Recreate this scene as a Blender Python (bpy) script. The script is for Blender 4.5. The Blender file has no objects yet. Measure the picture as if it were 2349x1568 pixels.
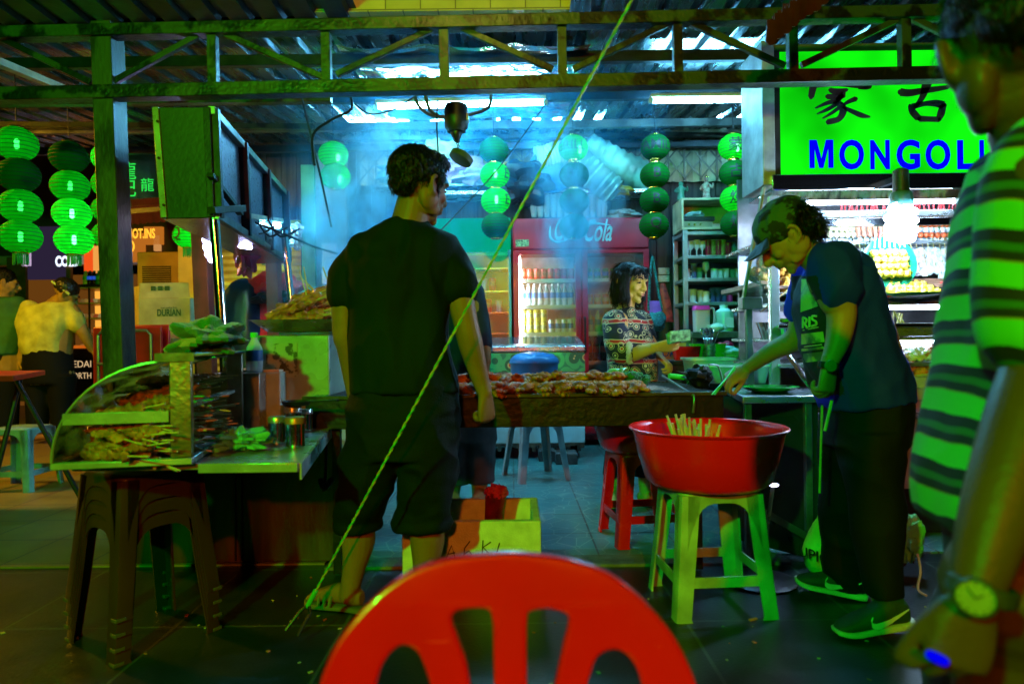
import bpy, bmesh, math, random
import numpy as np
from mathutils import Vector, Matrix, noise
random.seed(7)
S = bpy.context.scene
COL = S.collection
R = math.radians
# ---------------------------------------------------------------- camera
FW, FPX, HC, ROLL = 2349.0, 1566.0, 1.02, 0.012
CR, SR = math.cos(ROLL), math.sin(ROLL)
cd = bpy.data.cameras.new('camera'); cam = bpy.data.objects.new('camera', cd); COL.objects.link(cam)
cd.sensor_width = 36; cd.lens = 36 * FPX / FW; cd.clip_start = .05; cd.clip_end = 200
cam.matrix_world = Matrix(((CR, SR, 0, 0), (0, 0, -1, 0), (-SR, CR, 0, HC), (0, 0, 0, 1)))
cd.dof.use_dof = True; cd.dof.focus_distance = 3.7; cd.dof.aperture_fstop = 2.6
S.camera = cam
# ---------------------------------------------------------------- world: night
W = bpy.data.worlds.new('World'); S.world = W; W.use_nodes = True
wn = W.node_tree.nodes; bg = wn['Background']
sky = wn.new('ShaderNodeTexSky'); sky.sky_type = 'NISHITA'; sky.sun_disc = False
sky.sun_elevation = R(-6); sky.sun_rotation = R(180)
W.node_tree.links.new(sky.outputs[0], bg.inputs[0]); bg.inputs[1].default_value = .05
# ---------------------------------------------------------------- assumed lamps, all out of view, placed and tuned for the coloured light
def spot(name, loc, tgt, col, power, size, ang=120, blend=.6):
    l = bpy.data.lights.new(name, 'SPOT'); l.color = col; l.energy = power; l.shadow_soft_size = size
    l.spot_size = R(ang); l.spot_blend = blend
    o = bpy.data.objects.new(name, l); COL.objects.link(o); o.location = loc
    o.rotation_euler = (Vector(tgt) - Vector(loc)).to_track_quat('-Z', 'Y').to_euler()
    return o
spot('assumed_green_floodlight', (-1.7, -2.1, 2.55), (.1, 3.2, 1.1), (.012, 1, .02), 640, .07)  # assumed unseen source of the green light, position set for its casts
spot('assumed_orange_lamp', (-.05, -3.6, 2.45), (.45, 3.2, .8), (1, .20, .008), 420, .08, 62, .7)  # assumed unseen source of the orange light from the front
spot('assumed_shop_lamp', (-5.2, 4.6, 2.9), (-3.6, 5.6, .3), (1, .5, .02), 520, .2, 150)  # assumed unseen lamp, warms the paving and men at the far left
spot('assumed_fascia_lamp', (-.3, 1.9, 3.25), (0, 3.9, 3.1), (1, .75, .1), 35, .1, 90)  # assumed unseen lamp above, added to brighten the yellow brick strip
S.view_settings.view_transform = 'Standard'; S.view_settings.look = 'None'
S.view_settings.exposure = .3; S.view_settings.gamma = 1; S.view_settings.use_curve_mapping = False
cy = S.cycles
cy.use_denoising = True
try: cy.denoiser = 'OPENIMAGEDENOISE'
except Exception: pass
cy.max_bounces = 7; cy.diffuse_bounces = 3; cy.glossy_bounces = 3; cy.transmission_bounces = 5
cy.transparent_max_bounces = 12; cy.volume_bounces = 1; cy.volume_step_rate = 3; cy.volume_max_steps = 96
cy.caustics_reflective = False; cy.caustics_refractive = False; cy.sample_clamp_indirect = 4
# ---------------------------------------------------------------- geometry helpers
def P(px, py, d):
    u = px - 1174.5; v = py - 784.0
    return Vector(((u * CR - v * SR) * d / FPX, d, HC - (u * SR + v * CR) * d / FPX))
def XP(px, d): return (px - 1174.5) * d / FPX
def fd(px, py): return FPX * HC / ((px - 1174.5) * SR + (py - 784) * CR)
def floorp(px, py):
    d = fd(px, py); return P(px, py, d)
def cat(pts, k=5):
    """Catmull-Rom through a list of numpy rows"""
    a = [np.array(p, float) for p in pts]; out = []
    if len(a) < 3: return a
    for i in range(len(a) - 1):
        p0 = a[max(i-1, 0)]; p1 = a[i]; p2 = a[i+1]; p3 = a[min(i+2, len(a)-1)]
        for j in range(k):
            t = j / k
            out.append(.5*((2*p1)+(-p0+p2)*t+(2*p0-5*p1+4*p2-p3)*t*t+(-p0+3*p1-3*p2+p3)*t**3))
    out.append(a[-1]); return out
class MB:
    def __init__(s): s.v = []; s.f = []; s.m = []; s.mi = 0
    def mat(s, i): s.mi = i; return s
    def add(s, vs, fs):
        o = len(s.v); s.v += [tuple(x) for x in vs]
        for f in fs: s.f.append(tuple(o+i for i in f)); s.m.append(s.mi)
        return s
    def box(s, x0, x1, y0, y1, z0, z1, rz=0, c=None):
        vs = [Vector((x, y, z)) for x in (x0, x1) for y in (y0, y1) for z in (z0, z1)]
        if rz:
            c = Vector(c or ((x0+x1)/2, (y0+y1)/2, 0)); q = Matrix.Rotation(rz, 3, 'Z')
            vs = [q @ (v-c) + c for v in vs]
        return s.add(vs, [(0,1,3,2),(4,6,7,5),(0,4,5,1),(2,3,7,6),(0,2,6,4),(1,5,7,3)])
    def cbox(s, c, e, M=None):
        M = M or Matrix.Identity(3); c = Vector(c)
        vs = [c + M @ Vector((x*e[0]/2, y*e[1]/2, z*e[2]/2)) for x in (-1,1) for y in (-1,1) for z in (-1,1)]
        return s.add(vs, [(0,1,3,2),(4,6,7,5),(0,4,5,1),(2,3,7,6),(0,2,6,4),(1,5,7,3)])
    def bar(s, p0, p1, w, h, up=(0,0,1)):
        p0 = Vector(p0); p1 = Vector(p1); t = (p1-p0); L = t.length; t.normalize(); up = Vector(up)
        if abs(t.dot(up)) > .98: up = Vector((0,1,0))
        x = t.cross(up).normalized(); z = x.cross(t)
        return s.cbox((p0+p1)/2, (w, L, h), Matrix((x, t, z)).transposed())
    def tube(s, pts, r, n=8, cap=True, sm=0):
        pts = [Vector(p) for p in pts]
        rr = list(r) if hasattr(r, '__len__') else [r]*len(pts)
        if sm and len(pts) > 2:
            q = cat([list(p)+[a] for p, a in zip(pts, rr)], sm); pts = [Vector(x[:3]) for x in q]; rr = [max(x[3], 1e-4) for x in q]
        T = [(pts[min(i+1, len(pts)-1)]-pts[max(i-1, 0)]).normalized() for i in range(len(pts))]
        x = T[0].orthogonal().normalized(); vs = []; fs = []
        for i, p in enumerate(pts):
            x = (x - T[i]*x.dot(T[i])).normalized(); y = T[i].cross(x)
            for k in range(n):
                a = 2*math.pi*k/n; vs.append(p + (x*math.cos(a)+y*math.sin(a))*rr[i])
        for i in range(len(pts)-1):
            for k in range(n): fs.append((i*n+k, i*n+(k+1)%n, (i+1)*n+(k+1)%n, (i+1)*n+k))
        if cap: fs.append(tuple(range(n))[::-1]); fs.append(tuple((len(pts)-1)*n+k for k in range(n)))
        return s.add(vs, fs)
    def loft(s, rings, n=20, k=4, ex=2.0, cap=True):
        """rings: (centre, side half-axis, front half-axis)"""
        rows = [list(c)+list(a)+list(b) for c, a, b in rings]
        rows = cat(rows, k) if k > 1 else [np.array(x, float) for x in rows]
        vs = []; fs = []
        for q in rows:
            for i in range(n):
                a = 2*math.pi*i/n; c, d = math.cos(a), math.sin(a)
                c = math.copysign(abs(c)**(2/ex), c); d = math.copysign(abs(d)**(2/ex), d)
                vs.append(tuple(q[:3]+q[3:6]*c+q[6:9]*d))
        m = len(rows)
        for i in range(m-1):
            for j in range(n): fs.append((i*n+j, i*n+(j+1)%n, (i+1)*n+(j+1)%n, (i+1)*n+j))
        if cap: fs.append(tuple(range(n))[::-1]); fs.append(tuple((m-1)*n+j for j in range(n)))
        return s.add(vs, fs)
    def limb(s, pts, rad, n=14, k=4):
        """round-ended tapered limb"""
        pts = [Vector(p) for p in pts]; a = pts[0]; b = pts[-1]
        t0 = (pts[1]-a).normalized(); t1 = (b-pts[-2]).normalized(); r0 = rad[0]; r1 = rad[-1]
        q = [list(p)+[r] for p, r in zip(pts, rad)]
        q = cat(q, k)
        P_ = [a-t0*r0*.95, a-t0*r0*.7, a-t0*r0*.35]+[Vector(x[:3]) for x in q]+[b+t1*r1*.35, b+t1*r1*.7, b+t1*r1*.95]
        R_ = [r0*.3, r0*.7, r0*.93]+[x[3] for x in q]+[r1*.93, r1*.7, r1*.3]
        return s.tube(P_, R_, n)
    def ell(s, c, r, M=None, n=16, m=10):
        M = M or Matrix.Identity(3); c = Vector(c); vs = [c+M@Vector((0,0,-r[2]))]; fs = []
        for i in range(1, m):
            a = math.pi*i/m
            for k in range(n):
                b = 2*math.pi*k/n
                vs.append(c+M@Vector((r[0]*math.sin(a)*math.cos(b), r[1]*math.sin(a)*math.sin(b), -r[2]*math.cos(a))))
        vs.append(c+M@Vector((0,0,r[2])))
        for k in range(n): fs.append((0, 1+(k+1)%n, 1+k)); fs.append((len(vs)-1, 1+(m-2)*n+k, 1+(m-2)*n+(k+1)%n))
        for i in range(m-2):
            for k in range(n): fs.append((1+i*n+k, 1+i*n+(k+1)%n, 1+(i+1)*n+(k+1)%n, 1+(i+1)*n+k))
        return s.add(vs, fs)
    def lathe(s, prof, c=(0,0,0), n=24, M=None, sx=1, sy=1, cap=False):
        M = M or Matrix.Identity(3); c = Vector(c); vs = []; fs = []
        for r, z in prof:
            for k in range(n):
                a = 2*math.pi*k/n; vs.append(c+M@Vector((r*sx*math.cos(a), r*sy*math.sin(a), z)))
        for i in range(len(prof)-1):
            for k in range(n): fs.append((i*n+k, i*n+(k+1)%n, (i+1)*n+(k+1)%n, (i+1)*n+k))
        if cap: fs.append(tuple(range(n))[::-1]); fs.append(tuple((len(prof)-1)*n+k for k in range(n)))
        return s.add(vs, fs)
    def prism(s, poly, o, ux, uy, th):
        """flat polygon in the ux,uy plane at o, thickened along the normal by th"""
        o = Vector(o); ux = Vector(ux); uy = Vector(uy); nn = ux.cross(uy).normalized()*th; n = len(poly)
        a = [o+ux*x+uy*y for x, y in poly]
        return s.add(a+[p+nn for p in a], [tuple(range(n))[::-1], tuple(range(n, 2*n))]+[(i, (i+1)%n, n+(i+1)%n, n+i) for i in range(n)])
    def quad(s, a, b, c, d): return s.add([a,b,c,d], [(0,1,2,3)])
    def blob(s, c, r, rough=.3, sc=3, seed=0, n=12, m=8, M=None):
        M = M or Matrix.Identity(3); c = Vector(c); vs = []; fs = []; o = Vector((seed*7.3, seed*3.1, seed*1.7))
        def pt(a, b):
            d = Vector((math.sin(a)*math.cos(b), math.sin(a)*math.sin(b), -math.cos(a)))
            k = 1+rough*noise.noise(d*sc+o)*1.6
            return c+M@Vector((d.x*r[0]*k, d.y*r[1]*k, d.z*r[2]*k))
        vs = [pt(0, 0)]
        for i in range(1, m):
            for k in range(n): vs.append(pt(math.pi*i/m, 2*math.pi*k/n))
        vs.append(pt(math.pi, 0))
        for k in range(n): fs.append((0, 1+(k+1)%n, 1+k)); fs.append((len(vs)-1, 1+(m-2)*n+k, 1+(m-2)*n+(k+1)%n))
        for i in range(m-2):
            for k in range(n): fs.append((1+i*n+k, 1+i*n+(k+1)%n, 1+(i+1)*n+(k+1)%n, 1+(i+1)*n+k))
        return s.add(vs, fs)
    def mesh(s, name='m'):
        me = bpy.data.meshes.new(name); me.from_pydata(s.v, [], s.f); me.polygons.foreach_set('material_index', s.m)
        me.update(); return me
    def build(s, name, mats, parent=None, smooth=35, bevel=0, bseg=2):
        return link(name, s.mesh(name), mats, parent, smooth, bevel, bseg)
def fixn(me):
    b = bmesh.new(); b.from_mesh(me); bmesh.ops.recalc_face_normals(b, faces=b.faces); b.to_mesh(me); b.free()
def link(name, me, mats, parent=None, smooth=35, bevel=0, bseg=2):
    fixn(me)
    if not isinstance(mats, (list, tuple)): mats = [mats]
    mi_ = np.zeros(len(me.polygons), np.int32); me.polygons.foreach_get('material_index', mi_); me.materials.clear()
    for m in mats: me.materials.append(m)
    me.polygons.foreach_set('material_index', mi_)
    if smooth: me.shade_smooth(); me.set_sharp_from_angle(angle=R(smooth))
    o = bpy.data.objects.new(name, me); COL.objects.link(o)
    if parent is not None: adopt(o, parent)
    if bevel:
        b = o.modifiers.new('edge', 'BEVEL'); b.width = bevel; b.segments = bseg; b.limit_method = 'ANGLE'; b.angle_limit = R(40)
    return o
WM = {}
def wm(o):
    m = Matrix.LocRotScale(o.location, o.rotation_euler, o.scale)
    return (wm(o.parent) @ o.matrix_parent_inverse @ m) if o.parent else m
def adopt(o, p):
    o.parent = p; o.matrix_parent_inverse = wm(p).inverted()
def thing(name, label, c, loc=(0,0,0), group=None):
    o = bpy.data.objects.new(name, None); COL.objects.link(o); o.location = loc; o.empty_display_size = .1
    o['label'] = label; o['category'] = c
    if group: o['group'] = group
    return o
def tag(o, label, c, group=None, kind=None):
    if label: o['label'] = label
    if c: o['category'] = c
    if group: o['group'] = group
    if kind: o['kind'] = kind
    return o
def struct(o): o['kind'] = 'structure'; return o
def stuff(o, label, c): o['kind'] = 'stuff'; o['label'] = label; o['category'] = c; return o
def dup(root, loc=None, rot=None, label=None, group=None, scale=None):
    r = root.copy(); COL.objects.link(r)
    if loc is not None: r.location = loc
    if rot is not None: r.rotation_euler = rot
    if scale is not None: r.scale = (scale,)*3 if not hasattr(scale, '__len__') else scale
    if label: r['label'] = label
    if group: r['group'] = group
    for ch in list(root.children):
        c = ch.copy(); COL.objects.link(c); c.parent = r; c.matrix_parent_inverse = ch.matrix_parent_inverse.copy()
        for g in list(ch.children):
            d = g.copy(); COL.objects.link(d); d.parent = c; d.matrix_parent_inverse = g.matrix_parent_inverse.copy()
    return r
def remesh(mb, voxel=.006, it=6, fac=.5, fold=None):
    me = mb.mesh('tmp'); fixn(me)
    o = bpy.data.objects.new('tmp', me); COL.objects.link(o)
    m = o.modifiers.new('r', 'REMESH'); m.mode = 'VOXEL'; m.voxel_size = voxel
    if it:
        m = o.modifiers.new('s', 'SMOOTH'); m.iterations = it; m.factor = fac
    bpy.context.view_layer.update()
    dg = bpy.context.evaluated_depsgraph_get()
    out = bpy.data.meshes.new_from_object(o.evaluated_get(dg))
    bpy.data.objects.remove(o); bpy.data.meshes.remove(me)
    if fold: folds(out, *fold)
    return out
def folds(me, amp, sc, seed=0, power=1.0):
    """displace along the normal with ridged noise; sc = frequencies along x, y, z"""
    n = len(me.vertices); co = np.empty(n*3); me.vertices.foreach_get('co', co); co = co.reshape(-1, 3)
    no = np.empty(n*3); me.vertices.foreach_get('normal', no); no = no.reshape(-1, 3)
    out = co.copy(); o = Vector((seed*3.7, seed*5.1, seed*2.3))
    for i in range(n):
        p = Vector((co[i,0]*sc[0], co[i,1]*sc[1], co[i,2]*sc[2]))+o
        a = noise.noise(p); b = noise.noise(p*2.3+Vector((9,4,a*1.5)))
        out[i] += no[i]*amp*((1-abs(a)*3)*.7+b*.6)
    me.vertices.foreach_set('co', out.ravel()); me.update()
# ---------------------------------------------------------------- materials
_M = {}
def pm(name, col, rough=.5, metal=0, var=.25, scale=8, bump=.15, bsc=60, col2=None, emit=None, es=0, trans=0, alpha=1, coat=0, spec=.5, stretch=None, thr=None, ior=1.45, sheen=0, rvar=0):
    if name in _M: return _M[name]
    m = bpy.data.materials.new(name); m.use_nodes = True; nt = m.node_tree; N = nt.nodes; L = nt.links
    b = N['Principled BSDF']; tc = N.new('ShaderNodeTexCoord'); mp = N.new('ShaderNodeMapping')
    L.new(tc.outputs['Object'], mp.inputs[0])
    if stretch: mp.inputs['Scale'].default_value = stretch
    nz = N.new('ShaderNodeTexNoise'); nz.inputs['Scale'].default_value = scale; nz.inputs['Detail'].default_value = 6
    L.new(mp.outputs[0], nz.inputs[0])
    rp = N.new('ShaderNodeValToRGB')
    c2 = col2 or tuple(max(0, x*(1-var*1.6)) for x in col); c1 = col if col2 else tuple(min(1, x*(1+var*.6)) for x in col)
    t = thr or (.32, .68)
    rp.color_ramp.elements[0].position = t[0]; rp.color_ramp.elements[1].position = t[1]
    rp.color_ramp.elements[0].color = (*c2, 1); rp.color_ramp.elements[1].color = (*c1, 1)
    L.new(nz.outputs[0], rp.inputs[0]); L.new(rp.outputs[0], b.inputs['Base Color'])
    b.inputs['Roughness'].default_value = rough; b.inputs['Metallic'].default_value = metal
    b.inputs['Transmission Weight'].default_value = trans; b.inputs['Alpha'].default_value = alpha
    b.inputs['Coat Weight'].default_value = coat; b.inputs['Specular IOR Level'].default_value = spec
    b.inputs['IOR'].default_value = ior; b.inputs['Sheen Weight'].default_value = sheen
    if rvar:
        mr = N.new('ShaderNodeMapRange'); mr.inputs[3].default_value = max(0, rough-rvar); mr.inputs[4].default_value = min(1, rough+rvar)
        n3 = N.new('ShaderNodeTexNoise'); n3.inputs['Scale'].default_value = scale*2.3; L.new(mp.outputs[0], n3.inputs[0])
        L.new(n3.outputs[0], mr.inputs[0]); L.new(mr.outputs[0], b.inputs['Roughness'])
    if emit: b.inputs['Emission Color'].default_value = (*emit, 1); b.inputs['Emission Strength'].default_value = es
    if bump:
        n2 = N.new('ShaderNodeTexNoise'); n2.inputs['Scale'].default_value = bsc; n2.inputs['Detail'].default_value = 4
        L.new(mp.outputs[0], n2.inputs[0])
        bp = N.new('ShaderNodeBump'); bp.inputs['Strength'].default_value = bump; bp.inputs['Distance'].default_value = .01
        L.new(n2.outputs[0], bp.inputs['Height']); L.new(bp.outputs[0], b.inputs['Normal'])
    _M[name] = m; return m
def em(name, col, st):
    if name in _M: return _M[name]
    m = bpy.data.materials.new(name); m.use_nodes = True; N = m.node_tree.nodes; N.clear()
    e = N.new('ShaderNodeEmission'); e.inputs[0].default_value = (*col, 1); e.inputs[1].default_value = st
    o = N.new('ShaderNodeOutputMaterial'); m.node_tree.links.new(e.outputs[0], o.inputs[0]); _M[name] = m; return m
def glassy(name, col=(.9,1,.95), rough=.05, k=.25, dirt=0):
    """thin clear sheet: mostly see-through with a glossy reflection, optional streaks of dirt"""
    if name in _M: return _M[name]
    m = bpy.data.materials.new(name); m.use_nodes = True; nt = m.node_tree; N = nt.nodes; L = nt.links; N.clear()
    t = N.new('ShaderNodeBsdfTransparent'); t.inputs[0].default_value = (*col, 1)
    g = N.new('ShaderNodeBsdfGlossy'); g.inputs['Roughness'].default_value = rough
    fr = N.new('ShaderNodeFresnel'); fr.inputs[0].default_value = 1.5
    mul = N.new('ShaderNodeMath'); mul.operation = 'MULTIPLY_ADD'; mul.inputs[1].default_value = 1; mul.inputs[2].default_value = k*.2
    L.new(fr.outputs[0], mul.inputs[0]); mx = N.new('ShaderNodeMixShader')
    L.new(mul.outputs[0], mx.inputs[0]); L.new(t.outputs[0], mx.inputs[1]); L.new(g.outputs[0], mx.inputs[2])
    o = N.new('ShaderNodeOutputMaterial'); last = mx
    if dirt:
        d = N.new('ShaderNodeBsdfDiffuse'); d.inputs[0].default_value = (.6,.6,.5,1)
        tl = N.new('ShaderNodeBsdfTranslucent'); tl.inputs[0].default_value = (.6,.6,.5,1); ad = N.new('ShaderNodeMixShader'); ad.inputs[0].default_value = .5
        L.new(d.outputs[0], ad.inputs[1]); L.new(tl.outputs[0], ad.inputs[2])
        tc = N.new('ShaderNodeTexCoord'); mp = N.new('ShaderNodeMapping'); mp.inputs['Scale'].default_value = (7, 1.2, 2.5); mp.inputs['Rotation'].default_value = (0, .7, 0)
        nz = N.new('ShaderNodeTexNoise'); nz.inputs['Scale'].default_value = 4; nz.inputs['Detail'].default_value = 5
        L.new(tc.outputs['Object'], mp.inputs[0]); L.new(mp.outputs[0], nz.inputs[0])
        mr = N.new('ShaderNodeMapRange'); mr.inputs[1].default_value = .42; mr.inputs[2].default_value = .72; mr.inputs[4].default_value = dirt
        L.new(nz.outputs[0], mr.inputs[0]); m2 = N.new('ShaderNodeMixShader')
        L.new(mr.outputs[0], m2.inputs[0]); L.new(mx.outputs[0], m2.inputs[1]); L.new(ad.outputs[0], m2.inputs[2]); last = m2
    L.new(last.outputs[0], o.inputs[0]); _M[name] = m; return m
def tiles(name, c1, c2, mortar, size, msize, rough=.4, bump=.3, crack=None, var=.5, metal=0):
    if name in _M: return _M[name]
    m = bpy.data.materials.new(name); m.use_nodes = True; nt = m.node_tree; N = nt.nodes; L = nt.links; b = N['Principled BSDF']
    tc = N.new('ShaderNodeTexCoord'); br = N.new('ShaderNodeTexBrick'); br.offset = 0; br.squash = 1
    br.inputs['Scale'].default_value = 1; br.inputs['Brick Width'].default_value = size; br.inputs['Row Height'].default_value = size
    br.inputs['Mortar Size'].default_value = msize; br.inputs['Color1'].default_value = (*c1, 1); br.inputs['Color2'].default_value = (*c2, 1); br.inputs['Mortar'].default_value = (*mortar, 1)
    L.new(tc.outputs['Object'], br.inputs[0])
    nz = N.new('ShaderNodeTexNoise'); nz.inputs['Scale'].default_value = 3.5; nz.inputs['Detail'].default_value = 9; nz.inputs['Roughness'].default_value = .65
    L.new(tc.outputs['Object'], nz.inputs[0])
    mx = N.new('ShaderNodeMix'); mx.data_type = 'RGBA'; mx.blend_type = 'MULTIPLY'; mx.inputs[0].default_value = var
    L.new(br.outputs[0], mx.inputs[6]); rp = N.new('ShaderNodeValToRGB'); rp.color_ramp.elements[0].position = .3; rp.color_ramp.elements[1].position = .7
    rp.color_ramp.elements[0].color = (.25,.25,.25,1); rp.color_ramp.elements[1].color = (1.2,1.2,1.2,1)
    L.new(nz.outputs[0], rp.inputs[0]); L.new(rp.outputs[0], mx.inputs[7]); last = mx.outputs[2]
    if crack:
        vo = N.new('ShaderNodeTexVoronoi'); vo.feature = 'DISTANCE_TO_EDGE'; vo.inputs['Scale'].default_value = 9
        L.new(tc.outputs['Object'], vo.inputs[0]); mr = N.new('ShaderNodeMapRange'); mr.inputs[1].default_value = 0; mr.inputs[2].default_value = .035; mr.inputs[3].default_value = .75; mr.inputs[4].default_value = 0
        L.new(vo.outputs['Distance'], mr.inputs[0]); m2 = N.new('ShaderNodeMix'); m2.data_type = 'RGBA'
        L.new(mr.outputs[0], m2.inputs[0]); L.new(last, m2.inputs[6]); m2.inputs[7].default_value = (*crack, 1); last = m2.outputs[2]
    L.new(last, b.inputs['Base Color'])
    mr = N.new('ShaderNodeMapRange'); mr.inputs[3].default_value = rough-.12; mr.inputs[4].default_value = rough+.2
    L.new(nz.outputs[0], mr.inputs[0]); L.new(mr.outputs[0], b.inputs['Roughness']); b.inputs['Metallic'].default_value = metal
    n2 = N.new('ShaderNodeTexNoise'); n2.inputs['Scale'].default_value = 90; L.new(tc.outputs['Object'], n2.inputs[0])
    ad = N.new('ShaderNodeMath'); ad.operation = 'MULTIPLY_ADD'; ad.inputs[1].default_value = -1; L.new(br.outputs['Fac'], ad.inputs[0]); 
    sc = N.new('ShaderNodeMath'); sc.operation = 'MULTIPLY'; sc.inputs[1].default_value = .35; L.new(n2.outputs[0], sc.inputs[0]); L.new(sc.outputs[0], ad.inputs[2])
    bp = N.new('ShaderNodeBump'); bp.inputs['Strength'].default_value = bump; bp.inputs['Distance'].default_value = .006
    L.new(ad.outputs[0], bp.inputs['Height']); L.new(bp.outputs[0], b.inputs['Normal']); _M[name] = m; return m
steel = pm('brushed_steel', (.5,.52,.52), .28, .75, .2, 5, .06, 120, rvar=.12, stretch=(1,1,4))
steel_d = pm('greasy_steel', (.2,.21,.19), .35, .55, .4, 6, .1, 60, rvar=.18)
chrome = pm('chrome', (.8,.8,.82), .12, 1, .08, 6, .03, 40)
paint_g = pm('chipped_beam_paint', (.035,.055,.018), .4, 0, .2, 6, .4, 50, col2=(.003,.003,.002), thr=(.47,.52), rvar=.15)
black = pm('black_plastic', (.012,.012,.013), .35, 0, .2, 8, .05)
dark = pm('dark_metal', (.03,.03,.032), .42, .5, .4, 10, .15)
redpl = pm('red_plastic', (.8,.006,.004), .25, 0, .12, 5, .04, 30, rvar=.08)
white = pm('white_plastic', (.75,.76,.74), .4, 0, .1, 6, .05)
wood = pm('dark_wood', (.13,.08,.05), .6, 0, .4, 4, .25, 30, stretch=(6,1,.6))
bamboo = pm('bamboo_stick', (.62,.45,.18), .55, 0, .25, 40, .1)
gold = pm('gold_foil', (.9,.6,.08), .25, 1, .2, 40, .2)
def textmesh(s, size, ext=.001, bold=0, align='CENTER', shear=0, spacing=1.0):
    c = bpy.data.curves.new('t', 'FONT'); c.body = s; c.size = size; c.extrude = ext; c.align_x = align; c.offset = bold; c.shear = shear
    c.space_character = spacing; c.resolution_u = 4
    o = bpy.data.objects.new('t', c); COL.objects.link(o); bpy.context.view_layer.update()
    me = bpy.data.meshes.new_from_object(o.evaluated_get(bpy.context.evaluated_depsgraph_get()))
    bpy.data.objects.remove(o); return me
def text(name, s, loc, size, mat, parent, ux=(1,0,0), uy=(0,0,1), ext=.001, bold=0, align='CENTER', shear=0, spacing=1.0, width=None):
    me = textmesh(s, size, ext, bold, align, shear, spacing)
    ux = Vector(ux).normalized(); uy = Vector(uy).normalized(); n = ux.cross(uy)
    if width:
        xs = [v.co.x for v in me.vertices]; w = max(xs)-min(xs)
        if w > 0:
            me.transform(Matrix.Diagonal((width/w, 1, 1, 1)))
    me.transform(Matrix.Translation(Vector(loc)) @ Matrix((ux, uy, n)).transposed().to_4x4())
    return link(name, me, mat, parent, smooth=0)
# ================================================================ SETTING
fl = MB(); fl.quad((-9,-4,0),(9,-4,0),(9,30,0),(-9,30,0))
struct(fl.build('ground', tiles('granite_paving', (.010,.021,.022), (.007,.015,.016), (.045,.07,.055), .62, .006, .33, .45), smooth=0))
a = MB(); a.box(-.86, 3.2, 3.22, 9, -.05, .008)
struct(a.build('stall_floor', tiles('pale_crackle_tile', (.07,.22,.20), (.055,.19,.175), (.05,.035,.025), .40, .005, .3, .2, crack=(.26,.36,.26), var=.55), smooth=0))
a = MB(); a.box(-9, -.88, 3.16, 9.8, -.05, .008)
struct(a.build('pavement', tiles('tan_paving_tile', (.27,.2,.04), (.23,.17,.035), (.09,.07,.05), .40, .006, .4, .3, var=.6), smooth=0))
a = MB(); a.box(-.86, 1.25, 3.08, 3.22, -.05, .014)
struct(a.build('floor_kerb', pm('concrete_kerb', (.16,.17,.15), .7, 0, .4, 12, .4), smooth=0, bevel=.004))
# roof: corrugated sheets on purlins
def roof(name, x0, x1, y0, y1, z0, z1, m, pitch=.19, h=.03):
    r = MB(); xs = []
    x = x0
    while x < x1:
        xs += [(x, 0), (x+pitch*.62, 0), (x+pitch*.7, h), (x+pitch*.92, h)]; x += pitch
    n = len(xs); rows = 8; vs = []
    for j in range(rows+1):
        t = j/rows
        for q, hh in xs: vs.append((q, y0+(y1-y0)*t, z0+(z1-z0)*t+hh))
    r.add(vs, [(j*n+i, j*n+i+1, (j+1)*n+i+1, (j+1)*n+i) for j in range(rows) for i in range(n-1)])
    return struct(r.build(name, m, smooth=0))
roofm = pm('roof_sheet', (.15,.18,.19), .28, .8, .45, 3, .5, 9, rvar=.15, stretch=(3,.5,1))
roof('roof', -7.5, 5.5, 4.0, 7.6, 2.86, 3.2, roofm)
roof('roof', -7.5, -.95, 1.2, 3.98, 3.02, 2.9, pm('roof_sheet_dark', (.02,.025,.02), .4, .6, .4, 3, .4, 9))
roof('roof', .35, 5.5, 1.2, 3.98, 3.02, 2.9, roofm)
# crumpled foil insulation under the middle of the roof
f = MB(); nx, ny = 46, 46; vs = []
for j in range(ny+1):
    for i in range(nx+1):
        x = -1.05+1.55*i/nx; y = 4.15+1.9*j/ny
        z = 2.82+(y-4)*.094+.02*noise.noise(Vector((x*3, y*11, 1)))+.014*noise.noise(Vector((x*9, y*26, 5)))-.02*abs(math.sin(x*6))
        vs.append((x, y, z))
f.add(vs, [(j*(nx+1)+i, j*(nx+1)+i+1, (j+1)*(nx+1)+i+1, (j+1)*(nx+1)+i) for j in range(ny) for i in range(nx)])
foil = f.build('foil_insulation', pm('foil', (.85,.88,.9), .16, 1, .1, 9, .35, 26), smooth=0)
tag(foil, 'crumpled silver foil lining under the middle of the corrugated roof', 'insulation')
pw = MB
for i, (y, z, t, lab) in enumerate([(4.35, 2.84, .05, 'roof purlin nearest the front truss, just behind the foil edge'), (5.2, 2.9, .05, 'roof purlin crossing the middle of the foil lining'),
                      (6.1, 2.97, .06, 'roof purlin above the row of far ceiling tubes'), (7.0, 3.04, .06, 'rearmost roof purlin above the folding gate')]):
    o = MB().box(-7.4, 5.4, y-t/2, y+t/2, z-.05, z+.02).build('roof_beam', dark if i != 2 else steel_d, bevel=.004)
    tag(o, lab, 'roof beam', 'beams across the shed roof')
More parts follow.
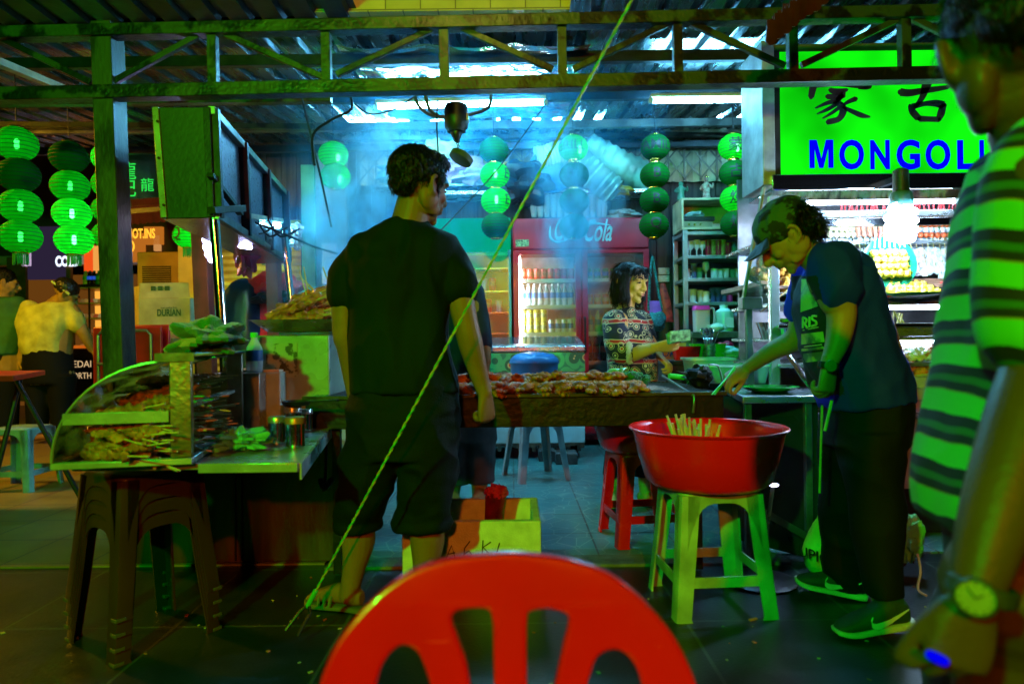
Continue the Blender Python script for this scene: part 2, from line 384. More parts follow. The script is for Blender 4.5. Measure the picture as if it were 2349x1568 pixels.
# front truss
T = thing('roof_truss', 'long steel lattice truss with chipped green-lit paint across the shed front', 'truss', (0, 3.2, 2.2))
DT = 3.2
MB().bar(P(-260, 86, DT), P(2420, 24, DT), .07, .056).build('top_chord', paint_g, T, bevel=.003)
MB().bar(P(-260, 226, DT), P(2420, 166, DT), .07, .062).build('bottom_chord', paint_g, T, bevel=.003)
for x, w in ((490,.042),(750,.042),(1020,.045),(1290,.042),(1555,.042),(1818,.042),(2075,.045),(2310,.04),(-20,.04)):
    yt = 86-(x+260)*.0231; yb = 226-(x+260)*.0224
    MB().bar(P(x-2, yt+15, DT), P(x, yb-15, DT), w, w, (0,1,0)).build('vertical', paint_g, T, bevel=.002)
for x0, y0, x1, y1 in ((262,188,455,82),(505,74,742,178),(772,172,1004,62),(1040,58,1268,160),(1314,160,1538,52),(1572,48,1800,152),(1838,150,2058,46),(2092,42,2296,142),(-6,84,210,190)):
    MB().bar(P(x0, y0, DT+.012), P(x1, y1, DT+.012), .028, .024, (0,1,0)).build('diagonal', paint_g, T, bevel=.002)
# leaning post
o = MB(); o.loft([(P(250, 60, 3.22), Vector((.052,0,0)), Vector((0,.055,0))), (P(286, 1292, 3.22), Vector((.058,0,0)), Vector((0,.058,0)))], n=4, k=1)
o = MB(); a = P(246, 60, 3.24); b = P(292, 1290, 3.24)
o.bar(a, b, .095, .12, (0,1,0)); po = o.build('post', pm('chipped_post_paint', (.045,.06,.035), .45, 0, .2, 5, .3, 50, col2=(.015,.014,.012), thr=(.44,.52), stretch=(1,1,.5)), bevel=.004)
tag(po, 'chipped leaning square steel post left of the metal hood', 'post')
# secondary beams left, lower
o = MB().bar(P(-200, 238, 4.0), P(760, 228, 4.0), .05, .04).build('roof_beam', paint_g, bevel=.003); tag(o, 'thin tan beam just below the truss at the left, over the hood', 'roof beam', 'beams across the shed roof')
o = MB().bar(P(-200, 285, 6.0), P(720, 292, 6.0), .06, .05).build('roof_beam', paint_g, bevel=.003); tag(o, 'pale far beam above the left lantern strings', 'roof beam', 'beams across the shed roof')
o = MB().bar(P(-60, 120, 2.9), P(190, 222, 4.2), .05, .035).build('roof_brace', pm('tan_brace', (.5,.36,.12), .5), bevel=.003); tag(o, 'tan sloping brace in the upper left corner', 'roof brace')
o = MB().tube([P(820, 292, 6.9), P(1300, 290, 6.9), P(1760, 298, 6.9)], .035, 10).build('ceiling_pipe', pm('cream_pipe', (.6,.55,.42), .5)); tag(o, 'cream pipe running under the roof above the folding gate', 'pipe')
o = MB().box(XP(790,7.0), XP(1760,7.0), 6.98, 7.06, P(1174,318,7).z, P(1174,303,7).z).build('gate_track', steel_d, bevel=.003); tag(o, 'grey overhead track the folding gate hangs from', 'track')
# yellow tiled fascia above the roof gap
bk = tiles('yellow_glazed_brick', (.62,.5,.12), (.5,.42,.1), (.2,.16,.05), .2, .004, .3, .2, var=.3)
bk.node_tree.nodes['Brick Texture'].inputs['Row Height'].default_value = .075; bk.node_tree.nodes['Brick Texture'].offset = .5
n_ = bk.node_tree.nodes; mp = n_.new('ShaderNodeMapping'); mp.inputs['Rotation'].default_value = (R(90), 0, 0)
for l in list(bk.node_tree.links):
    if l.to_node.type == 'TEX_BRICK' and l.to_socket.name == 'Vector': bk.node_tree.links.remove(l)
tcn = [x for x in n_ if x.type == 'TEX_COORD'][0]; bk.node_tree.links.new(tcn.outputs['Object'], mp.inputs[0]); bk.node_tree.links.new(mp.outputs[0], n_['Brick Texture'].inputs[0])
o = MB().box(XP(728,3.9), XP(1325,3.9), 3.9, 3.98, 2.915, 3.5).build('brick_fascia', bk, smooth=0); tag(o, 'yellow glazed brick wall strip above the middle of the truss', 'brick wall')
# scalloped red clay tile eave, upper right
e = thing('tile_eave', 'small overhang of dark red scalloped clay roof tiles at the top right', 'tile eave', P(1810, 40, 2.7))
ct = pm('clay_tile', (.07,.01,.014), .3, 0, .3, 10, .1)
random.seed(4)
for j in range(5):
    for i in range(8):
        px = 1768+i*17+j*6; py = 96-i*14-j*8+random.uniform(-5,5); d = 2.62+j*.05
        if px > 1910: continue
        c = P(px, py, d); m = MB(); pr = []
        for q in range(9):
            a = math.pi*q/8; pr.append((math.cos(a)*.021, -math.sin(a)*.018-.0))
        m.prism([(.021,.07),(-.021,.07)]+[(-x, y) for x, y in pr], c, (1,0,0), (0,-.25,1), .008)
        m.build('tile', ct, e)
# back wall planks + folding gate
pl = pm('wall_planks', (.07,.05,.035), .6, 0, .5, 3, .3, 20, stretch=(7,1,.4))
bw = MB(); x = -3.4
while x < 5.2:
    w = .16; bw.box(x, x+w-.006, 7.3, 7.34, 0, 3.3); x += w
struct(bw.build('wall_back', pl, smooth=0, bevel=.003))
struct(MB().box(-3.5, 5.3, 7.36, 7.45, 0, 3.4).build('wall_back_panel', dark, smooth=0))
g = thing('folding_gate', 'tan pleated folding security gate with crossed lattice bars behind the lanterns', 'folding gate', (2, 7.1, 2.1))
m = MB(); x = XP(830, 7.2); vs = []; k = 0; z0 = P(1400, 418, 7.2).z; z1 = P(1400, 318, 7.2).z
while x < XP(1765, 7.2): vs += [(x, 7.2+(.035 if k%2 else 0), z0), (x, 7.2+(.035 if k%2 else 0), z1)]; x += .075; k += 1
m.add(vs, [(2*i, 2*i+2, 2*i+3, 2*i+1) for i in range(len(vs)//2-1)]); m.build('pleated_sheet', pm('gate_tan', (.62,.48,.28), .5, 0, .3, 5, .1), g, smooth=0)
m = MB(); x = XP(830, 7.15); gm = pm('gate_bar', (.2,.15,.1), .5, .3)
while x < XP(1760, 7.15):
    m.box(x-.009, x+.009, 7.14, 7.165, z0, z1)
    for zz in (z0+.02, z0+.22): m.bar((x, 7.135, zz), (x+.17, 7.135, zz+.2), .006, .016); m.bar((x+.17, 7.128, zz), (x, 7.128, zz+.2), .006, .016)
    x += .17
m.build('lattice_bars', gm, g)
# shelf band under the gate
o = MB().box(XP(1020,6.95), XP(1480,6.95), 6.75, 7.12, P(1300,446,6.9).z-.02, P(1300,446,6.9).z+.02).build('wall_shelf', steel, bevel=.003); tag(o, 'long pale shelf above the drinks cooler carrying bundles of bags', 'shelf')
o = MB().box(XP(870,6.95), XP(1100,6.95), 6.75, 7.12, P(980,428,6.9).z-.03, P(980,428,6.9).z-.01).build('wall_shelf', steel, bevel=.003); tag(o, 'short shelf behind the man in black carrying crumpled bags', 'shelf')
# right and left closing walls
struct(MB().box(5.3, 5.4, 2, 7.5, 0, 3.4).build('wall_right', dark, smooth=0))
# ================================================================ LAMPS
tubew = em('tube_light', (.13,.52,.82), 420)
def tube_lamp(x0, y0, x1, y1, d, lab, r=.016, m=tubew, d1=None, fit=True):
    a = P(x0, y0, d); b = P(x1, y1, d1 or d); t = thing('tube_light', lab, 'tube light', (a+b)/2, 'fluorescent tubes')
    MB().tube([a, b], r, 12).build('tube', m, t)
    up = Vector((0,0,.034))
    if fit: MB().bar(a+up, b+up, .06, .028).build('housing', pm('tube_housing', (.7,.62,.45), .4), t, bevel=.003)
    for p, q in ((a, b), (b, a)):
        v = (q-p).normalized(); MB().tube([p-v*.012, p+v*.02], r+.004, 12).build('end_cap', white, t)
    return t
tube_lamp(862, 246, 1252, 236, 5.0, 'long bright ceiling tube behind the hanging motor')
tube_lamp(1492, 232, 1760, 229, 5.0, 'bright ceiling tube beside the green sign')
for i, (a, b, c, d, lab) in enumerate(((800,284,945,280,'far ceiling tube left of the hanging motor'), (985,279,1065,277,'short far ceiling tube right behind the hanging motor'), (1135,274,1395,270,'far ceiling tube between the second and third lantern strings'), (1640,266,1780,263,'far ceiling tube beside the sign post'))):
    tube_lamp(a, b, c, d, 6.4, lab)
# lanterns
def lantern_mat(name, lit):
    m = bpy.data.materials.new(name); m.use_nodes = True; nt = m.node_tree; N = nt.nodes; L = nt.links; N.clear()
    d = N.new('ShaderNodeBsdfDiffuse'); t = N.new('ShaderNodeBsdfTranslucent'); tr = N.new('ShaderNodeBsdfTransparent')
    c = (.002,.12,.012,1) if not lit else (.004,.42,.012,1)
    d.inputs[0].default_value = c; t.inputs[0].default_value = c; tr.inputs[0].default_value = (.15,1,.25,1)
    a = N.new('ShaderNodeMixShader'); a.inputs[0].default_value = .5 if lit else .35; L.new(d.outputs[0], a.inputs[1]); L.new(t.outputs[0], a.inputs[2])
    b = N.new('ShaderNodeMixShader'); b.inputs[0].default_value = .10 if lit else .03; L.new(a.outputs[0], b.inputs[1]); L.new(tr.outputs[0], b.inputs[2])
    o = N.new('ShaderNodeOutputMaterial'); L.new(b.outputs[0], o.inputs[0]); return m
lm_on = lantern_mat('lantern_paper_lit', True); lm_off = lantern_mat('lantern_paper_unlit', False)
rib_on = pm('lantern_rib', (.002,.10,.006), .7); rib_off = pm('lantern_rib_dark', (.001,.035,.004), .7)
ink = pm('black_ink', (.01,.01,.01), .6)
glow = em('lantern_bulb', (.4,1,.6), 85); glow_s = em('lantern_bulb_small', (.2,1,.4), 24)
tassm = pm('green_tassel', (.01,.3,.03), .7)
def lantern(c, r, lit, label, group, txt='', tsize=1.0, yaw=0, dim=False, tassel=False, sq=.88, off=(0,0), d0=0):
    t = thing('paper_lantern', label, 'lantern', c, group); c = Vector(c); pr = []
    nr = 10
    for i in range(nr*2+1):
        a = math.pi*(.12+.76*i/(nr*2)); pr.append((r*math.sin(a), -r*sq*math.cos(a)))
        if i < nr*2 and i % 2: a2 = a+math.pi*.76/(nr*2)*.62; pr.append((r*.985*math.sin(a2), -r*sq*math.cos(a2)))
    sm = MB().lathe(pr, c, 28); pat = []
    for i in range(nr*2): pat += [0] if i % 2 == 0 else [0, 1]
    for i in range(len(pat)):
        for k in range(28): sm.m[i*28+k] = pat[i]
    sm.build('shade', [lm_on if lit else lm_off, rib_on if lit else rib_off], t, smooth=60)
    for s in (-1, 1):
        z = s*r*sq*.93; MB().lathe([(r*.36, z-.008), (r*.38, z), (r*.36, z+.008), (r*.30, z+.008), (r*.30, z-.008), (r*.36, z-.008)], c, 20).build('collar', gold, t)
    if lit:
        b = r*.11
        pb = MB(); cb = c+Vector((off[0]*r, 0, off[1]*r)); pb.tube([cb-Vector((0,0,r*.26)), cb-Vector((0,0,r*.2)), cb+Vector((0,0,r*.2)), cb+Vector((0,0,r*.26))], [b*.5, b, b, b*.5], 10)
        pb.build('bulb', glow_s if dim else glow, t)
    if txt:
        me = textmesh(txt, r*tsize, 0, .01*r, 'CENTER'); bm = bmesh.new(); bm.from_mesh(me); bmesh.ops.triangulate(bm, faces=bm.faces)
        for _ in range(2): bmesh.ops.subdivide_edges(bm, edges=[e for e in bm.edges if e.calc_length() > r*.16], cuts=1, use_grid_fill=False); bmesh.ops.triangulate(bm, faces=bm.faces)
        ys = [v.co.y for v in bm.verts]; my = (max(ys)+min(ys))/2 if ys else 0
        for v in bm.verts:
            la = (v.co.y-my)/(r*sq); la = max(-1.2, min(1.2, la)); lo = v.co.x/(r*max(.3, math.cos(la)))+yaw
            v.co = c+Vector((r*1.012*math.cos(la)*math.sin(lo), -r*1.012*math.cos(la)*math.cos(lo), r*sq*1.012*math.sin(la)))
        bm.to_mesh(me); bm.free(); link('lettering', me, ink, t, smooth=0)
    if tassel:
        m = MB(); random.seed(3)
        for i in range(26):
            a = 2*math.pi*i/26; q = c+Vector((math.cos(a)*r*.33, math.sin(a)*r*.33, -r*sq*.98)); m.tube([q, q+Vector((random.uniform(-.006,.006), 0, -r*random.uniform(.5,.62)))], .0035, 5)
        m.build('tassel', tassm, t)
    return t
def string(xs, ys, d, r, lits, gname, where, txts=None, tass=False, **k):
    n = len(xs); words = ['top', 'second', 'third', 'bottom'] if n == 4 else (['top', 'middle', 'bottom'] if n == 3 else ['upper', 'lower'])
    for i in range(n):
        c = P(xs[i], ys[i], d); l = lits[i]
        tx = txts[i] if txts else ''
        lab = '%s %s green paper lantern on string %s' % (words[i], 'glowing' if l else 'unlit', where)
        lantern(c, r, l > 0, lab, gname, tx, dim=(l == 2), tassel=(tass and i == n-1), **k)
    MB_ = MB().tube([P(xs[0], ys[0]-8, d)+Vector((0,0,r)), P(xs[0]-3, ys[0], d)+Vector((0,0,r+.45))], .004, 6).build('lantern_cord', black)
    tag(MB_, 'cord holding up the lanterns %s' % where, 'cord')
string((38,43,47,47), (330,402,473,543), 4.6, .13, (2,0,2,2), 'lantern string at far left', 'nearest the left edge', ('', 'B', 'B', 'Q'), True, yaw=-.9, tsize=1.1)
string((158,161,165,170), (360,427,490,550), 5.0, .13, (0,2,1,1), 'lantern string beside the leaning post', 'just left of the leaning post', ('', 'B', 'B', ''), True, yaw=-1.1, tsize=1.0)
string((250,250,251,252), (363,423,481,540), 5.3, .125, (1,2,2,2), 'lantern string behind the post', 'hidden behind the leaning post')
string((765,770), (355,405), 5.6, .122, (1,1), 'short lantern string', 'above the smoke left of the man in black', off=(.3,-.2))
string((1133,1135,1137,1138), (345,402,461,518), 5.6, .122, (0,1,1,0), 'lantern string by the head', 'right of the hanging motor', ('', 'E', 'E', ''), yaw=.95, tsize=1.0, off=(.05,.1))
string((1315,1317,1317,1317), (340,402,462,520), 5.6, .122, (1,0,0,0), 'lantern string in the smoke', 'wrapped in smoke over the drinks cooler', ('GRILL', 'B', 'B', 'Q'), yaw=-.35, off=(.45,-.1), tsize=.9)
string((1503,1502,1501,1500), (338,402,460,517), 5.6, .122, (0,0,0,0), 'dark lantern string', 'with black letters right of the cooler sign', ('FAMILY', 'B', 'B', 'Q'), yaw=-.05, tsize=.95)
string((1682,1684,1686,1687), (337,397,456,513), 5.6, .122, (1,0,1,0), 'lantern string with characters', 'beside the sign post with characters', ('蒙', '古', '烧', '烤'), yaw=-.15, tsize=1.0, off=(.3,-.05))
# partial lanterns seen elsewhere
lantern(P(432, 540, 6.0), .13, True, 'glowing green tasselled lantern left of the near dark red pillar', 'loose lanterns', 'Q', 1.1, -.5, tassel=True, off=(.3,0))
lantern(P(612, 562, 6.0), .12, True, 'glowing green tasselled lantern between the steel poles', 'loose lanterns', 'Q', 1.1, -.5, tassel=True)
lantern(P(1845, 446, 4.9), .13, True, 'green lantern just above the cap of the man in blue', 'loose lanterns', dim=True)
lantern(P(1990, 462, 4.9), .13, True, 'green lettered lantern half hidden by the display case, left of the bulb', 'loose lanterns', 'B', 1.0, -.2, dim=True)
lantern(P(2171, 430, 6.6), .12, True, 'small far green lantern under the right end of the sign', 'loose lanterns', dim=True)
# big dark lantern with outlined characters
t = thing('giant_lantern', 'huge dark lantern with outlined green characters on the far wall', 'lantern', P(312, 405, 7.4))
pr = [(.30*math.sin(math.pi*(.15+.7*i/24))**.5*(1 if i % 2 else .985), -.45*math.cos(math.pi*(.15+.7*i/24))) for i in range(25)]
MB().lathe(pr, P(312, 405, 7.6), 28).build('shade', pm('dark_green_paper', (.04,.07,.03), .7), t, smooth=60)
for s_, x, y, z in (('龍', 292, 392, .2), ('記', 292, 432, .2), ('龍', 338, 420, .15)):
    text('lettering', s_, P(x, y+16, 7.26), z, em('neon_green', (.02,.6,.06), 1.1), t, ext=.002)
# hanging CFL bulb near
def cfl(c, r, h, name, lab, axis=(0,0,-1), coils=4, m=None, sock=True):
    t = thing(name, lab, 'light bulb', c, 'bare energy saving bulbs'); c = Vector(c); ax = Vector(axis).normalized(); x = ax.orthogonal().normalized(); y = ax.cross(x)
    m = m or em('cfl_glow', (.4,.66,1), 260); pts = []; n = coils*16
    for i in range(n+1):
        a = 2*math.pi*coils*i/n; k = 1 if 6 < i < n-6 else .75
        pts.append(c+ax*(h*i/n)+(x*math.cos(a)+y*math.sin(a))*r*k)
    MB().tube(pts, h/coils*.43, 8).build('spiral_tube', m, t)
    MB().tube([c+ax*h*.08, c+ax*h*.95], r*.55, 10).build('core_tube', m, t)
    q = -ax
    if sock:
        MB().tube([c, c+q*r*.5, c+q*r*1.2, c+q*r*1.3], [r*.9, r*1.0, r*.85, r*.6], 16).build('ballast', pm('ballast_teal', (.05,.16,.14), .35), t)
        MB().tube([c+q*r*1.2, c+q*r*3.1, c+q*r*3.3], [r*.66, r*.62, r*.3], 14).build('socket', pm('socket_dark', (.015,.03,.03), .5), t)
    return t
bb = cfl(P(2067, 474, 3.3), .056, .17, 'bulb', 'big spiral bulb hanging in front of the green sign and skewer case')
MB().bar(P(2066, 400, 3.3), P(2066, 408, 3.58), .03, .03).build('bracket', black, bb)
cfl(P(575, 530, 3.9), .03, .1, 'bulb', 'small spiral bulb tilted under the end of the metal hood', axis=(-.45,0,-1), coils=3, m=em('cfl_small', (.5,.5,1), 45))
cfl(P(480, 548, 4.4), .032, .14, 'bulb', 'small bulb half hidden behind the steel pole', axis=(.25,0,-1), coils=3, m=em('cfl_small', (.5,.5,1), 45))
# sign
D = 3.6
sg = thing('lit_sign', 'bright green backlit sign with black characters above blue capitals', 'sign', P(2040, 300, D))
x0, x1, z0, z1 = P(1787, 300, D).x, 3.3, P(1900, 404, D).z, P(1900, 118, D).z
signm = bpy.data.materials.new('sign_green'); signm.use_nodes = True; N = signm.node_tree.nodes; L = signm.node_tree.links; N.clear()
e_ = N.new('ShaderNodeEmission'); o_ = N.new('ShaderNodeOutputMaterial'); nz = N.new('ShaderNodeTexNoise'); nz.inputs['Scale'].default_value = 2.2; nz.inputs['Detail'].default_value = 2
tc = N.new('ShaderNodeTexCoord'); L.new(tc.outputs['Object'], nz.inputs[0]); mr = N.new('ShaderNodeMapRange'); mr.inputs[1].default_value = .3; mr.inputs[2].default_value = .7; mr.inputs[3].default_value = .38; mr.inputs[4].default_value = 1.3
L.new(nz.outputs[0], mr.inputs[0]); L.new(mr.outputs[0], e_.inputs[1]); e_.inputs[0].default_value = (.004,.82,.004,1); L.new(e_.outputs[0], o_.inputs[0])
MB().box(x0, x1, D, D+.02, z0, z1).build('sign_face', signm, sg, smooth=0)
MB().box(x0-.05, x1+.05, D+.02, D+.3, z0-.03, z1+.05).build('sign_box', steel_d, sg, bevel=.004)
MB().box(x0-.03, x0-.001, D-.02, D+.02, z0-.0, z1).build('frame', dark, sg)
MB().box(P(1745,300,D).x, x0-.032, D-.03, D+.3, z0-.05, z1+.05).build('sign_post', pm('galvanised', (.4,.45,.45), .45, .6, .3, 8, .1, 40), sg, bevel=.004)
MB().box(P(1762,415,D).x, x1, D-.06, D+.3, z0-.085, z0-.002).build('lower_frame', chrome, sg, bevel=.006)
ink2 = pm('sign_black', (.004,.012,.01), .6)
blue = em('sign_blue', (.0,.0,1.0), .75)
for ch_, a_, b_ in (('O',1926,1982),('N',1997,2041),('G',2058,2111),('O',2124,2180),('L',2194,2233),('I',2248,2257),('A',2268,2325),('N',2338,2382)):
    text('lettering', ch_, P((a_+b_)/2, 386, D-.006), .209, blue, sg, ext=.003, bold=.0055, width=(b_-a_)*D/FPX)
mo = [(0,0),(11,0),(11,47),(22,0),(31,0),(43,47),(43,0),(54,0),(54,64),(38,64),(27,20),(16,64),(0,64)]
MB().prism([(x*.0023, y*.0023) for x, y in mo], P(1857, 386, D-.006), (1,0,0), (0,0,1), .006).build('lettering', blue, sg, smooth=0)
def brush(polys, cx, cy, sc, d, name, parent):
    m = MB()
    for st in polys:
        pts = [(x, y, w) for x, y, w in st]; q = cat(pts, 5) if len(pts) > 2 else [np.array(p, float) for p in pts]
        L_, R_ = [], []
        for i, p in enumerate(q):
            t = q[min(i+1, len(q)-1)][:2]-q[max(i-1, 0)][:2]; n = np.array((-t[1], t[0])); n = n/(np.linalg.norm(n)+1e-9)*max(p[2]*1.4, .4)
            L_.append(p[:2]+n); R_.append(p[:2]-n)
        for i in range(len(q)-1):
            vs = [P(cx+a[0]*sc, cy+a[1]*sc, d) for a in (L_[i], L_[i+1], R_[i+1], R_[i])]
            m.add(vs, [(0,1,2,3)])
        for e in (q[0], q[-1]): m.add([P(cx+(e[0]+e[2]*math.cos(a))*sc, cy+(e[1]+e[2]*math.sin(a))*sc, d-.0005) for a in [k*math.pi/5 for k in range(10)]], [tuple(range(10))])
    m.build(name, ink2, parent, smooth=0)
# strokes traced in zoomed pixels (x .3333 view)
g1 = [[(905,580,14),(895,600,18),(880,670,15)], [(905,590,12),(1050,575,14),(1180,590,12),(1275,585,20),(1255,605,10),(1205,612,2)],
      [(1010,620,12),(1060,632,16),(1130,618,8)], [(990,665,13),(1060,668,14),(1110,662,9)], [(1110,640,10),(1060,690,13),(990,710,10),(910,745,4)],
      [(1040,690,12),(1090,730,18),(1100,770,18),(1070,820,14),(1000,840,14),(1010,850,6)], [(1060,715,10),(990,755,9),(920,785,3)],
      [(1075,740,10),(1020,780,8),(960,815,4)], [(1190,680,13),(1140,700,10),(1100,725,6)], [(1095,735,8),(1170,770,12),(1230,795,13),(1285,805,5)]]
g2 = [[(1495,635,20),(1560,640,18),(1650,625,15),(1730,615,14),(1825,600,10)], [(1690,545,24),(1670,600,22),(1640,680,14),(1590,740,8)],
      [(1560,725,10),(1580,770,18),(1620,815,17)], [(1575,735,16),(1660,715,12),(1740,712,18),(1795,725,20)], [(1790,725,16),(1775,780,19),(1760,815,14)], [(1625,818,16),(1690,820,14),(1765,822,14)]]
brush([[((x)/3+1567-1567, (y)/3, w/3) for x, y, w in st] for st in g1], 1567, 0, 1, D-.006, 'lettering', sg)
brush([[((x)/3, (y)/3, w/3) for x, y, w in st] for st in g2], 1567, 0, 1, D-.006, 'lettering', sg)
# ================================================================ BACK OF THE STALL: cooler, freezer, shelf
teal = pm('teal_panel', (.12,.45,.35), .45, 0, .2, 3, .05)
cokered = pm('cooler_red', (.50,.008,.03), .3, 0, .1, 3, .03, coat=.3)
D = 6.6
c = thing('drinks_cooler', 'tall red two door glass cooler with white script on its header', 'drinks cooler', P(1335, 1020, D))
xa, xb, xm = P(1178,700,D).x, P(1490,700,D).x, P(1335,700,D).x
zt, zh, zb = P(1335,500,D).z, P(1335,572,D).z, .12
m = MB(); m.box(xa, xb, D+.62, D+.66, .06, zt); m.box(xa, xa+.03, D+.04, D+.62, .06, zt); m.box(xb-.03, xb, D+.04, D+.62, .06, zt)
m.box(xa+.03, xb-.03, D+.04, D+.62, .06, .12); m.box(xm-.02, xm+.02, D+.04, D+.62, .12, zh); m.build('cabinet', cokered, c, bevel=.005)
MB().box(xa, xb, D-.01, D+.62, zh+.005, zt).build('header', cokered, c, bevel=.012)
inner = pm('cooler_liner', (.8,.85,.85), .4)
MB().box(xa+.031, xb-.031, D+.58, D+.61, .125, zh-.002).build('liner', inner, c)
for k, (a, b) in enumerate(((xa, xm-.004), (xm+.004, xb))):
    dm = MB(); w = .055
    for x0, x1, z0, z1 in ((a, a+w, zb, zh), (b-w, b, zb, zh), (a+w, b-w, zb, zb+w+.03), (a+w, b-w, zh-w*.7, zh)): dm.box(x0, x1, D-.005, D+.035, z0, z1)
    dr = dm.build('door', cokered, c, bevel=.004)
    MB().box(a+w, b-w, D+.01, D+.016, zb+w+.03, zh-w*.7).build('pane', glassy('clear_glass', (.93,1,.98), .3, .1), dr)
    hx = b-.02 if k == 0 else a+.02
    MB().tube([(hx, D-.01, 1.25), (hx, D-.045, 1.24), (hx, D-.045, .92), (hx, D-.01, .91)], .011, 8).build('handle', cokered if k == 0 else black, dr)
text('lettering', 'Coca', (P(1268,553,D).x, D-.018, P(1268,551,D).z), .30, pm('pale_script', (.35,.75,.68), .5), c, ext=.002, bold=.004, align='LEFT', shear=.42, width=.26)
text('lettering', 'Cola', (P(1335,553,D).x, D-.018, P(1335,553,D).z), .30, pm('pale_script', (.35,.75,.68), .5), c, ext=.002, bold=.004, align='LEFT', shear=.42, width=.27)
for tx, x0, y0, s_ in (((0,0,0),1270,0,0),):
    m = MB(); sw = [P(1262,520,D), P(1262,545,D), P(1280,556,D), P(1315,545,D)]
    m.tube([p-Vector((0,.02,0)) for p in sw], [.006,.012,.01,.003], 8, sm=5); m.tube([P(1345,522,D)-Vector((0,.02,0)), P(1360,513,D)-Vector((0,.02,0)), P(1400,517,D)-Vector((0,.02,0))], [.004,.012,.003], 8, sm=5)
    m.build('script_flourish', pm('pale_script', (.35,.75,.68), .5), c)
MB().box(P(1183,553,D).x, P(1213,553,D).x, D-.0135, D-.011, P(1183,566,D).z, P(1183,550,D).z).build('energy_label', pm('green_label', (.3,.55,.2), .5, 0, .6, 60), c)
# shelves + inner light
gx = em('cooler_light', (.75,.88,1), 110)
MB().box(xa+.058, xa+.072, D+.03, D+.05, zb+.1, zh-.06).build('light_strip', gx, c)
rows = [P(1250,z,D).z for z in (640, 700, 763, 830)]
for a, b, dk in ((xa+.05, xm-.045, 0), (xm+.045, xb-.05, 1)):
    for z in rows:
        MB().box(a, b, D+.05, D+.5, z-.012, z-.004).build('shelf', inner, c)
        MB().box(a+.01, b-.01, D+.04, D+.05, z-.03, z+.006).build('shelf_edge', white, c)
def can_mesh(col, name, h=.116, r=.033):
    m = MB(); m.lathe([(r*.8,0),(r,.008),(r,h-.012),(r*.82,h-.002)], n=14); m.mat(1).lathe([(r*.82,h-.002),(r*.7,h-.004),(0.001,h-.005)], n=14)
    m.mat(2).lathe([(r*1.01,h*.35),(r*1.01,h*.7)], n=14)
    me = m.mesh(name); fixn(me); [me.materials.append(x) for x in (col[0], chrome, col[1])]; me.shade_smooth(); me.set_sharp_from_angle(angle=R(40)); return me
def bottle_mesh(body, label, capm, name, h=.22, r=.032):
    m = MB(); m.lathe([(r*.8,0),(r,.01),(r,h*.25),(r*.93,h*.28),(r,h*.32),(r,h*.62),(r*.6,h*.8),(r*.38,h*.86),(r*.38,h*.93)], n=14)
    m.mat(1).lathe([(r*1.02,h*.36),(r*1.02,h*.6)], n=14); m.mat(2).lathe([(r*.43,h*.92),(r*.43,h),(0.001,h)], n=12)
    me = m.mesh(name); fixn(me); [me.materials.append(x) for x in (body, label, capm)]; me.shade_smooth(); me.set_sharp_from_angle(angle=R(40)); return me
def inst(me, name, loc, label, c, group, rz=0, sc=1, rot=None):
    o = bpy.data.objects.new(name, me); COL.objects.link(o); o.location = loc; o.rotation_euler = rot or (0,0,rz); o.scale = (sc,)*3 if not hasattr(sc,'__len__') else sc
    return tag(o, label, c, group)
mred = pm('can_red', (.75,.02,.015), .3); mwh = white; myel = pm('can_yellow', (.8,.7,.1), .3); msil = pm('can_silver', (.7,.75,.8), .3, .3, .1); mbl = pm('label_blue', (.03,.2,.6), .4)
mgreen = pm('can_green', (.02,.25,.08), .3); moran = pm('can_orange', (.85,.3,.02), .3); water = pm('water_bottle', (.7,.85,.9), .15, 0, .1, 5, 0, alpha=.55)
can_r = can_mesh((mred, pm('can_red2', (.85,.1,.06), .3, 0, .8, 90)), 'can_red'); can_y = can_mesh((myel, pm('can_y2', (.75,.72,.35), .3, 0, .5, 60)), 'can_yellow'); can_s = can_mesh((msil, mbl), 'can_silver')
can_g = can_mesh((mgreen, mbl), 'can_green'); can_o = can_mesh((moran, pm('can_o2', (.8,.5,.05), .3)), 'can_orange')
btl = bottle_mesh(water, mbl, white, 'bottle')
za = xa+.1; W_ = (xm-.05)-(xa+.08)
for i in range(8): inst(can_r, 'drink_can', (za+i*W_/8, D+.11, rows[0]-.003), 'red drink can in the top row of the lit cooler door', 'can', 'red cans in the cooler')
for i in range(9): inst(btl, 'water_bottle', (za-.01+i*W_/9, D+.12, rows[1]-.003), 'blue labelled water bottle on the second shelf of the lit cooler door', 'bottle', 'water bottles in the lit cooler door')
for i in range(4):
    for k in range(2): inst(can_y, 'drink_can', (za-.01+i*.068, D+.11, rows[2]-.003+k*.117), 'yellow drink can stacked on the third shelf of the cooler', 'can', 'yellow cans in the cooler')
for i in range(4): inst(can_s, 'drink_can', (za+.27+i*.062, D+.1, rows[2]-.003), 'silver blue drink can beside the yellow cans in the cooler', 'can', 'silver cans in the cooler', sc=(.9,.9,1.15))
zx = xm+.09
for i in range(6): inst(can_g, 'drink_can', (zx+i*.08, D+.15, rows[0]-.003), 'dark green can on the top shelf of the unlit cooler door', 'can', 'green cans in the cooler')
for i in range(6): inst(can_o, 'drink_can', (zx+i*.08, D+.15, rows[1]-.003), 'orange can on the second shelf of the unlit cooler door', 'can', 'orange cans in the cooler')
for i in range(6): inst(btl, 'water_bottle', (zx+i*.08, D+.15, rows[2]-.003), 'dim water bottle behind the unlit cooler door', 'bottle', 'water bottles behind the unlit door')
dkb = bottle_mesh(pm('cola_bottle', (.02,.01,.008), .15), mred, black, 'dark_bottle', .25)
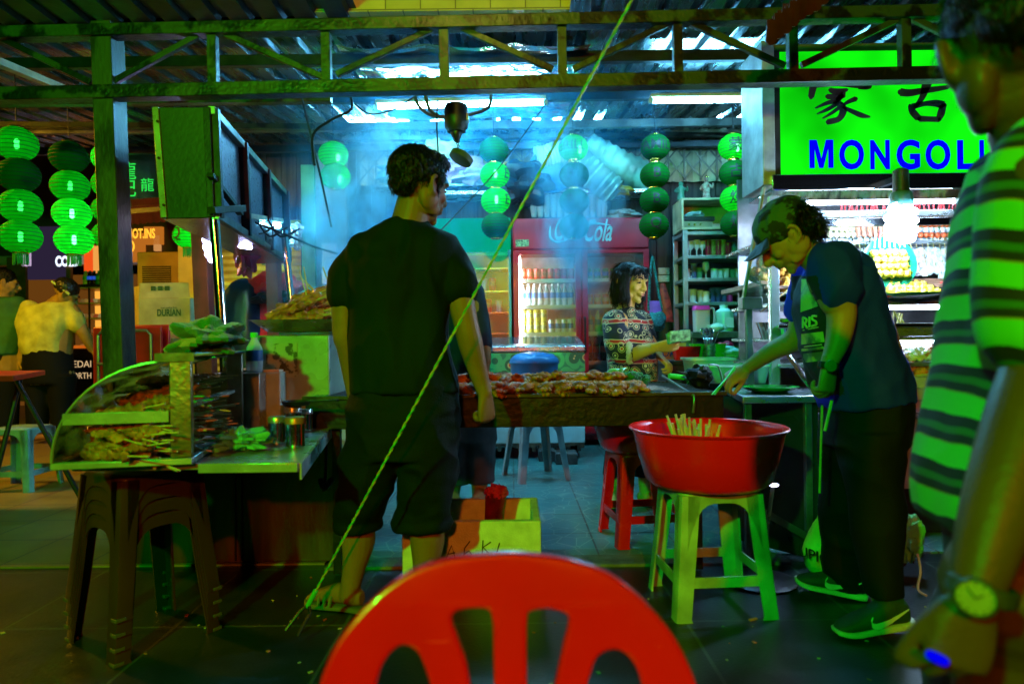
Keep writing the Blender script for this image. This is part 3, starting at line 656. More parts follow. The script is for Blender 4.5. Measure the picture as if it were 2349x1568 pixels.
for i in range(7): inst(dkb, 'soda_bottle', (zx-.01+i*.07, D+.15, rows[3]-.003), 'dark soda bottle low in the unlit cooler door', 'bottle', 'dark bottles in the cooler')
# things on the cooler & shelf above
plast = pm('clear_plastic_bag', (.55,.75,.72), .25, 0, .3, 6, .5, 14, alpha=.7)
def bagmesh(name, c, r, m, parent=None, rough=.35, sc=2.5, seed=1, M=None, n=26, k=18):
    b = MB(); b.blob(c, r, rough, sc, seed, n, k, M); return b.build(name, m, parent, smooth=25)
Mr = Matrix.Rotation(R(32), 3, 'Y')
mint = pm('mint_cup_bag', (.35,.68,.55), .35, 0, .45, 3, .6, 10)
def cupbag(c, L, r, ang, label, m=mint, seed=1):
    M = Matrix.Rotation(R(ang), 3, 'Y'); b = MB(); rr = []
    n = 30
    for i in range(n+1):
        t = i/n; k = 1 if 1 < i < n-1 else .55
        rr.append((r*k*(1+.06*math.sin(i*2.1+seed)+.05*noise.noise(Vector((i*.6, seed, 0)))), -L/2+L*t))
    b.lathe(rr, c, 20, M @ Matrix.Rotation(R(90), 3, 'Y'), cap=True); o = b.build('cup_bundle', m, smooth=50)
    me = o.data; folds(me, .012, (9,9,9), seed); return tag(o, label, 'bag of cups', 'bags of cups on the wall shelf')
cupbag(P(1420,378,6.85), .85, .15, 28, 'mint green long plastic bag of cups, upper one leaning right', seed=3)
cupbag(P(1360,400,6.72), .62, .14, 42, 'mint green bag of cups lying steeply beneath the longer one', seed=5)
cupbag(P(1262,362,6.9), .32, .14, -15, 'white stuffed bag left of the mint cup bags', pm('white_bag', (.75,.85,.85), .4, 0, .2, 4, .5, 12), seed=8)
b = MB(); b.lathe([(.001,0),(.2,0),(.22,.03),(.235,.04)], P(1265,395,6.78), 30, Matrix.Rotation(R(78), 3, 'X')); tag(b.build('basin_lid', pm('blue_basin', (.02,.14,.3), .3)), 'round dark blue tray standing on edge behind the lantern string', 'tray')
for p, r, col, lab, nm in ((P(1010,352,6.85), (.17,.1,.13), (.75,.6,.12), 'yellow plastic bag crumpled on the short wall shelf', 'yb'), (P(1065,385,6.8), (.2,.12,.12), (.75,.35,.5), 'pink plastic bag crumpled behind the hanging lamp disc', 'pb'),
                       (P(1085,404,6.7), (.16,.1,.08), (.6,.5,.75), 'lilac plastic bag drooping over the short shelf edge', 'lb'), (P(1185,383,6.8), (.12,.1,.06), (.8,.5,.04), 'yellow cloth bundle on the black sack', 'yc'),
                       (P(1200,425,6.75), (.26,.14,.2), (.012,.014,.02), 'black sack hanging beside the blue tray', 'bk'), (P(930,395,6.9), (.25,.12,.1), (.05,.25,.32), 'dark blue tarp bundle behind the head of the man in black', 'tb'),
                       (P(1418,438,6.75), (.14,.1,.04), (.8,.55,.02), 'flat yellow packet at the right end of the long shelf', 'yp')):
    tag(bagmesh('plastic_bag', p, r, pm('bag_'+nm, col, .3, 0, .3, 5, .5, 16), rough=.5, sc=2.2, seed=len(nm)+r[0]*10), lab, 'bag', 'bags on the wall shelves')
cupc = pm('clear_cup', (.7,.85,.85), .1, 0, .1, 5, 0, alpha=.45)
cup = MB(); cup.lathe([(.024,0),(.036,.10),(.04,.102),(.038,.098),(.023,.004)], n=14); cupme = cup.mesh('cup'); fixn(cupme); cupme.materials.append(cupc); cupme.shade_smooth()
random.seed(5)
for i, px in enumerate((1225, 1240, 1255, 1270, 1285, 1300, 1345, 1360, 1375, 1385)):
    for k in range(3): inst(cupme, 'glass_tumbler', P(px, 498, 6.75)+Vector((0,0,k*.055)), 'clear tumbler stacked on top of the drinks cooler', 'glass', 'glasses on the cooler', sc=1.05)
tag(bagmesh('plastic_bag', P(1430,492,6.75), (.14,.1,.045), plast, seed=9, rough=.5), 'clear knotted plastic bag lying on top of the cooler at right', 'bag', 'bags on the wall shelves')
# green / teal cupboard behind the man
t = thing('glass_cupboard', 'teal glass fronted cupboard with a green header behind the man in black', 'cupboard', P(1100, 1000, 6.6))
x0, x1 = P(985,600,6.6).x, P(1172,600,6.6).x; zt = P(1080,500,6.6).z; zh2 = P(1080,572,6.6).z
MB().box(x0, x1, 6.6, 7.1, zh2, zt).build('header', em('green_header', (.0,.36,.14), .8), t, bevel=.006)
m = MB(); m.box(x0, x0+.03, 6.62, 7.1, .1, zh2-.003); m.box(x1-.03, x1, 6.62, 7.1, .1, zh2-.003); m.box(x0+.03, x1-.03, 7.06, 7.1, .1, zh2-.003); m.box(x0+.03, x1-.03, 6.62, 7.06, .1, .14); m.build('cabinet', teal, t, bevel=.003)
for y in (615, 668, 717, 765): MB().box(x0+.031, x1-.031, 6.64, 7.0, P(1080,y,6.6).z-.006, P(1080,y,6.6).z+.006).build('shelf', steel, t)
MB().box(x0+.02, x1-.02, 6.6, 6.606, .15, zh2-.03).build('pane', glassy('clear_glass'), t)
random.seed(11)
for i, (px, py) in enumerate(((1075,668),(1095,668),(1110,668),(1130,668),(1060,717),(1090,717),(1120,717),(1145,717),(1075,765),(1105,765))):
    inst(can_r if i % 3 == 0 else cupme, 'stored_jar', P(px, py, 6.8)+Vector((0,0,.008)), 'small jar on the dim shelves of the teal cupboard', 'jar', 'jars in the teal cupboard', sc=1.1)
# chest freezer
D = 5.9
f = thing('chest_freezer', 'white chest freezer with sliding glass top and green patterned trim', 'freezer', P(1190, 1010, D))
x0, x1 = P(1035,800,D).x, P(1340,800,D).x; zf = P(1200,808,D).z; zbk = zf+.06
m = MB(); m.add([(x0,D,.14),(x1,D,.14),(x1,D,zf),(x0,D,zf),(x0,D+.6,.14),(x1,D+.6,.14),(x1,D+.6,zbk),(x0,D+.6,zbk)], [(0,1,2,3),(4,5,6,7),(0,1,5,4),(3,2,6,7),(0,3,7,4),(1,2,6,5)])
m.build('body', pm('freezer_white', (.6,.7,.66), .45, 0, .35, 2.5, .05, col2=(.5,.42,.34), thr=(.30,.5)), f, bevel=.008)
MB().add([(x0-.01,D-.02,zf+.003),(x1+.01,D-.02,zf+.003),(x1+.01,D-.02,zf+.055),(x0-.01,D-.02,zf+.055),(x0-.01,D+.6,zbk+.003),(x1+.01,D+.6,zbk+.003),(x1+.01,D+.6,zbk+.075),(x0-.01,D+.6,zbk+.075)], [(0,1,2,3),(4,5,6,7),(0,1,5,4),(3,2,6,7),(0,3,7,4),(1,2,6,5)]).build('lid_frame', steel, f, bevel=.01)
MB().add([(x0+.04,D+.03,zf+.06),(x1-.04,D+.03,zf+.06),(x1-.04,D+.56,zbk+.078),(x0+.04,D+.56,zbk+.078)], [(0,1,2,3)]).build('glass_lid', pm('dark_glass', (.02,.1,.12), .08), f)
trim = bpy.data.materials.new('flower_trim'); trim.use_nodes = True; N = trim.node_tree.nodes; L = trim.node_tree.links; b = N['Principled BSDF']
tc = N.new('ShaderNodeTexCoord'); mp = N.new('ShaderNodeMapping'); mp.inputs['Scale'].default_value = (1,.01,1); vo = N.new('ShaderNodeTexVoronoi'); vo.inputs['Scale'].default_value = 9
L.new(tc.outputs['Object'], mp.inputs[0]); L.new(mp.outputs[0], vo.inputs[0]); rp = N.new('ShaderNodeValToRGB'); rp.color_ramp.interpolation = 'CONSTANT'
for p_, c_ in ((0,(.6,.05,.03)),(.22,(.7,.45,.1)),(.3,(.02,.12,.03)),(.5,(.06,.4,.08)),(.75,(.02,.2,.05))):
    e = rp.color_ramp.elements.new(p_); e.color = (*c_, 1)
L.new(vo.outputs[0], rp.inputs[0]); L.new(rp.outputs[0], b.inputs['Base Color'])
MB().box(x0-.004, x1+.004, D-.012, D-.003, zf-.17, zf-.004).build('trim_band', trim, f)
MB().box(x0+.02, x0+.03, D-.015, D-.005, .2, .22).build('badge', dark, f)
rust = pm('rusted_edge', (.12,.06,.03), .8, .2, .6, 12, .5)
mm = MB(); random.seed(8); x = x0
while x < x1-.03:
    h = random.uniform(.015,.07); mm.box(x, x+.03, D-.006, D+.5, .14-h, .142); x += .03
mm.build('rusted_base', rust, f); 
for x in (x0+.08, x1-.16): MB().box(x, x+.1, D+.05, D+.4, .009, .07).build('foot', dark, f)
# blue drum on pale stool
D = 5.1; c0 = P(1226, 870, D)
def lathe_thing(name, label, cat_, c, prof, m, n=28, group=None, sx=1, sy=1): return tag(MB().lathe(prof, c, n, sx=sx, sy=sy).build(name, m, smooth=40), label, cat_, group)
bt = pm('blue_tub', (.02,.2,.5), .35, 0, .2, 4, .05)
zs = .45
dr = thing('plastic_drum', 'big blue lidded plastic drum on a pale stool behind the grill', 'drum', (c0.x, D, zs))
MB().lathe([(.001,0),(.15,0),(.165,.02),(.175,.30),(.178,.40)], (c0.x, D, zs+.01), 32).build('tub', bt, dr, smooth=50)
MB().lathe([(.184,.395),(.187,.405),(.184,.415),(.176,.435),(.14,.468),(.06,.482),(.001,.485)], (c0.x, D, zs+.01), 32).build('lid', bt, dr, smooth=50)
# ---------------- plastic stool builder
def stool(m, h=.45, top=.15, base=.185, label='', rails=True, legw=.058, name='plastic_stool', group=None):
    t = thing(name, label, 'stool', (0,0,0), group)
    s = MB(); r = top; zt = h
    pl = []
    for k in range(32):
        a = 2*math.pi*k/32; cx, sy_ = math.cos(a), math.sin(a); q = 2/7
        pl.append((math.copysign(abs(cx)**q, cx)*r, math.copysign(abs(sy_)**q, sy_)*r))
    for sc, z0_, z1_ in ((1, zt-.022, zt),):
        s.add([(x*1.0, y*1.0, zt-.03) for x, y in pl]+[(x, y, zt-.008) for x, y in pl]+[(x*.96, y*.96, zt) for x, y in pl], [tuple(range(64, 96))]+[(i, (i+1)%32, 32+(i+1)%32, 32+i) for i in range(32)]+[(32+i, 32+(i+1)%32, 64+(i+1)%32, 64+i) for i in range(32)])
    def side(u, z):  # half width at height z
        return top+(base-top)*(1-z/h)
    for k in range(4):
        M = Matrix.Rotation(k*math.pi/2, 3, 'Z'); n = 14; vs = []
        # arched apron between the legs
        for i in range(n+1):
            u = -1+2*i/n; zz = h-.04-.17*abs(u)**3.6; w = side(0, zz)
            for th in (0, -.006):
                vs.append(M@Vector((u*(top-legw*.35), -side(0, h-.01)-th, h-.01))); vs.append(M@Vector((u*(top-legw*.2), -w-th, zz)))
        s.add(vs, [(4*i, 4*i+4, 4*i+5, 4*i+1) for i in range(n)]+[(4*i+2, 4*i+3, 4*i+7, 4*i+6) for i in range(n)]+[(4*i+1, 4*i+5, 4*i+7, 4*i+3) for i in range(n)])
    s.build('seat', m, t, smooth=50)
    for k in range(4):
        M = Matrix.Rotation(k*math.pi/2, 3, 'Z'); l = MB(); vs = []
        for z in (h-.012, h-.10, h*.5, .012, 0):
            w = side(0, z); lw = legw*(.82+.18*(z/h)) if z > .01 else legw*.9; w2 = w+(.004 if z < .013 else 0)
            prof = [(-w2+lw, -w2), (-w2+.015, -w2), (-w2+.004, -w2+.004), (-w2, -w2+.015), (-w2, -w2+lw), (-w2+.008, -w2+lw), (-w2+.012, -w2+.014), (-w2+lw, -w2+.008)]
            vs += [M@Vector((x, y, z)) for x, y in prof]
        n = 8
        l.add(vs, [(i*n+j, i*n+(j+1)%n, (i+1)*n+(j+1)%n, (i+1)*n+j) for i in range(4) for j in range(n)]+[tuple(range(n)), tuple(32+j for j in range(n))])
        l.build('leg', m, t, smooth=40)
        if rails:
            z = h*.30; w = side(0, z); l = MB(); a = M@Vector((-w+.03, -w+.005, z)); b_ = M@Vector((w-.03, -w+.005, z)); l.bar(a, b_, .008, .038); l.build('rail', m, t)
    return t
stm = pm('pale_stool', (.3,.42,.45), .4)
s = stool(stm, .45, .15, .2, 'pale grey stool carrying the blue drum', rails=False); s.location = (c0.x+.0, D, .008); s.rotation_euler = (0,0,R(20))
for i, (px, py, w, d_) in enumerate(((1255,1040,.14,5.75),(1300,1045,.18,5.6))):
    p = P(px, py, d_); o = MB().box(p.x-w/2, p.x+w/2, d_, d_+.2, .01, .1).build('brick_block', pm('dark_block', (.08,.06,.05), .8, 0, .4, 9, .5), bevel=.006); tag(o, ('narrow' if i == 0 else 'wide')+' dark block on the tiles under the freezer', 'block', 'blocks under the freezer')
# ---------------- crockery shelf
D = 6.0
t = thing('crockery_rack', 'steel rack of glasses and cups beside the display stall', 'rack', P(1655, 1000, D))
x0, x1 = P(1568,600,D).x, P(1748,600,D).x; ztop = P(1650,526,D).z
gsteel = pm('rack_steel', (.42,.5,.46), .35, .7, .2, 5, .05)
for x in (x0, x1-.04): MB().box(x, x+.04, D, D+.04, .01, ztop).build('upright', gsteel, t, bevel=.003)
for x in (x0, x1-.04): MB().box(x, x+.04, D+.36, D+.4, .01, ztop).build('upright', gsteel, t, bevel=.003)
shz = [P(1650,y,D).z for y in (530, 585, 637, 692, 765)]
for z in shz: MB().box(x0+.002, x1-.002, D-.004, D+.404, z-.03, z).build('shelf', gsteel, t, bevel=.003)
MB().box(x0+.04, x1-.04, D+.405, D+.41, .4, ztop).build('back_panel', pm('rack_back', (.07,.075,.07), .5), t)
random.seed(21)
gl = {'amber': pm('glass_amber', (.25,.3,.05), .1, alpha=.6), 'red': pm('glass_red', (.35,.01,.04), .15, alpha=.75), 'clear': cupc, 'green': pm('glass_green', (.06,.35,.15), .1, alpha=.6), 'blue': pm('glass_blue', (.08,.12,.35), .12, alpha=.6), 'pink': pm('plastic_pink', (.75,.03,.3), .35), 'white': white}
def glassme(m, h, r, kind):
    b = MB()
    if kind == 'wine': b.lathe([(.03,0),(.006,.006),(.006,h*.4),(r,h*.62),(r*.85,h),(r*.8,h-.002),(r*.9,h*.65),(.001,h*.45)], n=16)
    elif kind == 'mug': b.lathe([(r*.9,0),(r,.01),(r,h),(r*.9,h),(r*.88,.01),(.001,.008)], n=16); b.tube([(r,0,h*.8),(r*1.6,0,h*.75),(r*1.6,0,h*.3),(r,0,h*.22)], .006, 6, sm=3)
    else: b.lathe([(r*.75,0),(r,h),(r*.93,h),(r*.7,.008),(.001,.006)], n=16)
    me = b.mesh('g'); fixn(me); me.materials.append(m); me.shade_smooth(); me.set_sharp_from_angle(angle=R(50)); return me
cache = {}
def G(col, h, r, kind='cup'):
    k = (col, h, r, kind)
    if k not in cache: cache[k] = glassme(gl[col], h, r, kind)
    return cache[k]
def row(z, items, lab):
    for px, col, h, r, kind in items:
        word = {'wine': 'stemmed glass', 'mug': 'mug', 'cup': 'tumbler'}[kind]
        o = inst(G(col, h, r, kind), 'drinking_glass' if kind != 'mug' else 'mug', (P(px, 600, D).x, D+.12, z+.001), '%s %s %s' % ({'amber': 'amber', 'red': 'dark red', 'clear': 'clear', 'green': 'green', 'blue': 'dark blue', 'pink': 'pink', 'white': 'white'}[col], word, lab), 'glass' if kind != 'mug' else 'mug', 'glassware on the rack')
row(shz[1], [(1582,'white',.1,.026,'cup'),(1592,'clear',.14,.035,'wine'),(1607,'clear',.15,.035,'wine'),(1620,'clear',.14,.035,'wine'),(1634,'red',.15,.03,'cup'),(1646,'amber',.15,.03,'cup'),(1658,'red',.15,.03,'cup'),(1668,'amber',.15,.03,'cup'),(1681,'red',.12,.03,'cup'),(1696,'green',.13,.032,'cup'),(1710,'green',.13,.032,'cup'),(1724,'clear',.12,.03,'cup')], 'on the top shelf of the crockery rack')
row(shz[2], [(1583,'white',.09,.03,'mug'),(1600,'blue',.14,.028,'cup'),(1613,'green',.1,.028,'cup'),(1628,'clear',.15,.034,'wine'),(1648,'clear',.09,.034,'mug'),(1662,'clear',.085,.03,'cup'),(1675,'clear',.09,.03,'cup'),(1690,'green',.08,.03,'cup'),(1705,'clear',.09,.033,'mug'),(1722,'clear',.09,.03,'cup')], 'on the second shelf of the crockery rack')
row(shz[3], [(1580,'amber',.13,.028,'cup'),(1596,'clear',.12,.038,'cup'),(1614,'clear',.11,.028,'cup'),(1627,'white',.1,.032,'mug'),(1643,'blue',.13,.028,'cup'),(1656,'blue',.13,.028,'cup'),(1670,'blue',.13,.028,'cup'),(1683,'pink',.11,.032,'cup'),(1706,'blue',.12,.03,'cup')], 'on the third shelf of the crockery rack')
# cream open box on top
bx = thing('open_box', 'cream open wooden box on the rack holding a radio', 'box', P(1630, 522, D)); cr = pm('cream_box', (.5,.45,.25), .6, 0, .3, 6, .2)
a0, a1, b0, b1 = P(1565,490,D).x, P(1702,490,D).x, ztop+.005, P(1630,452,D).z
m = MB(); m.box(a0, a1, D+.02, D+.36, b0, b0+.02); m.box(a0, a1, D+.02, D+.36, b1-.02, b1); m.box(a0, a0+.02, D+.02, D+.36, b0+.02, b1-.02); m.box(a1-.02, a1, D+.02, D+.36, b0+.02, b1-.02); m.box(a0+.02, a1-.02, D+.33, D+.36, b0+.02, b1-.02)
m.build('case', cr, bx, bevel=.004)
rd = thing('radio', 'black and olive radio set inside the cream box', 'radio', P(1605, 515, D)); q = P(1605, 515, D).x
MB().box(q-.13, q+.13, D+.06, D+.24, b0+.022, b0+.08).build('body', pm('olive_radio', (.2,.22,.1), .5), rd, bevel=.004); MB().box(q-.14, q+.15, D+.05, D+.24, b0+.084, b0+.12).build('top_unit', black, rd, bevel=.004)
for k in range(3): MB().tube([(q-.08+k*.05, D+.045, b0+.05), (q-.08+k*.05, D+.062, b0+.05)], .008, 10).build('knob', gold, rd)
tag(bagmesh('plastic_bag', (q, D+.15, b0+.15), (.08,.06,.03), plast, seed=4, rough=.5, n=16, k=10), 'small clear bag resting on the radio', 'bag')
# figurines
def figurine(px, py, h, m, lab):
    t = thing('figurine', lab, 'figurine', P(px, py, D)); c = P(px, py, D)+Vector((0,.15,0)); b = MB()
    b.loft([(c, Vector((.04,0,0)), Vector((0,.03,0))), (c+Vector((0,0,h*.3)), Vector((.03,0,0)), Vector((0,.022,0))), (c+Vector((0,0,h*.6)), Vector((.032,0,0)), Vector((0,.025,0))), (c+Vector((0,0,h*.78)), Vector((.012,0,0)), Vector((0,.012,0)))], n=12)
    b.ell(c+Vector((0,0,h*.86)), (.02,.02,.024)); b.limb([c+Vector((-.03,0,h*.62)), c+Vector((-.055,-.01,h*.45)), c+Vector((-.03,-.03,h*.4))], [.01,.009,.007], 8); b.limb([c+Vector((.03,0,h*.62)), c+Vector((.055,-.01,h*.5)), c+Vector((.05,-.03,h*.65))], [.01,.009,.007], 8)
    b.build('body', m, t); MB().lathe([(.02,h*.92),(.012,h*.96),(.001,h)], c, 10).build('hat', gold, t)
figurine(1632, 451, .22, pm('painted_figurine', (.6,.55,.4), .4, 0, .9, 30, .3, col2=(.3,.05,.04)), 'small painted figurine standing on the cream box')
figurine(1572, 451, .17, pm('jade_figurine', (.05,.2,.12), .4), 'dark green seated figurine on the corner of the cream box')
# wall sockets
for i, (px, py) in enumerate(((1524,621),(1524,638))):
    t = thing('wall_socket', ('upper' if i == 0 else 'lower')+' white double socket on the dark wall right of the cooler', 'socket', P(px, py, 7.25), 'wall sockets')
    p = P(px, py, 7.25); MB().box(p.x-.06, p.x+.06, 7.27, 7.3, p.z-.035, p.z+.035).build('plate', white, t, bevel=.004)
    for k in (-.03, .03): MB().box(p.x+k-.012, p.x+k+.012, 7.262, 7.272, p.z-.01, p.z+.01).build('switch', inner, t, bevel=.002)
# hanging bags at right of the woman
hb = thing('knit_bag', 'teal knitted bag with a purple cloth hanging beside the cooler', 'hanging bag', P(1505, 700, 5.9)); p = P(1505, 735, 5.9)
kn = pm('teal_knit', (.02,.22,.22), .8, 0, .6, 60, .6, 90, stretch=(1,1,4))
MB().blob(p, (.085,.05,.09), .15, 2, 3, 24, 16).build('pouch', kn, hb)
MB().loft([(P(1500,690,5.9), Vector((.05,0,0)), Vector((0,.02,0))), (P(1505,720,5.9), Vector((.055,0,0)), Vector((0,.03,0)))], n=14, k=2).build('purple_cloth', pm('purple_cloth', (.3,.1,.6), .7), hb)
for a, b in ((1497,1488),(1497,1518)): MB().tube([P(1497,588,5.92), P((a+b)/2-2,640,5.9), P(b,712,5.9)], .012, 8, sm=4).build('strap', kn, hb)
o = MB().loft([(P(1520,650,5.95), Vector((.02,0,0)), Vector((0,.012,0))), (P(1526,690,5.93), Vector((.045,0,0)), Vector((0,.02,0))), (P(1535,738,5.93), Vector((.04,0,0)), Vector((0,.02,0)))], n=12).build('red_pouch', pm('red_pouch', (.4,.03,.02), .5, 0, .5, 20)); tag(o, 'slim red printed pouch hanging right of the teal knitted bag', 'pouch')
# ---------------- counter right of the woman with utensils
D = 4.7
t = thing('prep_counter', 'dark topped counter between the woman and the crockery rack', 'counter', P(1650, 1000, D))
x0, x1 = P(1522,830,D).x, P(1850,830,D).x; zc = P(1600,826,D).z
MB().box(x0, x1, D, D+.6, zc-.03, zc).build('top', dark, t, bevel=.004); MB().box(x0+.02, x1-.02, D+.02, D+.58, .01, zc-.032).build('cabinet', dark, t, bevel=.004)
D2 = 5.3
t = thing('raised_shelf', 'raised steel shelf behind the prep counter carrying jugs', 'shelf', P(1650, 770, D2)); x2, x3 = P(1587,770,D2).x, P(1765,770,D2).x; zs2 = P(1650,760,D2).z
MB().box(x2, x3, D2, D2+.35, zs2-.05, zs2).build('top', steel_d, t, bevel=.004)
for x in (x2+.01, x3-.04): MB().box(x, x+.03, D2+.01, D2+.04, .01, zs2-.05).build('leg', steel_d, t)
MB().box(x2, x3, D2+.32, D2+.34, .5, zs2-.055).build('back_panel', pm('grey_board', (.3,.32,.34), .5), t)
# jug with pink lid
j = thing('water_jug', 'translucent square jug with a bright pink lid', 'jug', P(1617, 758, D2)); p = Vector((P(1617,758,D2).x, D2+.1, zs2))
jm = pm('frosted_jug', (.55,.5,.48), .35, 0, .1, 3, 0)
MB().loft([(p+Vector((0,0,.002)), Vector((.058,0,0)), Vector((0,.05,0))), (p+Vector((0,0,.17)), Vector((.062,0,0)), Vector((0,.055,0)))], n=24, k=1, ex=5).build('body', jm, j)
MB().loft([(p+Vector((0,0,.172)), Vector((.066,0,0)), Vector((0,.058,0))), (p+Vector((0,0,.205)), Vector((.06,0,0)), Vector((0,.05,0)))], n=24, k=1, ex=5).build('lid', gl['pink'], j)
MB().tube([p+Vector((.06,0,.18)), p+Vector((.1,0,.18)), p+Vector((.1,0,.06)), p+Vector((.062,0,.05))], .009, 8, sm=3).build('handle', jm, j)
k_ = thing('teapot', 'small mint white teapot beside the pink lidded jug', 'teapot', P(1650, 758, D2)); p = Vector((P(1648,758,D2).x, D2+.03, zs2)); tw = pm('mint_ceramic', (.5,.75,.62), .2)
MB().lathe([(.025,0),(.05,.015),(.055,.035),(.045,.055),(.02,.065),(.001,.07)], p, 20).build('body', tw, k_); MB().tube([p+Vector((-.05,0,.03)), p+Vector((-.075,0,.05))], [.01,.006], 8).build('spout', tw, k_); MB().tube([p+Vector((.05,0,.045)), p+Vector((.075,0,.04)), p+Vector((.05,0,.02))], .005, 6, sm=3).build('handle', tw, k_)
k_ = thing('blender_jug', 'round white lidded canister with a pale label', 'canister', P(1675, 758, D2)); p = Vector((P(1674,758,D2).x, D2+.14, zs2))
MB().lathe([(.001,0),(.07,0),(.075,.13),(.07,.16),(.03,.185)], p, 24).build('body', tw, k_); MB().lathe([(.028,.186),(.032,.188),(.032,.21),(.001,.214)], p, 16).build('lid', tw, k_)
MB().box(p.x-.02, p.x+.05, p.y-.083, p.y-.076, p.z+.03, p.z+.11).build('label', white, k_)
o = MB().lathe([(.001,0),(.10,.004),(.11,.03),(.09,.05),(.001,.055)], P(1722,730,D2)+Vector((0,.1,0)), 28, Matrix.Rotation(R(82), 3, 'X')).build('frying_pan', black); tag(o, 'black round pan leaning at the right end of the raised shelf', 'pan')
# cutlery holders
k_ = thing('cutlery_cup', 'steel cup crammed with spoons and forks beside green holders', 'cutlery holder', P(1632, 812, 4.6)); D3 = 4.75; zc2 = zc
p = Vector((P(1632,812,D3).x, D3+.05, zc2)); MB().lathe([(.04,0),(.046,.11),(.043,.11),(.038,.004),(.001,.003)], p, 20).build('cup', steel, k_)
random.seed(2)
spn = MB(); spn.tube([(0,0,0),(0,0,.13)], .004, 6); spn.ell((0,0,.155), (.015,.004,.026), n=10, m=8); spme = spn.mesh('spoon'); fixn(spme); spme.materials.append(chrome); spme.shade_smooth()
for i in range(13):
    a = random.uniform(0, 6.28); tl = random.uniform(.05, .4)
    inst(spme, 'spoon', p+Vector((math.cos(a)*.02, math.sin(a)*.02, .045)), 'shiny spoon standing in the steel cup on the prep counter', 'spoon', 'spoons in the steel cup', rot=(tl*math.sin(a), -tl*math.cos(a), a))
gp = pm('bright_green_plastic', (.04,.65,.03), .35)
for px, lab in ((1605,'left of'), (1655,'right of')):
    p = Vector((P(px,815,D3).x, D3+.07, zc2)); b = MB(); b.loft([(p, Vector((.03,0,0)), Vector((0,.03,0))), (p+Vector((0,0,.1)), Vector((.042,0,0)), Vector((0,.04,0)))], n=16, k=1, ex=6); b.loft([(p+Vector((0,0,.101)), Vector((.048,0,0)), Vector((0,.045,0))), (p+Vector((0,0,.112)), Vector((.05,0,0)), Vector((0,.047,0)))], n=16, k=1, ex=6)
    tag(b.build('plastic_holder', gp, smooth=40), 'bright green plastic holder %s the spoons' % lab, 'holder')
p = Vector((P(1578,815,D3).x, D3+.05, zc2)); b = MB(); b.loft([(p, Vector((.08,0,0)), Vector((0,.05,0))), (p+Vector((0,0,.085)), Vector((.09,0,0)), Vector((0,.06,0)))], n=24, k=1, ex=6, cap=False)
b.loft([(p+Vector((0,0,.085)), Vector((.095,0,0)), Vector((0,.065,0))), (p+Vector((0,0,.095)), Vector((.095,0,0)), Vector((0,.065,0)))], n=24, k=1, ex=6)
tag(b.build('plastic_basket', redpl, smooth=40), 'red orange plastic basket near the hand holding money', 'basket')
for px, h, r, m_, lab in ((1672,.12,.035,pm('crimson_plastic', (.5,.01,.05), .3),'crimson tub behind the green holder'), (1690,.13,.045,pm('crimson_plastic', (.5,.01,.05), .3),'larger crimson tub near the steel post')):
    p = Vector((P(px,815,D3).x, D3+.2, zc2)); tag(MB().lathe([(.001,0),(r*.9,0),(r,h*.8),(r*.9,h*.84),(r*.3,h),(.001,h*1.02)], p, 20).build('sauce_tub', m_), lab, 'tub')
b = bagmesh('paper_towel', Vector((P(1715,812,4.4).x, 4.85, zc+.045)), (.12,.07,.05), pm('mint_paper', (.35,.65,.6), .7, 0, .1, 4, .2), seed=6, rough=.25, n=18, k=12); tag(b, 'mint coloured folded cloth behind the plastic bins', 'cloth')
sb = thing('sauce_box', 'yellow box with blue capitals behind the woman\'s hand', 'box', P(1560, 815, 5.0)); p = P(1560, 822, 5.0)
MB().box(p.x-.12, p.x+.05, 5.02, 5.1, zc, zc+.12).build('carton', pm('yellow_carton', (.65,.55,.15), .6), sb); text('lettering', 'DASA', (p.x-.035, 5.015, zc+.02), .075, mbl, sb, ext=.001)
# translucent bins
bm_ = pm('frosted_bin', (.55,.68,.7), .35, 0, .1, 3, 0, alpha=.6)
for px0, px1, y0, y1, d0, lab in ((1592,1690,826,878,3.75,'larger frosted plastic bin at the end of the grill'), (1625,1772,840,882,3.5,'long frosted plastic bin nearer the green plate')):
    a = P(px0, y1, d0); b_ = P(px1, y1, d0); h = (y1-y0)*d0/FPX; k_ = thing('plastic_bin', lab, 'bin', (a+b_)/2); w = (b_.x-a.x)/2; cc = Vector(((a.x+b_.x)/2, d0+.14, .793))
    MB().loft([(cc, Vector((w*.9,0,0)), Vector((0,.12,0))), (cc+Vector((0,0,h*.95)), Vector((w,0,0)), Vector((0,.14,0)))], n=28, k=1, ex=9, cap=False).build('tub', bm_, k_)
    MB().loft([(cc+Vector((0,0,h*.9)), Vector((w+.012,0,0)), Vector((0,.152,0))), (cc+Vector((0,0,h)), Vector((w+.012,0,0)), Vector((0,.152,0))), (cc+Vector((0,0,h)), Vector((w-.004,0,0)), Vector((0,.136,0))), (cc+Vector((0,0,h*.9)), Vector((w-.004,0,0)), Vector((0,.136,0)))], n=28, k=1, ex=9, cap=False).build('rim', pm('white_rim', (.7,.78,.8), .35), k_)
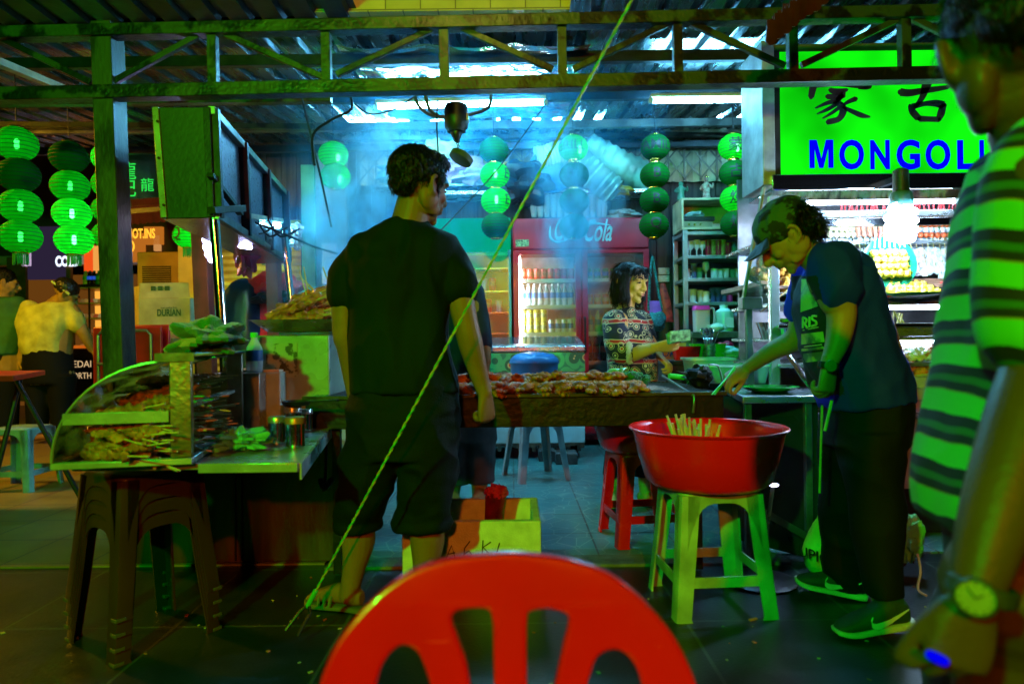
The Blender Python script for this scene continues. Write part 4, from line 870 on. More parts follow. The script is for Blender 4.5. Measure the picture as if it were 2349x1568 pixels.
# ================================================================ GRILL and middle ground
D0, D1 = 2.95, 3.72; gx0, gx1 = P(700,905,D0).x, P(1660,905,D0).x; gz = .792
g = thing('charcoal_grill', 'long black charcoal grill trough across the middle of the stall', 'grill', ((gx0+gx1)/2, 3.3, 0))
soot = pm('soot_steel', (.003,.005,.003), .45, .3, .5, 5, .4, 30, col2=(.004,.003,.002), thr=(.35,.7))
zlow = P(1400,977,D0).z
m = MB(); m.box(gx0, gx1, D0, D0+.012, zlow, gz-.005); m.box(gx0, gx1, D1-.012, D1, zlow, gz-.005); m.box(gx0, gx0+.012, D0+.012, D1-.012, zlow, gz-.005); m.box(gx1-.012, gx1, D0+.012, D1-.012, zlow, gz-.005); m.box(gx0+.012, gx1-.012, D0+.012, D1-.012, zlow, zlow+.01)
m.build('trough', soot, g, smooth=0, bevel=.003)
m = MB(); m.box(gx0-.01, gx1+.01, D0-.016, D0-.001, gz-.012, gz+.004); m.box(gx0-.01, gx1+.01, D1+.001, D1+.016, gz-.012, gz+.004); m.build('rim', pm('greasy_rim', (.05,.045,.015), .4, .4, .5, 10), g, smooth=0, bevel=.002)
m = MB(); y = D0+.02
x = gx0+.02
while x < gx1-.02: m.tube([(x, D0+.014, gz-.002), (x, D1-.014, gz-.002)], .004, 5); x += .021
m.build('grate', pm('grate_black', (.04,.035,.03), .4, .6), g)
MB().box(gx0+.02, gx1-.02, D0+.02, D1-.02, gz-.11, gz-.08).build('ember_bed', pm('ash_bed', (.05,.045,.04), .9, 0, .6, 30, .8, emit=(1,.25,.03), es=.02), g)
for x in (gx0+.1, gx1-.12):
    for y in (D0+.05, D1-.08): MB().box(x, x+.035, y, y+.035, .012, zlow).build('leg', soot, g)
MB().tube([P(1590,946,D0-.02), P(1592,912,D0-.02), P(1580,900,D0+.05), P(1520,862,3.55)], .007, 8, sm=4).build('lifting_hook', steel_d, g)
# chicken pieces
random.seed(31)
meatm = pm('grilled_chicken', (.75,.28,.02), .5, 0, .5, 16, .5, 45, col2=(.16,.04,.004), thr=(.34,.62), spec=.1)
def chick(seed):
    random.seed(seed); b = MB()
    b.blob((0,0,.02), (.05,.028,.02), .35, 2, seed, 16, 10); b.blob((.045,.01,.018), (.04,.022,.017), .4, 2.5, seed+3, 14, 9, Matrix.Rotation(.4, 3, 'Z'))
    b.blob((-.045,-.008,.02), (.035,.024,.018), .4, 3, seed+5, 14, 9)
    for k in range(3): a = -.5+k*.45; b.limb([(-.07, -.01+k*.008, .015), (-.10, math.sin(a)*.035, .012)], [.009,.005], 8, 1)
    b.ell((-.104,.0,.012), (.008,.008,.007)); me = b.mesh('chick'); fixn(me); me.materials.append(meatm); me.shade_smooth(); folds(me, .003, (60,60,60), seed); return me
cm = [chick(i) for i in range(5)]
random.seed(12); k = 0
for i in range(22):
    px = 1060+i*19; p = P(px, 900, 3.03); y = 3.03+random.uniform(-.015,.03)
    inst(cm[i % 5], 'chicken_piece', (p.x, y, gz+.003), 'browned chicken wing in the front row on the grill', 'grilled chicken', 'chicken along the grill front', rot=(random.uniform(-.2,.2), random.uniform(-.2,.2), math.pi/2+random.uniform(-.6,.6)), sc=1.15)
for i in range(20):
    px = 1068+i*19; p = P(px, 880, 3.3); inst(cm[(i+2) % 5], 'chicken_piece', (p.x, 3.25+random.uniform(-.03,.03), gz+.004), 'browned chicken wing in the back row on the grill', 'grilled chicken', 'chicken along the grill back', rot=(random.uniform(-.4,.4), random.uniform(-.4,.4), random.uniform(0,3)), sc=1.25)
for i in range(18):
    px = 1070+i*19; p = P(px, 870, 3.5); inst(cm[(i+1) % 5], 'chicken_piece', (p.x, 3.15+random.uniform(-.03,.05), gz+.036), 'browned chicken wing lying on top of the others on the grill', 'grilled chicken', 'chicken piled on the grill', rot=(random.uniform(-.4,.4), random.uniform(-.3,.3), random.uniform(0,3)), sc=1.1)
veg = pm('green_pepper', (.12,.42,.03), .35, 0, .4, 20, .3, coat=.2); broc = pm('broccoli_green', (.02,.2,.03), .7, 0, .5, 60, 1.0, 120)
def broccoli(c, s, lab, mm=None):
    t = thing('broccoli', lab, 'vegetable', c, 'broccoli florets'); random.seed(int(c[0]*1000)); c = Vector(c); b = MB()
    for q in range(16):
        a = random.uniform(0,6.28); r = random.uniform(0,.8)*s; b.blob(c+Vector((math.cos(a)*r, math.sin(a)*r*.7, s*.5+random.uniform(-.2,.35)*s)), (s*.38,)*3, .35, 4, q, 10, 7)
    b.build('florets', mm or broc, t); MB().limb([c+Vector((0,0,-s*.1)), c+Vector((0,0,s*.5))], [s*.22,s*.3], 8, 1).build('stalk', veg, t)
for i, (px, y, s) in enumerate(((1436,3.2,.062),(1462,3.26,.056),(1422,3.36,.05))): broccoli((P(px,880,y).x, y, gz+.01), s, 'dark green broccoli on the grill, '+('nearest the front' if i == 0 else 'rightmost of three' if i == 1 else 'behind the chilli pods'))
for i, (px, r) in enumerate(((1392,.3),(1405,-.5),(1418,.9))):
    b = MB(); p = Vector((P(px,872,3.3).x, 3.3, gz+.05)); b.limb([p, p+Vector((.03*math.cos(r),.02,.03)), p+Vector((.07*math.cos(r),.03,.02+.03*math.sin(r)))], [.016,.015,.004], 10); tag(b.build('chilli_pepper', veg), ('leftmost','middle','rightmost')[i]+' green chilli pod on the grilled chicken', 'chilli', 'chillies on the grill')
# tongs / brush / black scoop on grill at right
t = thing('grill_brush', 'wire brush with a green handle on the grill behind the black mitt', 'brush', P(1550, 870, 3.4)); p = P(1535, 868, 3.4)
MB().tube([Vector((p.x,3.4,gz+.05)), Vector((p.x+.08,3.42,gz+.04))], .014, 10).build('handle', gp, t)
MB().blob((p.x+.14, 3.42, gz+.045), (.06,.04,.035), .6, 6, 3, 20, 14).build('bristles', pm('wire_wool', (.1,.1,.11), .4, .6, .6, 80, .6), t, smooth=0)
t = thing('oven_mitt', 'blackened stiff oven mitt with a wire hook on the right end of the grill', 'mitt', P(1610, 880, 3.2)); p = P(1612, 895, 3.15); Mq = Matrix.Rotation(R(-22), 3, 'X') @ Matrix.Rotation(R(18), 3, 'Y')
MB().blob((p.x, 3.2, gz+.055), (.06,.05,.05), .28, 2.2, 5, 20, 14, Mq).build('mitt_body', soot, t, smooth=30); MB().tube([(p.x+.05,3.22,gz+.11), (p.x+.1,3.24,gz+.1), (p.x+.12,3.24,gz+.02)], .004, 8, sm=3).build('wire_hook', steel_d, t)
# styrofoam box
t = thing('foam_box', 'open white foam box with marker letters under the grill', 'foam box', P(1080, 1330, 2.9)); fo = pm('styrofoam', (.72,.74,.66), .8, 0, .12, 20, .3, 150)
x0, x1, y0, y1 = P(925,1200,2.9).x, P(1240,1200,2.9).x, 2.86, 3.3; h = .27; w = .035
m = MB(); m.box(x0, x1, y0, y0+w, .012, h); m.box(x0, x1, y1-w, y1, .012, h); m.box(x0, x0+w, y0+w, y1-w, .012, h); m.box(x1-w, x1, y0+w, y1-w, .012, h); m.box(x0+w, x1-w, y0+w, y1-w, .012, .04); m.build('box', fo, t, smooth=0, bevel=.006)
mk = MB()
for st in ([(1022,1282),(1036,1250),(1044,1278)], [(1026,1270),(1044,1266)], [(1078,1240),(1066,1256),(1064,1272),(1074,1278),(1082,1270),(1076,1262),(1066,1268)], [(1108,1238),(1106,1270)], [(1126,1242),(1108,1254),(1124,1270)], [(1146,1244),(1138,1272)]):
    mk.tube([P(a, b, 2.86)-Vector((0,.002,0)) for a, b in st], .0028, 5)
mk.build('marker_letters', ink, t)
cy = thing('celery_bundle', 'dark red wrapped stalks standing in the foam box', 'vegetable bundle', P(1130, 1200, 3.1)); p = Vector((P(1133,1190,3.1).x, 3.1, .04)); rdm = pm('crimson_wrap', (.32,.01,.05), .35, 0, .5, 12, .5, 30)
MB().loft([(p, Vector((.05,0,0)), Vector((0,.04,0))), (p+Vector((.0,0,.18)), Vector((.042,0,0)), Vector((0,.035,0))), (p+Vector((.012,0,.3)), Vector((.05,0,0)), Vector((0,.04,0)))], n=22).build('wrap', rdm, cy)
b = MB(); random.seed(5)
for i in range(20): a = random.uniform(0,6.28); q = p+Vector((.01+math.cos(a)*.035, math.sin(a)*.03, .29)); b.blob(q+Vector((0,0,random.uniform(0,.025))), (.018,.016,.016), .5, 4, i, 8, 6)
b.build('frilled_top', pm('pink_frill', (.6,.03,.2), .6), cy)
for px, r, m_, lab in ((1105,.05,pm('dark_bottle_glass', (.01,.05,.02), .1),'dark green bag slumped in the left of the foam box'), (1190,.045,pm('pale_green_bag', (.25,.6,.35), .3),'pale green bag in the right of the foam box')):
    tag(bagmesh('plastic_bag', (P(px,1190,3.05).x, 3.05, .13), (r*1.3,r,r*1.5), m_, seed=r*100, rough=.5), lab, 'bag')
# green and red stools with basins
st2 = pm('grimy_green_stool', (.16,.5,.16), .5, 0, .35, 5, .15, 40, col2=(.12,.28,.08), thr=(.25,.6))
s = stool(pm('grimy_stool_plastic', (.33,.5,.36), .5, 0, .35, 6, .15, 40), .46, .155, .19, 'scuffed pale green stool under the big red basin', legw=.07); s.location = (P(1612,1290,2.75).x, 2.66, 0); s.rotation_euler = (0,0,R(4))
s = stool(redpl, .45, .15, .185, 'red plastic stool behind the green stool', legw=.07); s.location = (P(1470,1200,3.55).x, 3.5, .012); s.rotation_euler = (0,0,R(8))
def basin(c, r, h, m, lab, sag=0):
    t = thing('plastic_basin', lab, 'basin', c); c = Vector(c)
    MB().lathe([(.001,0),(r*.72,0),(r*.80,.02),(r*.9,h*.55),(r*.965,h*.93),(r*1.0,h*.95),(r*1.015,h*.985),(r*1.0,h),(r*.96,h*.985),(r*.93,h*.9),(r*.86,h*.5),(r*.76,.03),(.001,.012)], c, 56).build('bowl', m, t, smooth=50)
    return t
bz = P(1620,1142,2.66).z; c = Vector((P(1622,1000,2.66).x, 2.66, .462))
basin(c, .298, .222, pm('grimy_red_plastic', (.95,.006,.003), .26, 0, .2, 4, .06, 30, col2=(.45,.01,.006), thr=(.15,.35), rvar=.1), 'big bright red plastic basin on the green stool')
basin((P(1470,1000,3.5).x, 3.5, .464), .26, .2, redpl, 'dark red basin half hidden behind the bright one')
sk = MB(); sk.tube([(0,0,0),(0,0,.2)], .0035, 6); skm = sk.mesh('stick'); skm.materials.append(pm('pale_bamboo', (.7,.62,.25), .6)); random.seed(9)
for i in range(26):
    inst(skm, 'skewer_stick', c+Vector((-.04+random.uniform(-.05,.05), .03+random.uniform(-.03,.03), .06)), 'used bamboo stick bunched upright in the big red basin', 'skewer stick', 'used sticks in the red basin', rot=(random.uniform(-.3,.3), random.uniform(-.35,.25), 0), sc=(1.4,1.4,random.uniform(.8,1.05)))
tag(bagmesh('napkin', c+Vector((.02,-.02,.06)), (.05,.04,.03), pm('magenta_napkin', (.7,.03,.4), .6), seed=7, rough=.5), 'crumpled magenta napkin in the red basin beside the sticks', 'napkin')
# rope
rp = thing('guy_rope', 'taut yellow and green twisted rope crossing the scene diagonally', 'rope', floorp(700, 1392)); A = P(708, 1385, 2.36); B = P(1448, 3, 1.78); v = (B-A); B2 = A+v*1.25
rm1 = pm('rope_green', (.05,.5,.04), .45); rm2 = pm('rope_yellow', (.42,.42,.03), .45)
for k, m_ in ((0, rm1), (1, rm2)):
    b = MB(); n = 420; x = v.normalized().orthogonal().normalized(); y = v.normalized().cross(x); pts = []
    for i in range(n+1):
        a = i*.62+k*math.pi; pts.append(A+(B2-A)*(i/n)+(x*math.cos(a)+y*math.sin(a))*.0019)
    b.tube(pts, .0029, 6); b.build('strand', m_, rp)
MB().tube([A+Vector((.0,0,0)), P(690,1400,2.36), P(655,1445,2.33)], .006, 8).build('hook', dark, rp); MB().tube([A, P(712,1405,2.35), P(682,1458,2.3)], .006, 8).build('hook', dark, rp)
MB().tube([A+v*.03, A-v*.005], .009, 8).build('knot', rm1, rp)
for a, b, lab, r in (((P(1252,238,4.2)), P(1010,530,3.6), 'thin blue cable slanting down behind the head of the man in black', .004), (P(690,215,3.4), P(760,520,3.9), 'thin cable slanting beside the hood toward the smoke', .006)):
    tag(MB().tube([a, (a+b)/2+Vector((.01,0,-.03)), b], r, 6, sm=5).build('cable', pm('cable_blue', (.03,.08,.1), .5)), lab, 'cable')
for pts, lab in (([(800,208),(806,250),(760,275),(718,310),(722,380)], 'thick black cable looping down from the truss left of the motor'), ([(815,240),(850,262),(905,250),(960,215)], 'drooping black cable between the truss and motor bracket'), ([(1004,230),(1002,290),(1006,362)], 'straight black cable hanging left of the motor')):
    tag(MB().tube([P(a, b, 3.4) for a, b in pts], .007 if 'thick' in lab else .004, 7, sm=5).build('cable', black), lab, 'cable')
random.seed(14)
for i in range(7):
    a = 1100+i*95; pts = [P(a+random.uniform(-20,20), 262, 6.3), P(a+40, 285+random.uniform(-5,15), 6.3), P(a+95+random.uniform(-10,20), 265+random.uniform(0,25), 6.3)]
    tag(MB().tube(pts, .006, 6, sm=5).build('wire', black), ('first','second','third','fourth','fifth','sixth','seventh')[i]+' slack wire, counted from the left, looping under the roof above the lanterns', 'wire', 'slack wires under the roof')
# motor with bracket, chain and lamp disc
t = thing('ceiling_motor', 'dark motor hanging on a curved bracket under the truss', 'motor', P(1047, 280, 3.5)); D = 3.5
mk_ = pm('motor_green_black', (.035,.045,.04), .45, .4, .4, 8, .2)
c = P(1047, 303, D)
MB().lathe([(.001,0),(.045,.0),(.05,.01),(.06,.025),(.062,.06),(.062,.125),(.055,.138),(.02,.142),(.001,.143)], c, 20).build('motor_body', mk_, t); 
MB().box(c.x+.035, c.x+.065, D-.03, D+.03, c.z+.05, c.z+.09).build('terminal_box', steel_d, t, bevel=.003)
pm_ = [(955,212),(962,240),(985,262),(1020,268)]
for pts in ([(950,214),(960,243),(985,263),(1022,268)], [(975,216),(985,250),(1003,266),(1022,268)], [(1126,212),(1124,240),(1105,255),(1070,265)]):
    MB().tube([P(a, b, D) for a, b in pts], .009, 8, sm=5).build('bracket_arm', steel_d, t)
MB().bar(P(900,210,D), P(1135,206,D), .05, .02).build('mounting_plate', steel_d, t, bevel=.003)
MB().lathe([(.012,-.05),(.022,-.03),(.03,-.01),(.03,.0)], c, 14).build('chuck', black, t)
for k in range(5):
    q = P(1049+(k % 2)*3, 318+k*6, D); MB().tube([q+Vector((0,0,.008)), q+Vector((.006,0,0)), q-Vector((0,0,.008)), q+Vector((-.006,0,0)), q+Vector((0,0,.008))], .0025, 6).build('chain_link', black, t)
MB().lathe([(.001,-.018),(.055,-.018),(.062,-.014),(.062,.014),(.055,.018),(.001,.018)], P(1058,362,D), 28, Matrix.Rotation(R(28), 3, 'Y') @ Matrix.Rotation(R(-12), 3, 'X')).build('lamp_disc', pm('olive_disc', (.06,.08,.03), .5), t)
# foreground chair: back panel cut from an outline
def shape(outer, holes, ext, bev, name, res=6):
    c = bpy.data.curves.new('s', 'CURVE'); c.dimensions = '2D'; c.fill_mode = 'BOTH'; c.extrude = ext; c.bevel_depth = bev; c.bevel_resolution = 2
    for pts in [outer]+holes:
        q = [tuple(p) for p in pts]; sp = c.splines.new('POLY'); sp.points.add(len(q)-1)
        for i, p in enumerate(q): sp.points[i].co = (p[0], p[1], 0, 1)
        sp.use_cyclic_u = True
    o = bpy.data.objects.new('s', c); COL.objects.link(o); bpy.context.view_layer.update()
    me = bpy.data.meshes.new_from_object(o.evaluated_get(bpy.context.evaluated_depsgraph_get())); bpy.data.objects.remove(o); return me
def csm(pts, k=8):
    a = [np.array(p, float) for p in pts]; n = len(a); out = []
    for i in range(n):
        p0, p1, p2, p3 = a[i-1], a[i], a[(i+1)%n], a[(i+2)%n]
        for j in range(k):
            t = j/k; out.append(tuple(.5*((2*p1)+(-p0+p2)*t+(2*p0-5*p1+4*p2-p3)*t*t+(-p0+3*p1-3*p2+p3)*t**3)))
    return out
CD = .86; sc = CD/FPX
def q(px, py): v = P(px, py, CD); return (v.x, v.z)
ch = thing('plastic_chair', 'red plastic chair with a slotted arched back in the close foreground', 'chair', (XP(1170,CD), CD-.2, 0))
outer = csm([q(1170,1273),(q(1010,1286)),q(900,1330),q(810,1408),q(764,1480),q(742,1570),q(735,1760),q(745,1960),q(1165,1985),q(1590,1960),q(1602,1760),q(1592,1570),q(1562,1475),q(1515,1405),q(1430,1330),q(1330,1290)], 8)
holes = [csm([q(1025,1405),q(1037,1381),q(1075,1373),q(1118,1376),q(1136,1400),q(1140,1480),q(1142,1700),q(1110,1800),q(1090,1700),q(1065,1520),q(1045,1460)], 6),
         csm([q(1202,1400),q(1214,1381),q(1255,1374),q(1298,1382),q(1316,1405),q(1300,1470),q(1280,1560),q(1262,1700),q(1240,1800),q(1205,1700),q(1200,1500)], 6),
         csm([q(912,1446),q(958,1460),q(985,1510),q(1006,1580),q(1040,1700),q(1050,1830),q(960,1860),q(870,1800),q(845,1680),q(848,1580),q(868,1490)], 6),
         csm([q(1423,1455),q(1370,1470),q(1345,1520),q(1322,1590),q(1290,1700),q(1280,1830),q(1370,1860),q(1455,1800),q(1488,1680),q(1486,1580),q(1468,1495)], 6)]
me = shape(outer, holes, .004, .005, 'back')
bm = bmesh.new(); bm.from_mesh(me); bmesh.ops.triangulate(bm, faces=bm.faces)
for _ in range(2): bmesh.ops.subdivide_edges(bm, edges=[e for e in bm.edges if e.calc_length() > .03], cuts=1); bmesh.ops.triangulate(bm, faces=bm.faces)
xc = XP(1170, CD)
for v in bm.verts:
    x, z, y = v.co.x, v.co.y, v.co.z
    v.co = Vector((xc+(x-xc)*.955, CD-y-.35*(x-xc)**2*1.2-(.76-z)*.16, z))
bm.to_mesh(me); bm.free()
chm = pm('chair_red', (.7,.004,.003), .25, 0, .12, 3, .05, 26, coat=.4, rvar=.08)
bk = link('backrest', me, chm, ch, smooth=60)
sl = MB(); sl.loft([((xc, CD-.29, .42), Vector((.215,0,0)), Vector((0,.23,0))), ((xc, CD-.29, .44), Vector((.225,0,0)), Vector((0,.24,0))), ((xc, CD-.29, .447), Vector((.2,0,0)), Vector((0,.215,0)))], n=40, k=1, ex=5); sl.build('seat', chm, ch)
for sx in (-1, 1):
    MB().limb([(xc+sx*.2, CD-.1, .42), (xc+sx*.235, CD-.04, .02)], [.022,.018], 12, 1).build('leg', chm, ch); MB().limb([(xc+sx*.2, CD-.48, .42), (xc+sx*.225, CD-.52, .02)], [.022,.018], 12, 1).build('leg', chm, ch)
# far left stack of stools
fcap = pm('pale_foot_cap', (.09,.07,.035), .5)
bst = pm('brown_stool_plastic', (.055,.02,.011), .28, 0, .2, 5, .06, 30)
labs = ['bottom stool of the stack under the glass case', 'second stool up in the stack under the glass case', 'third stool up in the stack under the glass case', 'top stool of the stack, just under the glass case']
s0 = stool(bst, .45, .145, .18, labs[0], rails=False, legw=.062, group='stacked stools at the left')
for k in range(4):
    M = Matrix.Rotation(k*math.pi/2, 3, 'Z'); c_ = M@Vector((-.18+.012, -.18+.012, .006)); fc = MB().cbox(c_, (.034,.034,.012), M).build('foot_cap', fcap, None, bevel=.002); adopt(fc, s0)
for k in range(4):
    o = s0 if k == 0 else dup(s0, label=labs[k]); o.location = (-1.315, 2.42, k*.047); o.rotation_euler = (0,0,R(54+k*.6))
# ================================================================ LEFT CART
cz = .66
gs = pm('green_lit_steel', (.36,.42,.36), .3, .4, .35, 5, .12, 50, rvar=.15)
t = thing('food_cart', 'low stainless steel food cart with panelled cabinet under the glass case', 'food cart', (-1.3, 3.2, 0))
m = MB(); A_ = [(-1.36,2.10),(-.655,2.10),(-.96,3.95),(-1.95,3.95)]
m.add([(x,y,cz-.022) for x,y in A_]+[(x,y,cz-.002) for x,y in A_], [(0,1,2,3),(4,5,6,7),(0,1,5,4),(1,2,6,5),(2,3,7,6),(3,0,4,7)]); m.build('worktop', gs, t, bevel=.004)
B_ = [(-1.86,3.18),(-.80,3.18),(-.99,3.9),(-1.95,3.9)]
m = MB(); m.add([(x,y,.01) for x,y in B_]+[(x,y,cz-.024) for x,y in B_], [(0,1,2,3),(4,5,6,7),(0,1,5,4),(1,2,6,5),(2,3,7,6),(3,0,4,7)])
m.build('cabinet', pm('cart_cabinet', (.10,.045,.02), .35, .2, .5, 2.2, .1, 20, stretch=(4,1,.6)), t, bevel=.004)
for x in (-1.62, -1.30, -1.27): MB().box(x, x+.006, 3.168, 3.179, .02, cz-.03).build('panel_seam', dark, t)
MB().tube([(-.86,3.16,cz-.03), (-.80,2.9,cz-.22), (-.80,2.9,cz-.24)], .006, 6).build('shelf_bracket', dark, t)
MB().tube([(-.82,2.9,cz-.21), (-.80,2.88,cz-.25), (-.77,2.9,cz-.21)], .012, 8, sm=3).build('bracket_hook', dark, t)
MB().box(-.965, -.66, 2.085, 2.098, cz-.03, cz).build('front_lip', gs, t, bevel=.003)
m = MB(); m.bar((-.655,2.1,cz-.03), (-.96,3.95,cz-.03), .006, .05); m.build('side_lip', gs, t)
# curved glass display case; its end faces the street
x0, x1, ya, yb = -1.355, -.97, 2.06, 2.92; zb, zt = cz+.002, .985
cs = thing('glass_case', 'curved glass display case full of meat skewers at the end of the cart', 'display case', (x1, ya, cz))
prof = [(x0+(x1-x0-.06)*(1-math.cos(a)), zb+.02+(zt-zb-.03)*math.sin(a)) for a in [math.pi/2*i/14 for i in range(15)]]
m = MB(); m.box(x0, x1, ya, ya+.03, zb, zb+.02); m.box(x0, x0+.02, ya+.03, yb, zb, zb+.02); m.box(x1-.02, x1, ya+.03, yb, zb, zb+.02); m.box(x0+.02, x1-.02, yb-.03, yb, zb, zb+.02); m.build('base_rail', gs, cs, bevel=.003)
for y in (ya+.002, yb-.03):
    MB().box(x1-.062, x1, y, y+.028, zb+.022, zt).build('end_post', pm('worn_steel', (.38,.36,.3), .3, .9, .5, 9, .15, col2=(.2,.16,.08)), cs, bevel=.003)
m = MB(); n = len(prof); vs = [(x, y, z) for y in (ya+.008, yb-.008) for x, z in prof]; m.add(vs, [(i, i+1, n+i+1, n+i) for i in range(n-1)])
m.build('curved_glass', glassy('dirty_glass', (.85,.95,.8), .08, .5, .75), cs, smooth=80)
for y in (ya+.012, yb-.012):
    m = MB(); m.add([(x, y, z) for x, z in prof]+[(x1-.062, y, zb+.02)], [tuple(range(n))+(n,)]); m.build('end_glass', glassy('end_glass', (.9,1,.9), .06, .3), cs)
    m = MB(); m.tube([(x, y, z) for x, z in prof], .0045, 6); m.build('edge_trim', gs, cs)
m = MB(); m.box(x0+.035, x1-.062, ya-.004, ya+.006, zb+.13, zb+.165); m.build('mid_rail', gs, cs, bevel=.002)
MB().box(x1-.062, x1-.03, ya+.03, yb-.03, zb+.16, zb+.172).build('inner_shelf_rail', gs, cs)
MB().box(x0+.06, x1-.065, ya+.3, yb-.05, zb+.2, zb+.206).build('glass_shelf', glassy('end_glass'), cs)
m = MB(); m.box(x1-.10, x1+.01, ya+.002, yb, zt+.002, zt+.014); m.build('top_shelf', chrome, cs, bevel=.003)
m = MB(); m.box(x1-.10, x1+.01, ya-.004, ya, zt-.012, zt+.014); m.build('top_lip', steel_d, cs)
# skewers of meat
meat2 = pm('satay_meat', (.55,.2,.04), .4, 0, .5, 22, .6, 60, col2=(.12,.03,.008), thr=(.3,.62), coat=.25)
def skewer(seed, L=.24):
    random.seed(seed); b = MB(); b.mat(0).tube([(0,0,0),(L,0,0)], .0022, 5)
    x = 0
    while x < L*.6:
        b.mat(1).blob((x+.012,random.uniform(-.003,.003),0), (.02,random.uniform(.012,.017),random.uniform(.008,.012)), .5, 3, seed+int(x*300), 9, 6); x += .02
    me = b.mesh('skewer'); fixn(me); me.materials.append(bamboo); me.materials.append(meat2); me.shade_smooth(); me.set_sharp_from_angle(angle=R(60)); return me
sks = [skewer(i) for i in range(5)]
random.seed(44)
for i in range(125):
    y = random.uniform(ya+.06, yb-.25); h = zb+.03+random.uniform(0,.17)*(1-abs(y-2.35)/.55)
    inst(sks[i % 5], 'meat_skewer', (x0+.06+random.uniform(0,.09), y, h), 'dark grilled meat skewer heaped inside the curved glass case', 'meat skewer', 'skewers in the glass case', rot=(random.uniform(0,3), random.uniform(-.1,.28)*-1+.1, random.uniform(-.55,.5)), sc=1.2)
for i in range(26):
    inst(sks[i % 5], 'meat_skewer', (x0+.1+random.uniform(0,.06), random.uniform(ya+.35, yb-.15), zb+.218+random.uniform(0,.02)), 'meat skewer lying on the upper glass shelf of the case', 'meat skewer', 'skewers on the upper glass shelf', rot=(0, 0, random.uniform(-.4,.4)))
o = bagmesh('towel', (x1-.06, 2.55, zt+.06), (.105,.13,.055), pm('green_towel', (.015,.2,.025), .9, 0, .2, 30, .5, 200, sheen=.5), seed=12, rough=.55, sc=2.0, n=44, k=28); tag(o, 'rumpled green towel thrown on top of the glass case', 'towel'); folds(o.data, .008, (18,18,18), 3)
pv = Vector((x1, ya, 0)); an = R(11.6); Rz = Matrix.Rotation(an, 3, 'Z'); cs.rotation_euler = (0,0,an)
for ob in [o for o in S.objects if o.get('group') in ('skewers in the glass case', 'skewers on the upper glass shelf')]:
    q_ = Vector(ob.location)-pv; q_.z = 0; q_ = Rz@q_; ob.location = (pv.x+q_.x, pv.y+q_.y, ob.location.z)
towel = [o for o in S.objects if o.name == 'towel'][0]; towel.data.transform(Matrix.Translation(pv) @ Rz.to_4x4() @ Matrix.Translation(-pv))
# steel cooker box with tray
bx0, bx1 = P(592,968,3.08).x, P(757,968,3.08).x; D = 3.08; zt2 = P(700,768,D).z
kb = thing('steel_cabinet', 'green lit steel cabinet on the cart with a faded poster', 'steel cabinet', ((bx0+bx1)/2, 3.3, cz))
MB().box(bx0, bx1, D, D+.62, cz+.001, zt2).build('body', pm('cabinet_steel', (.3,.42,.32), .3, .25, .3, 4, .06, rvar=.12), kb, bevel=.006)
MB().box(bx0+.1, bx1+.006, D-.006, D+.63, zt2+.001, zt2+.014).build('top_edge', chrome, kb, bevel=.003)
post = pm('stained_poster', (.28,.4,.25), .6, 0, .9, 34, .1, col2=(.03,.06,.03), thr=(.42,.5))
MB().box(P(610,790,D).x, P(682,790,D).x, D-.005, D-.002, P(650,865,D).z, P(650,787,D).z).build('poster', post, kb)
tr = thing('steel_tray', 'wide steel tray heaped with skewers on the steel cabinet', 'tray', (bx0+.15, 3.3, zt2+.015)); M = Matrix.Identity(3)
q0 = Vector(((bx0+bx1)/2+.02, 3.33, zt2+.016))
MB().loft([(q0, Vector((.17,0,0)), Vector((0,.2,0))), (q0+Vector((0,0,.05)), Vector((.225,0,0)), Vector((0,.27,0))), (q0+Vector((0,0,.054)), Vector((.235,0,0)), Vector((0,.28,0))), (q0+Vector((0,0,.05)), Vector((.22,0,0)), Vector((0,.265,0))), (q0+Vector((0,0,.006)), Vector((.165,0,0)), Vector((0,.195,0)))], n=36, k=1, ex=8).build('tray_pan', steel, tr)
random.seed(71)
for i in range(110):
    u = random.random(); a = random.uniform(-.22,.2); h = q0.z+.03+.15*(1-abs(a)*3.2)*random.random()
    inst(sks[i % 5], 'meat_skewer', (q0.x-.17+random.uniform(-.02,.05)+(h-q0.z)*.4, q0.y+a, h), 'brown glazed meat skewer in the heap on the tray', 'meat skewer', 'skewers heaped on the tray', rot=(random.uniform(0,3), -random.uniform(-.2,.45), random.uniform(-.3,.5)), sc=1.25)
for i in range(7): inst(skm, 'skewer_stick', (q0.x+.05+random.uniform(-.08,.1), q0.y+random.uniform(-.1,.1), q0.z+.12), 'bare bamboo stick poking up from the skewer heap', 'skewer stick', 'sticks poking from the heap', rot=(random.uniform(-.4,.4), random.uniform(-.9,.3), 0))
# shakers, bottle, bag
def shaker(px, py, d, r, h, lab, capc=None):
    t = thing('shaker', lab, 'shaker', (P(px,py,d).x, d, cz), 'shakers and cans on the cart'); c = Vector((P(px,py,d).x, d, cz+.001))
    MB().lathe([(.001,0),(r,0),(r*1.02,.006),(r,.012),(r,h*.78)], c, 24).build('body', chrome, t); MB().lathe([(r*1.05,h*.78),(r*1.05,h*.95),(r*.95,h),(.001,h*1.01)], c, 24).build('lid', capc or steel, t)
shaker(636, 1012, 2.48, .030, .100, 'left steel shaker at the corner of the cart'); shaker(677, 1022, 2.4, .034, .105, 'front steel shaker with reddish top at the cart corner', pm('rusty_red_lid', (.5,.2,.1), .4, .5)); shaker(672, 990, 2.72, .033, .115, 'rear steel shaker behind the other two'); shaker(700, 975, 2.85, .03, .09, 'small steel can by the cabinet foot')
shaker(782, 935, 3.55, .045, .13, 'steel can with red top beyond the steel cabinet', redpl); shaker(770, 955, 3.4, .03, .1, 'small steel can beside the red topped can')
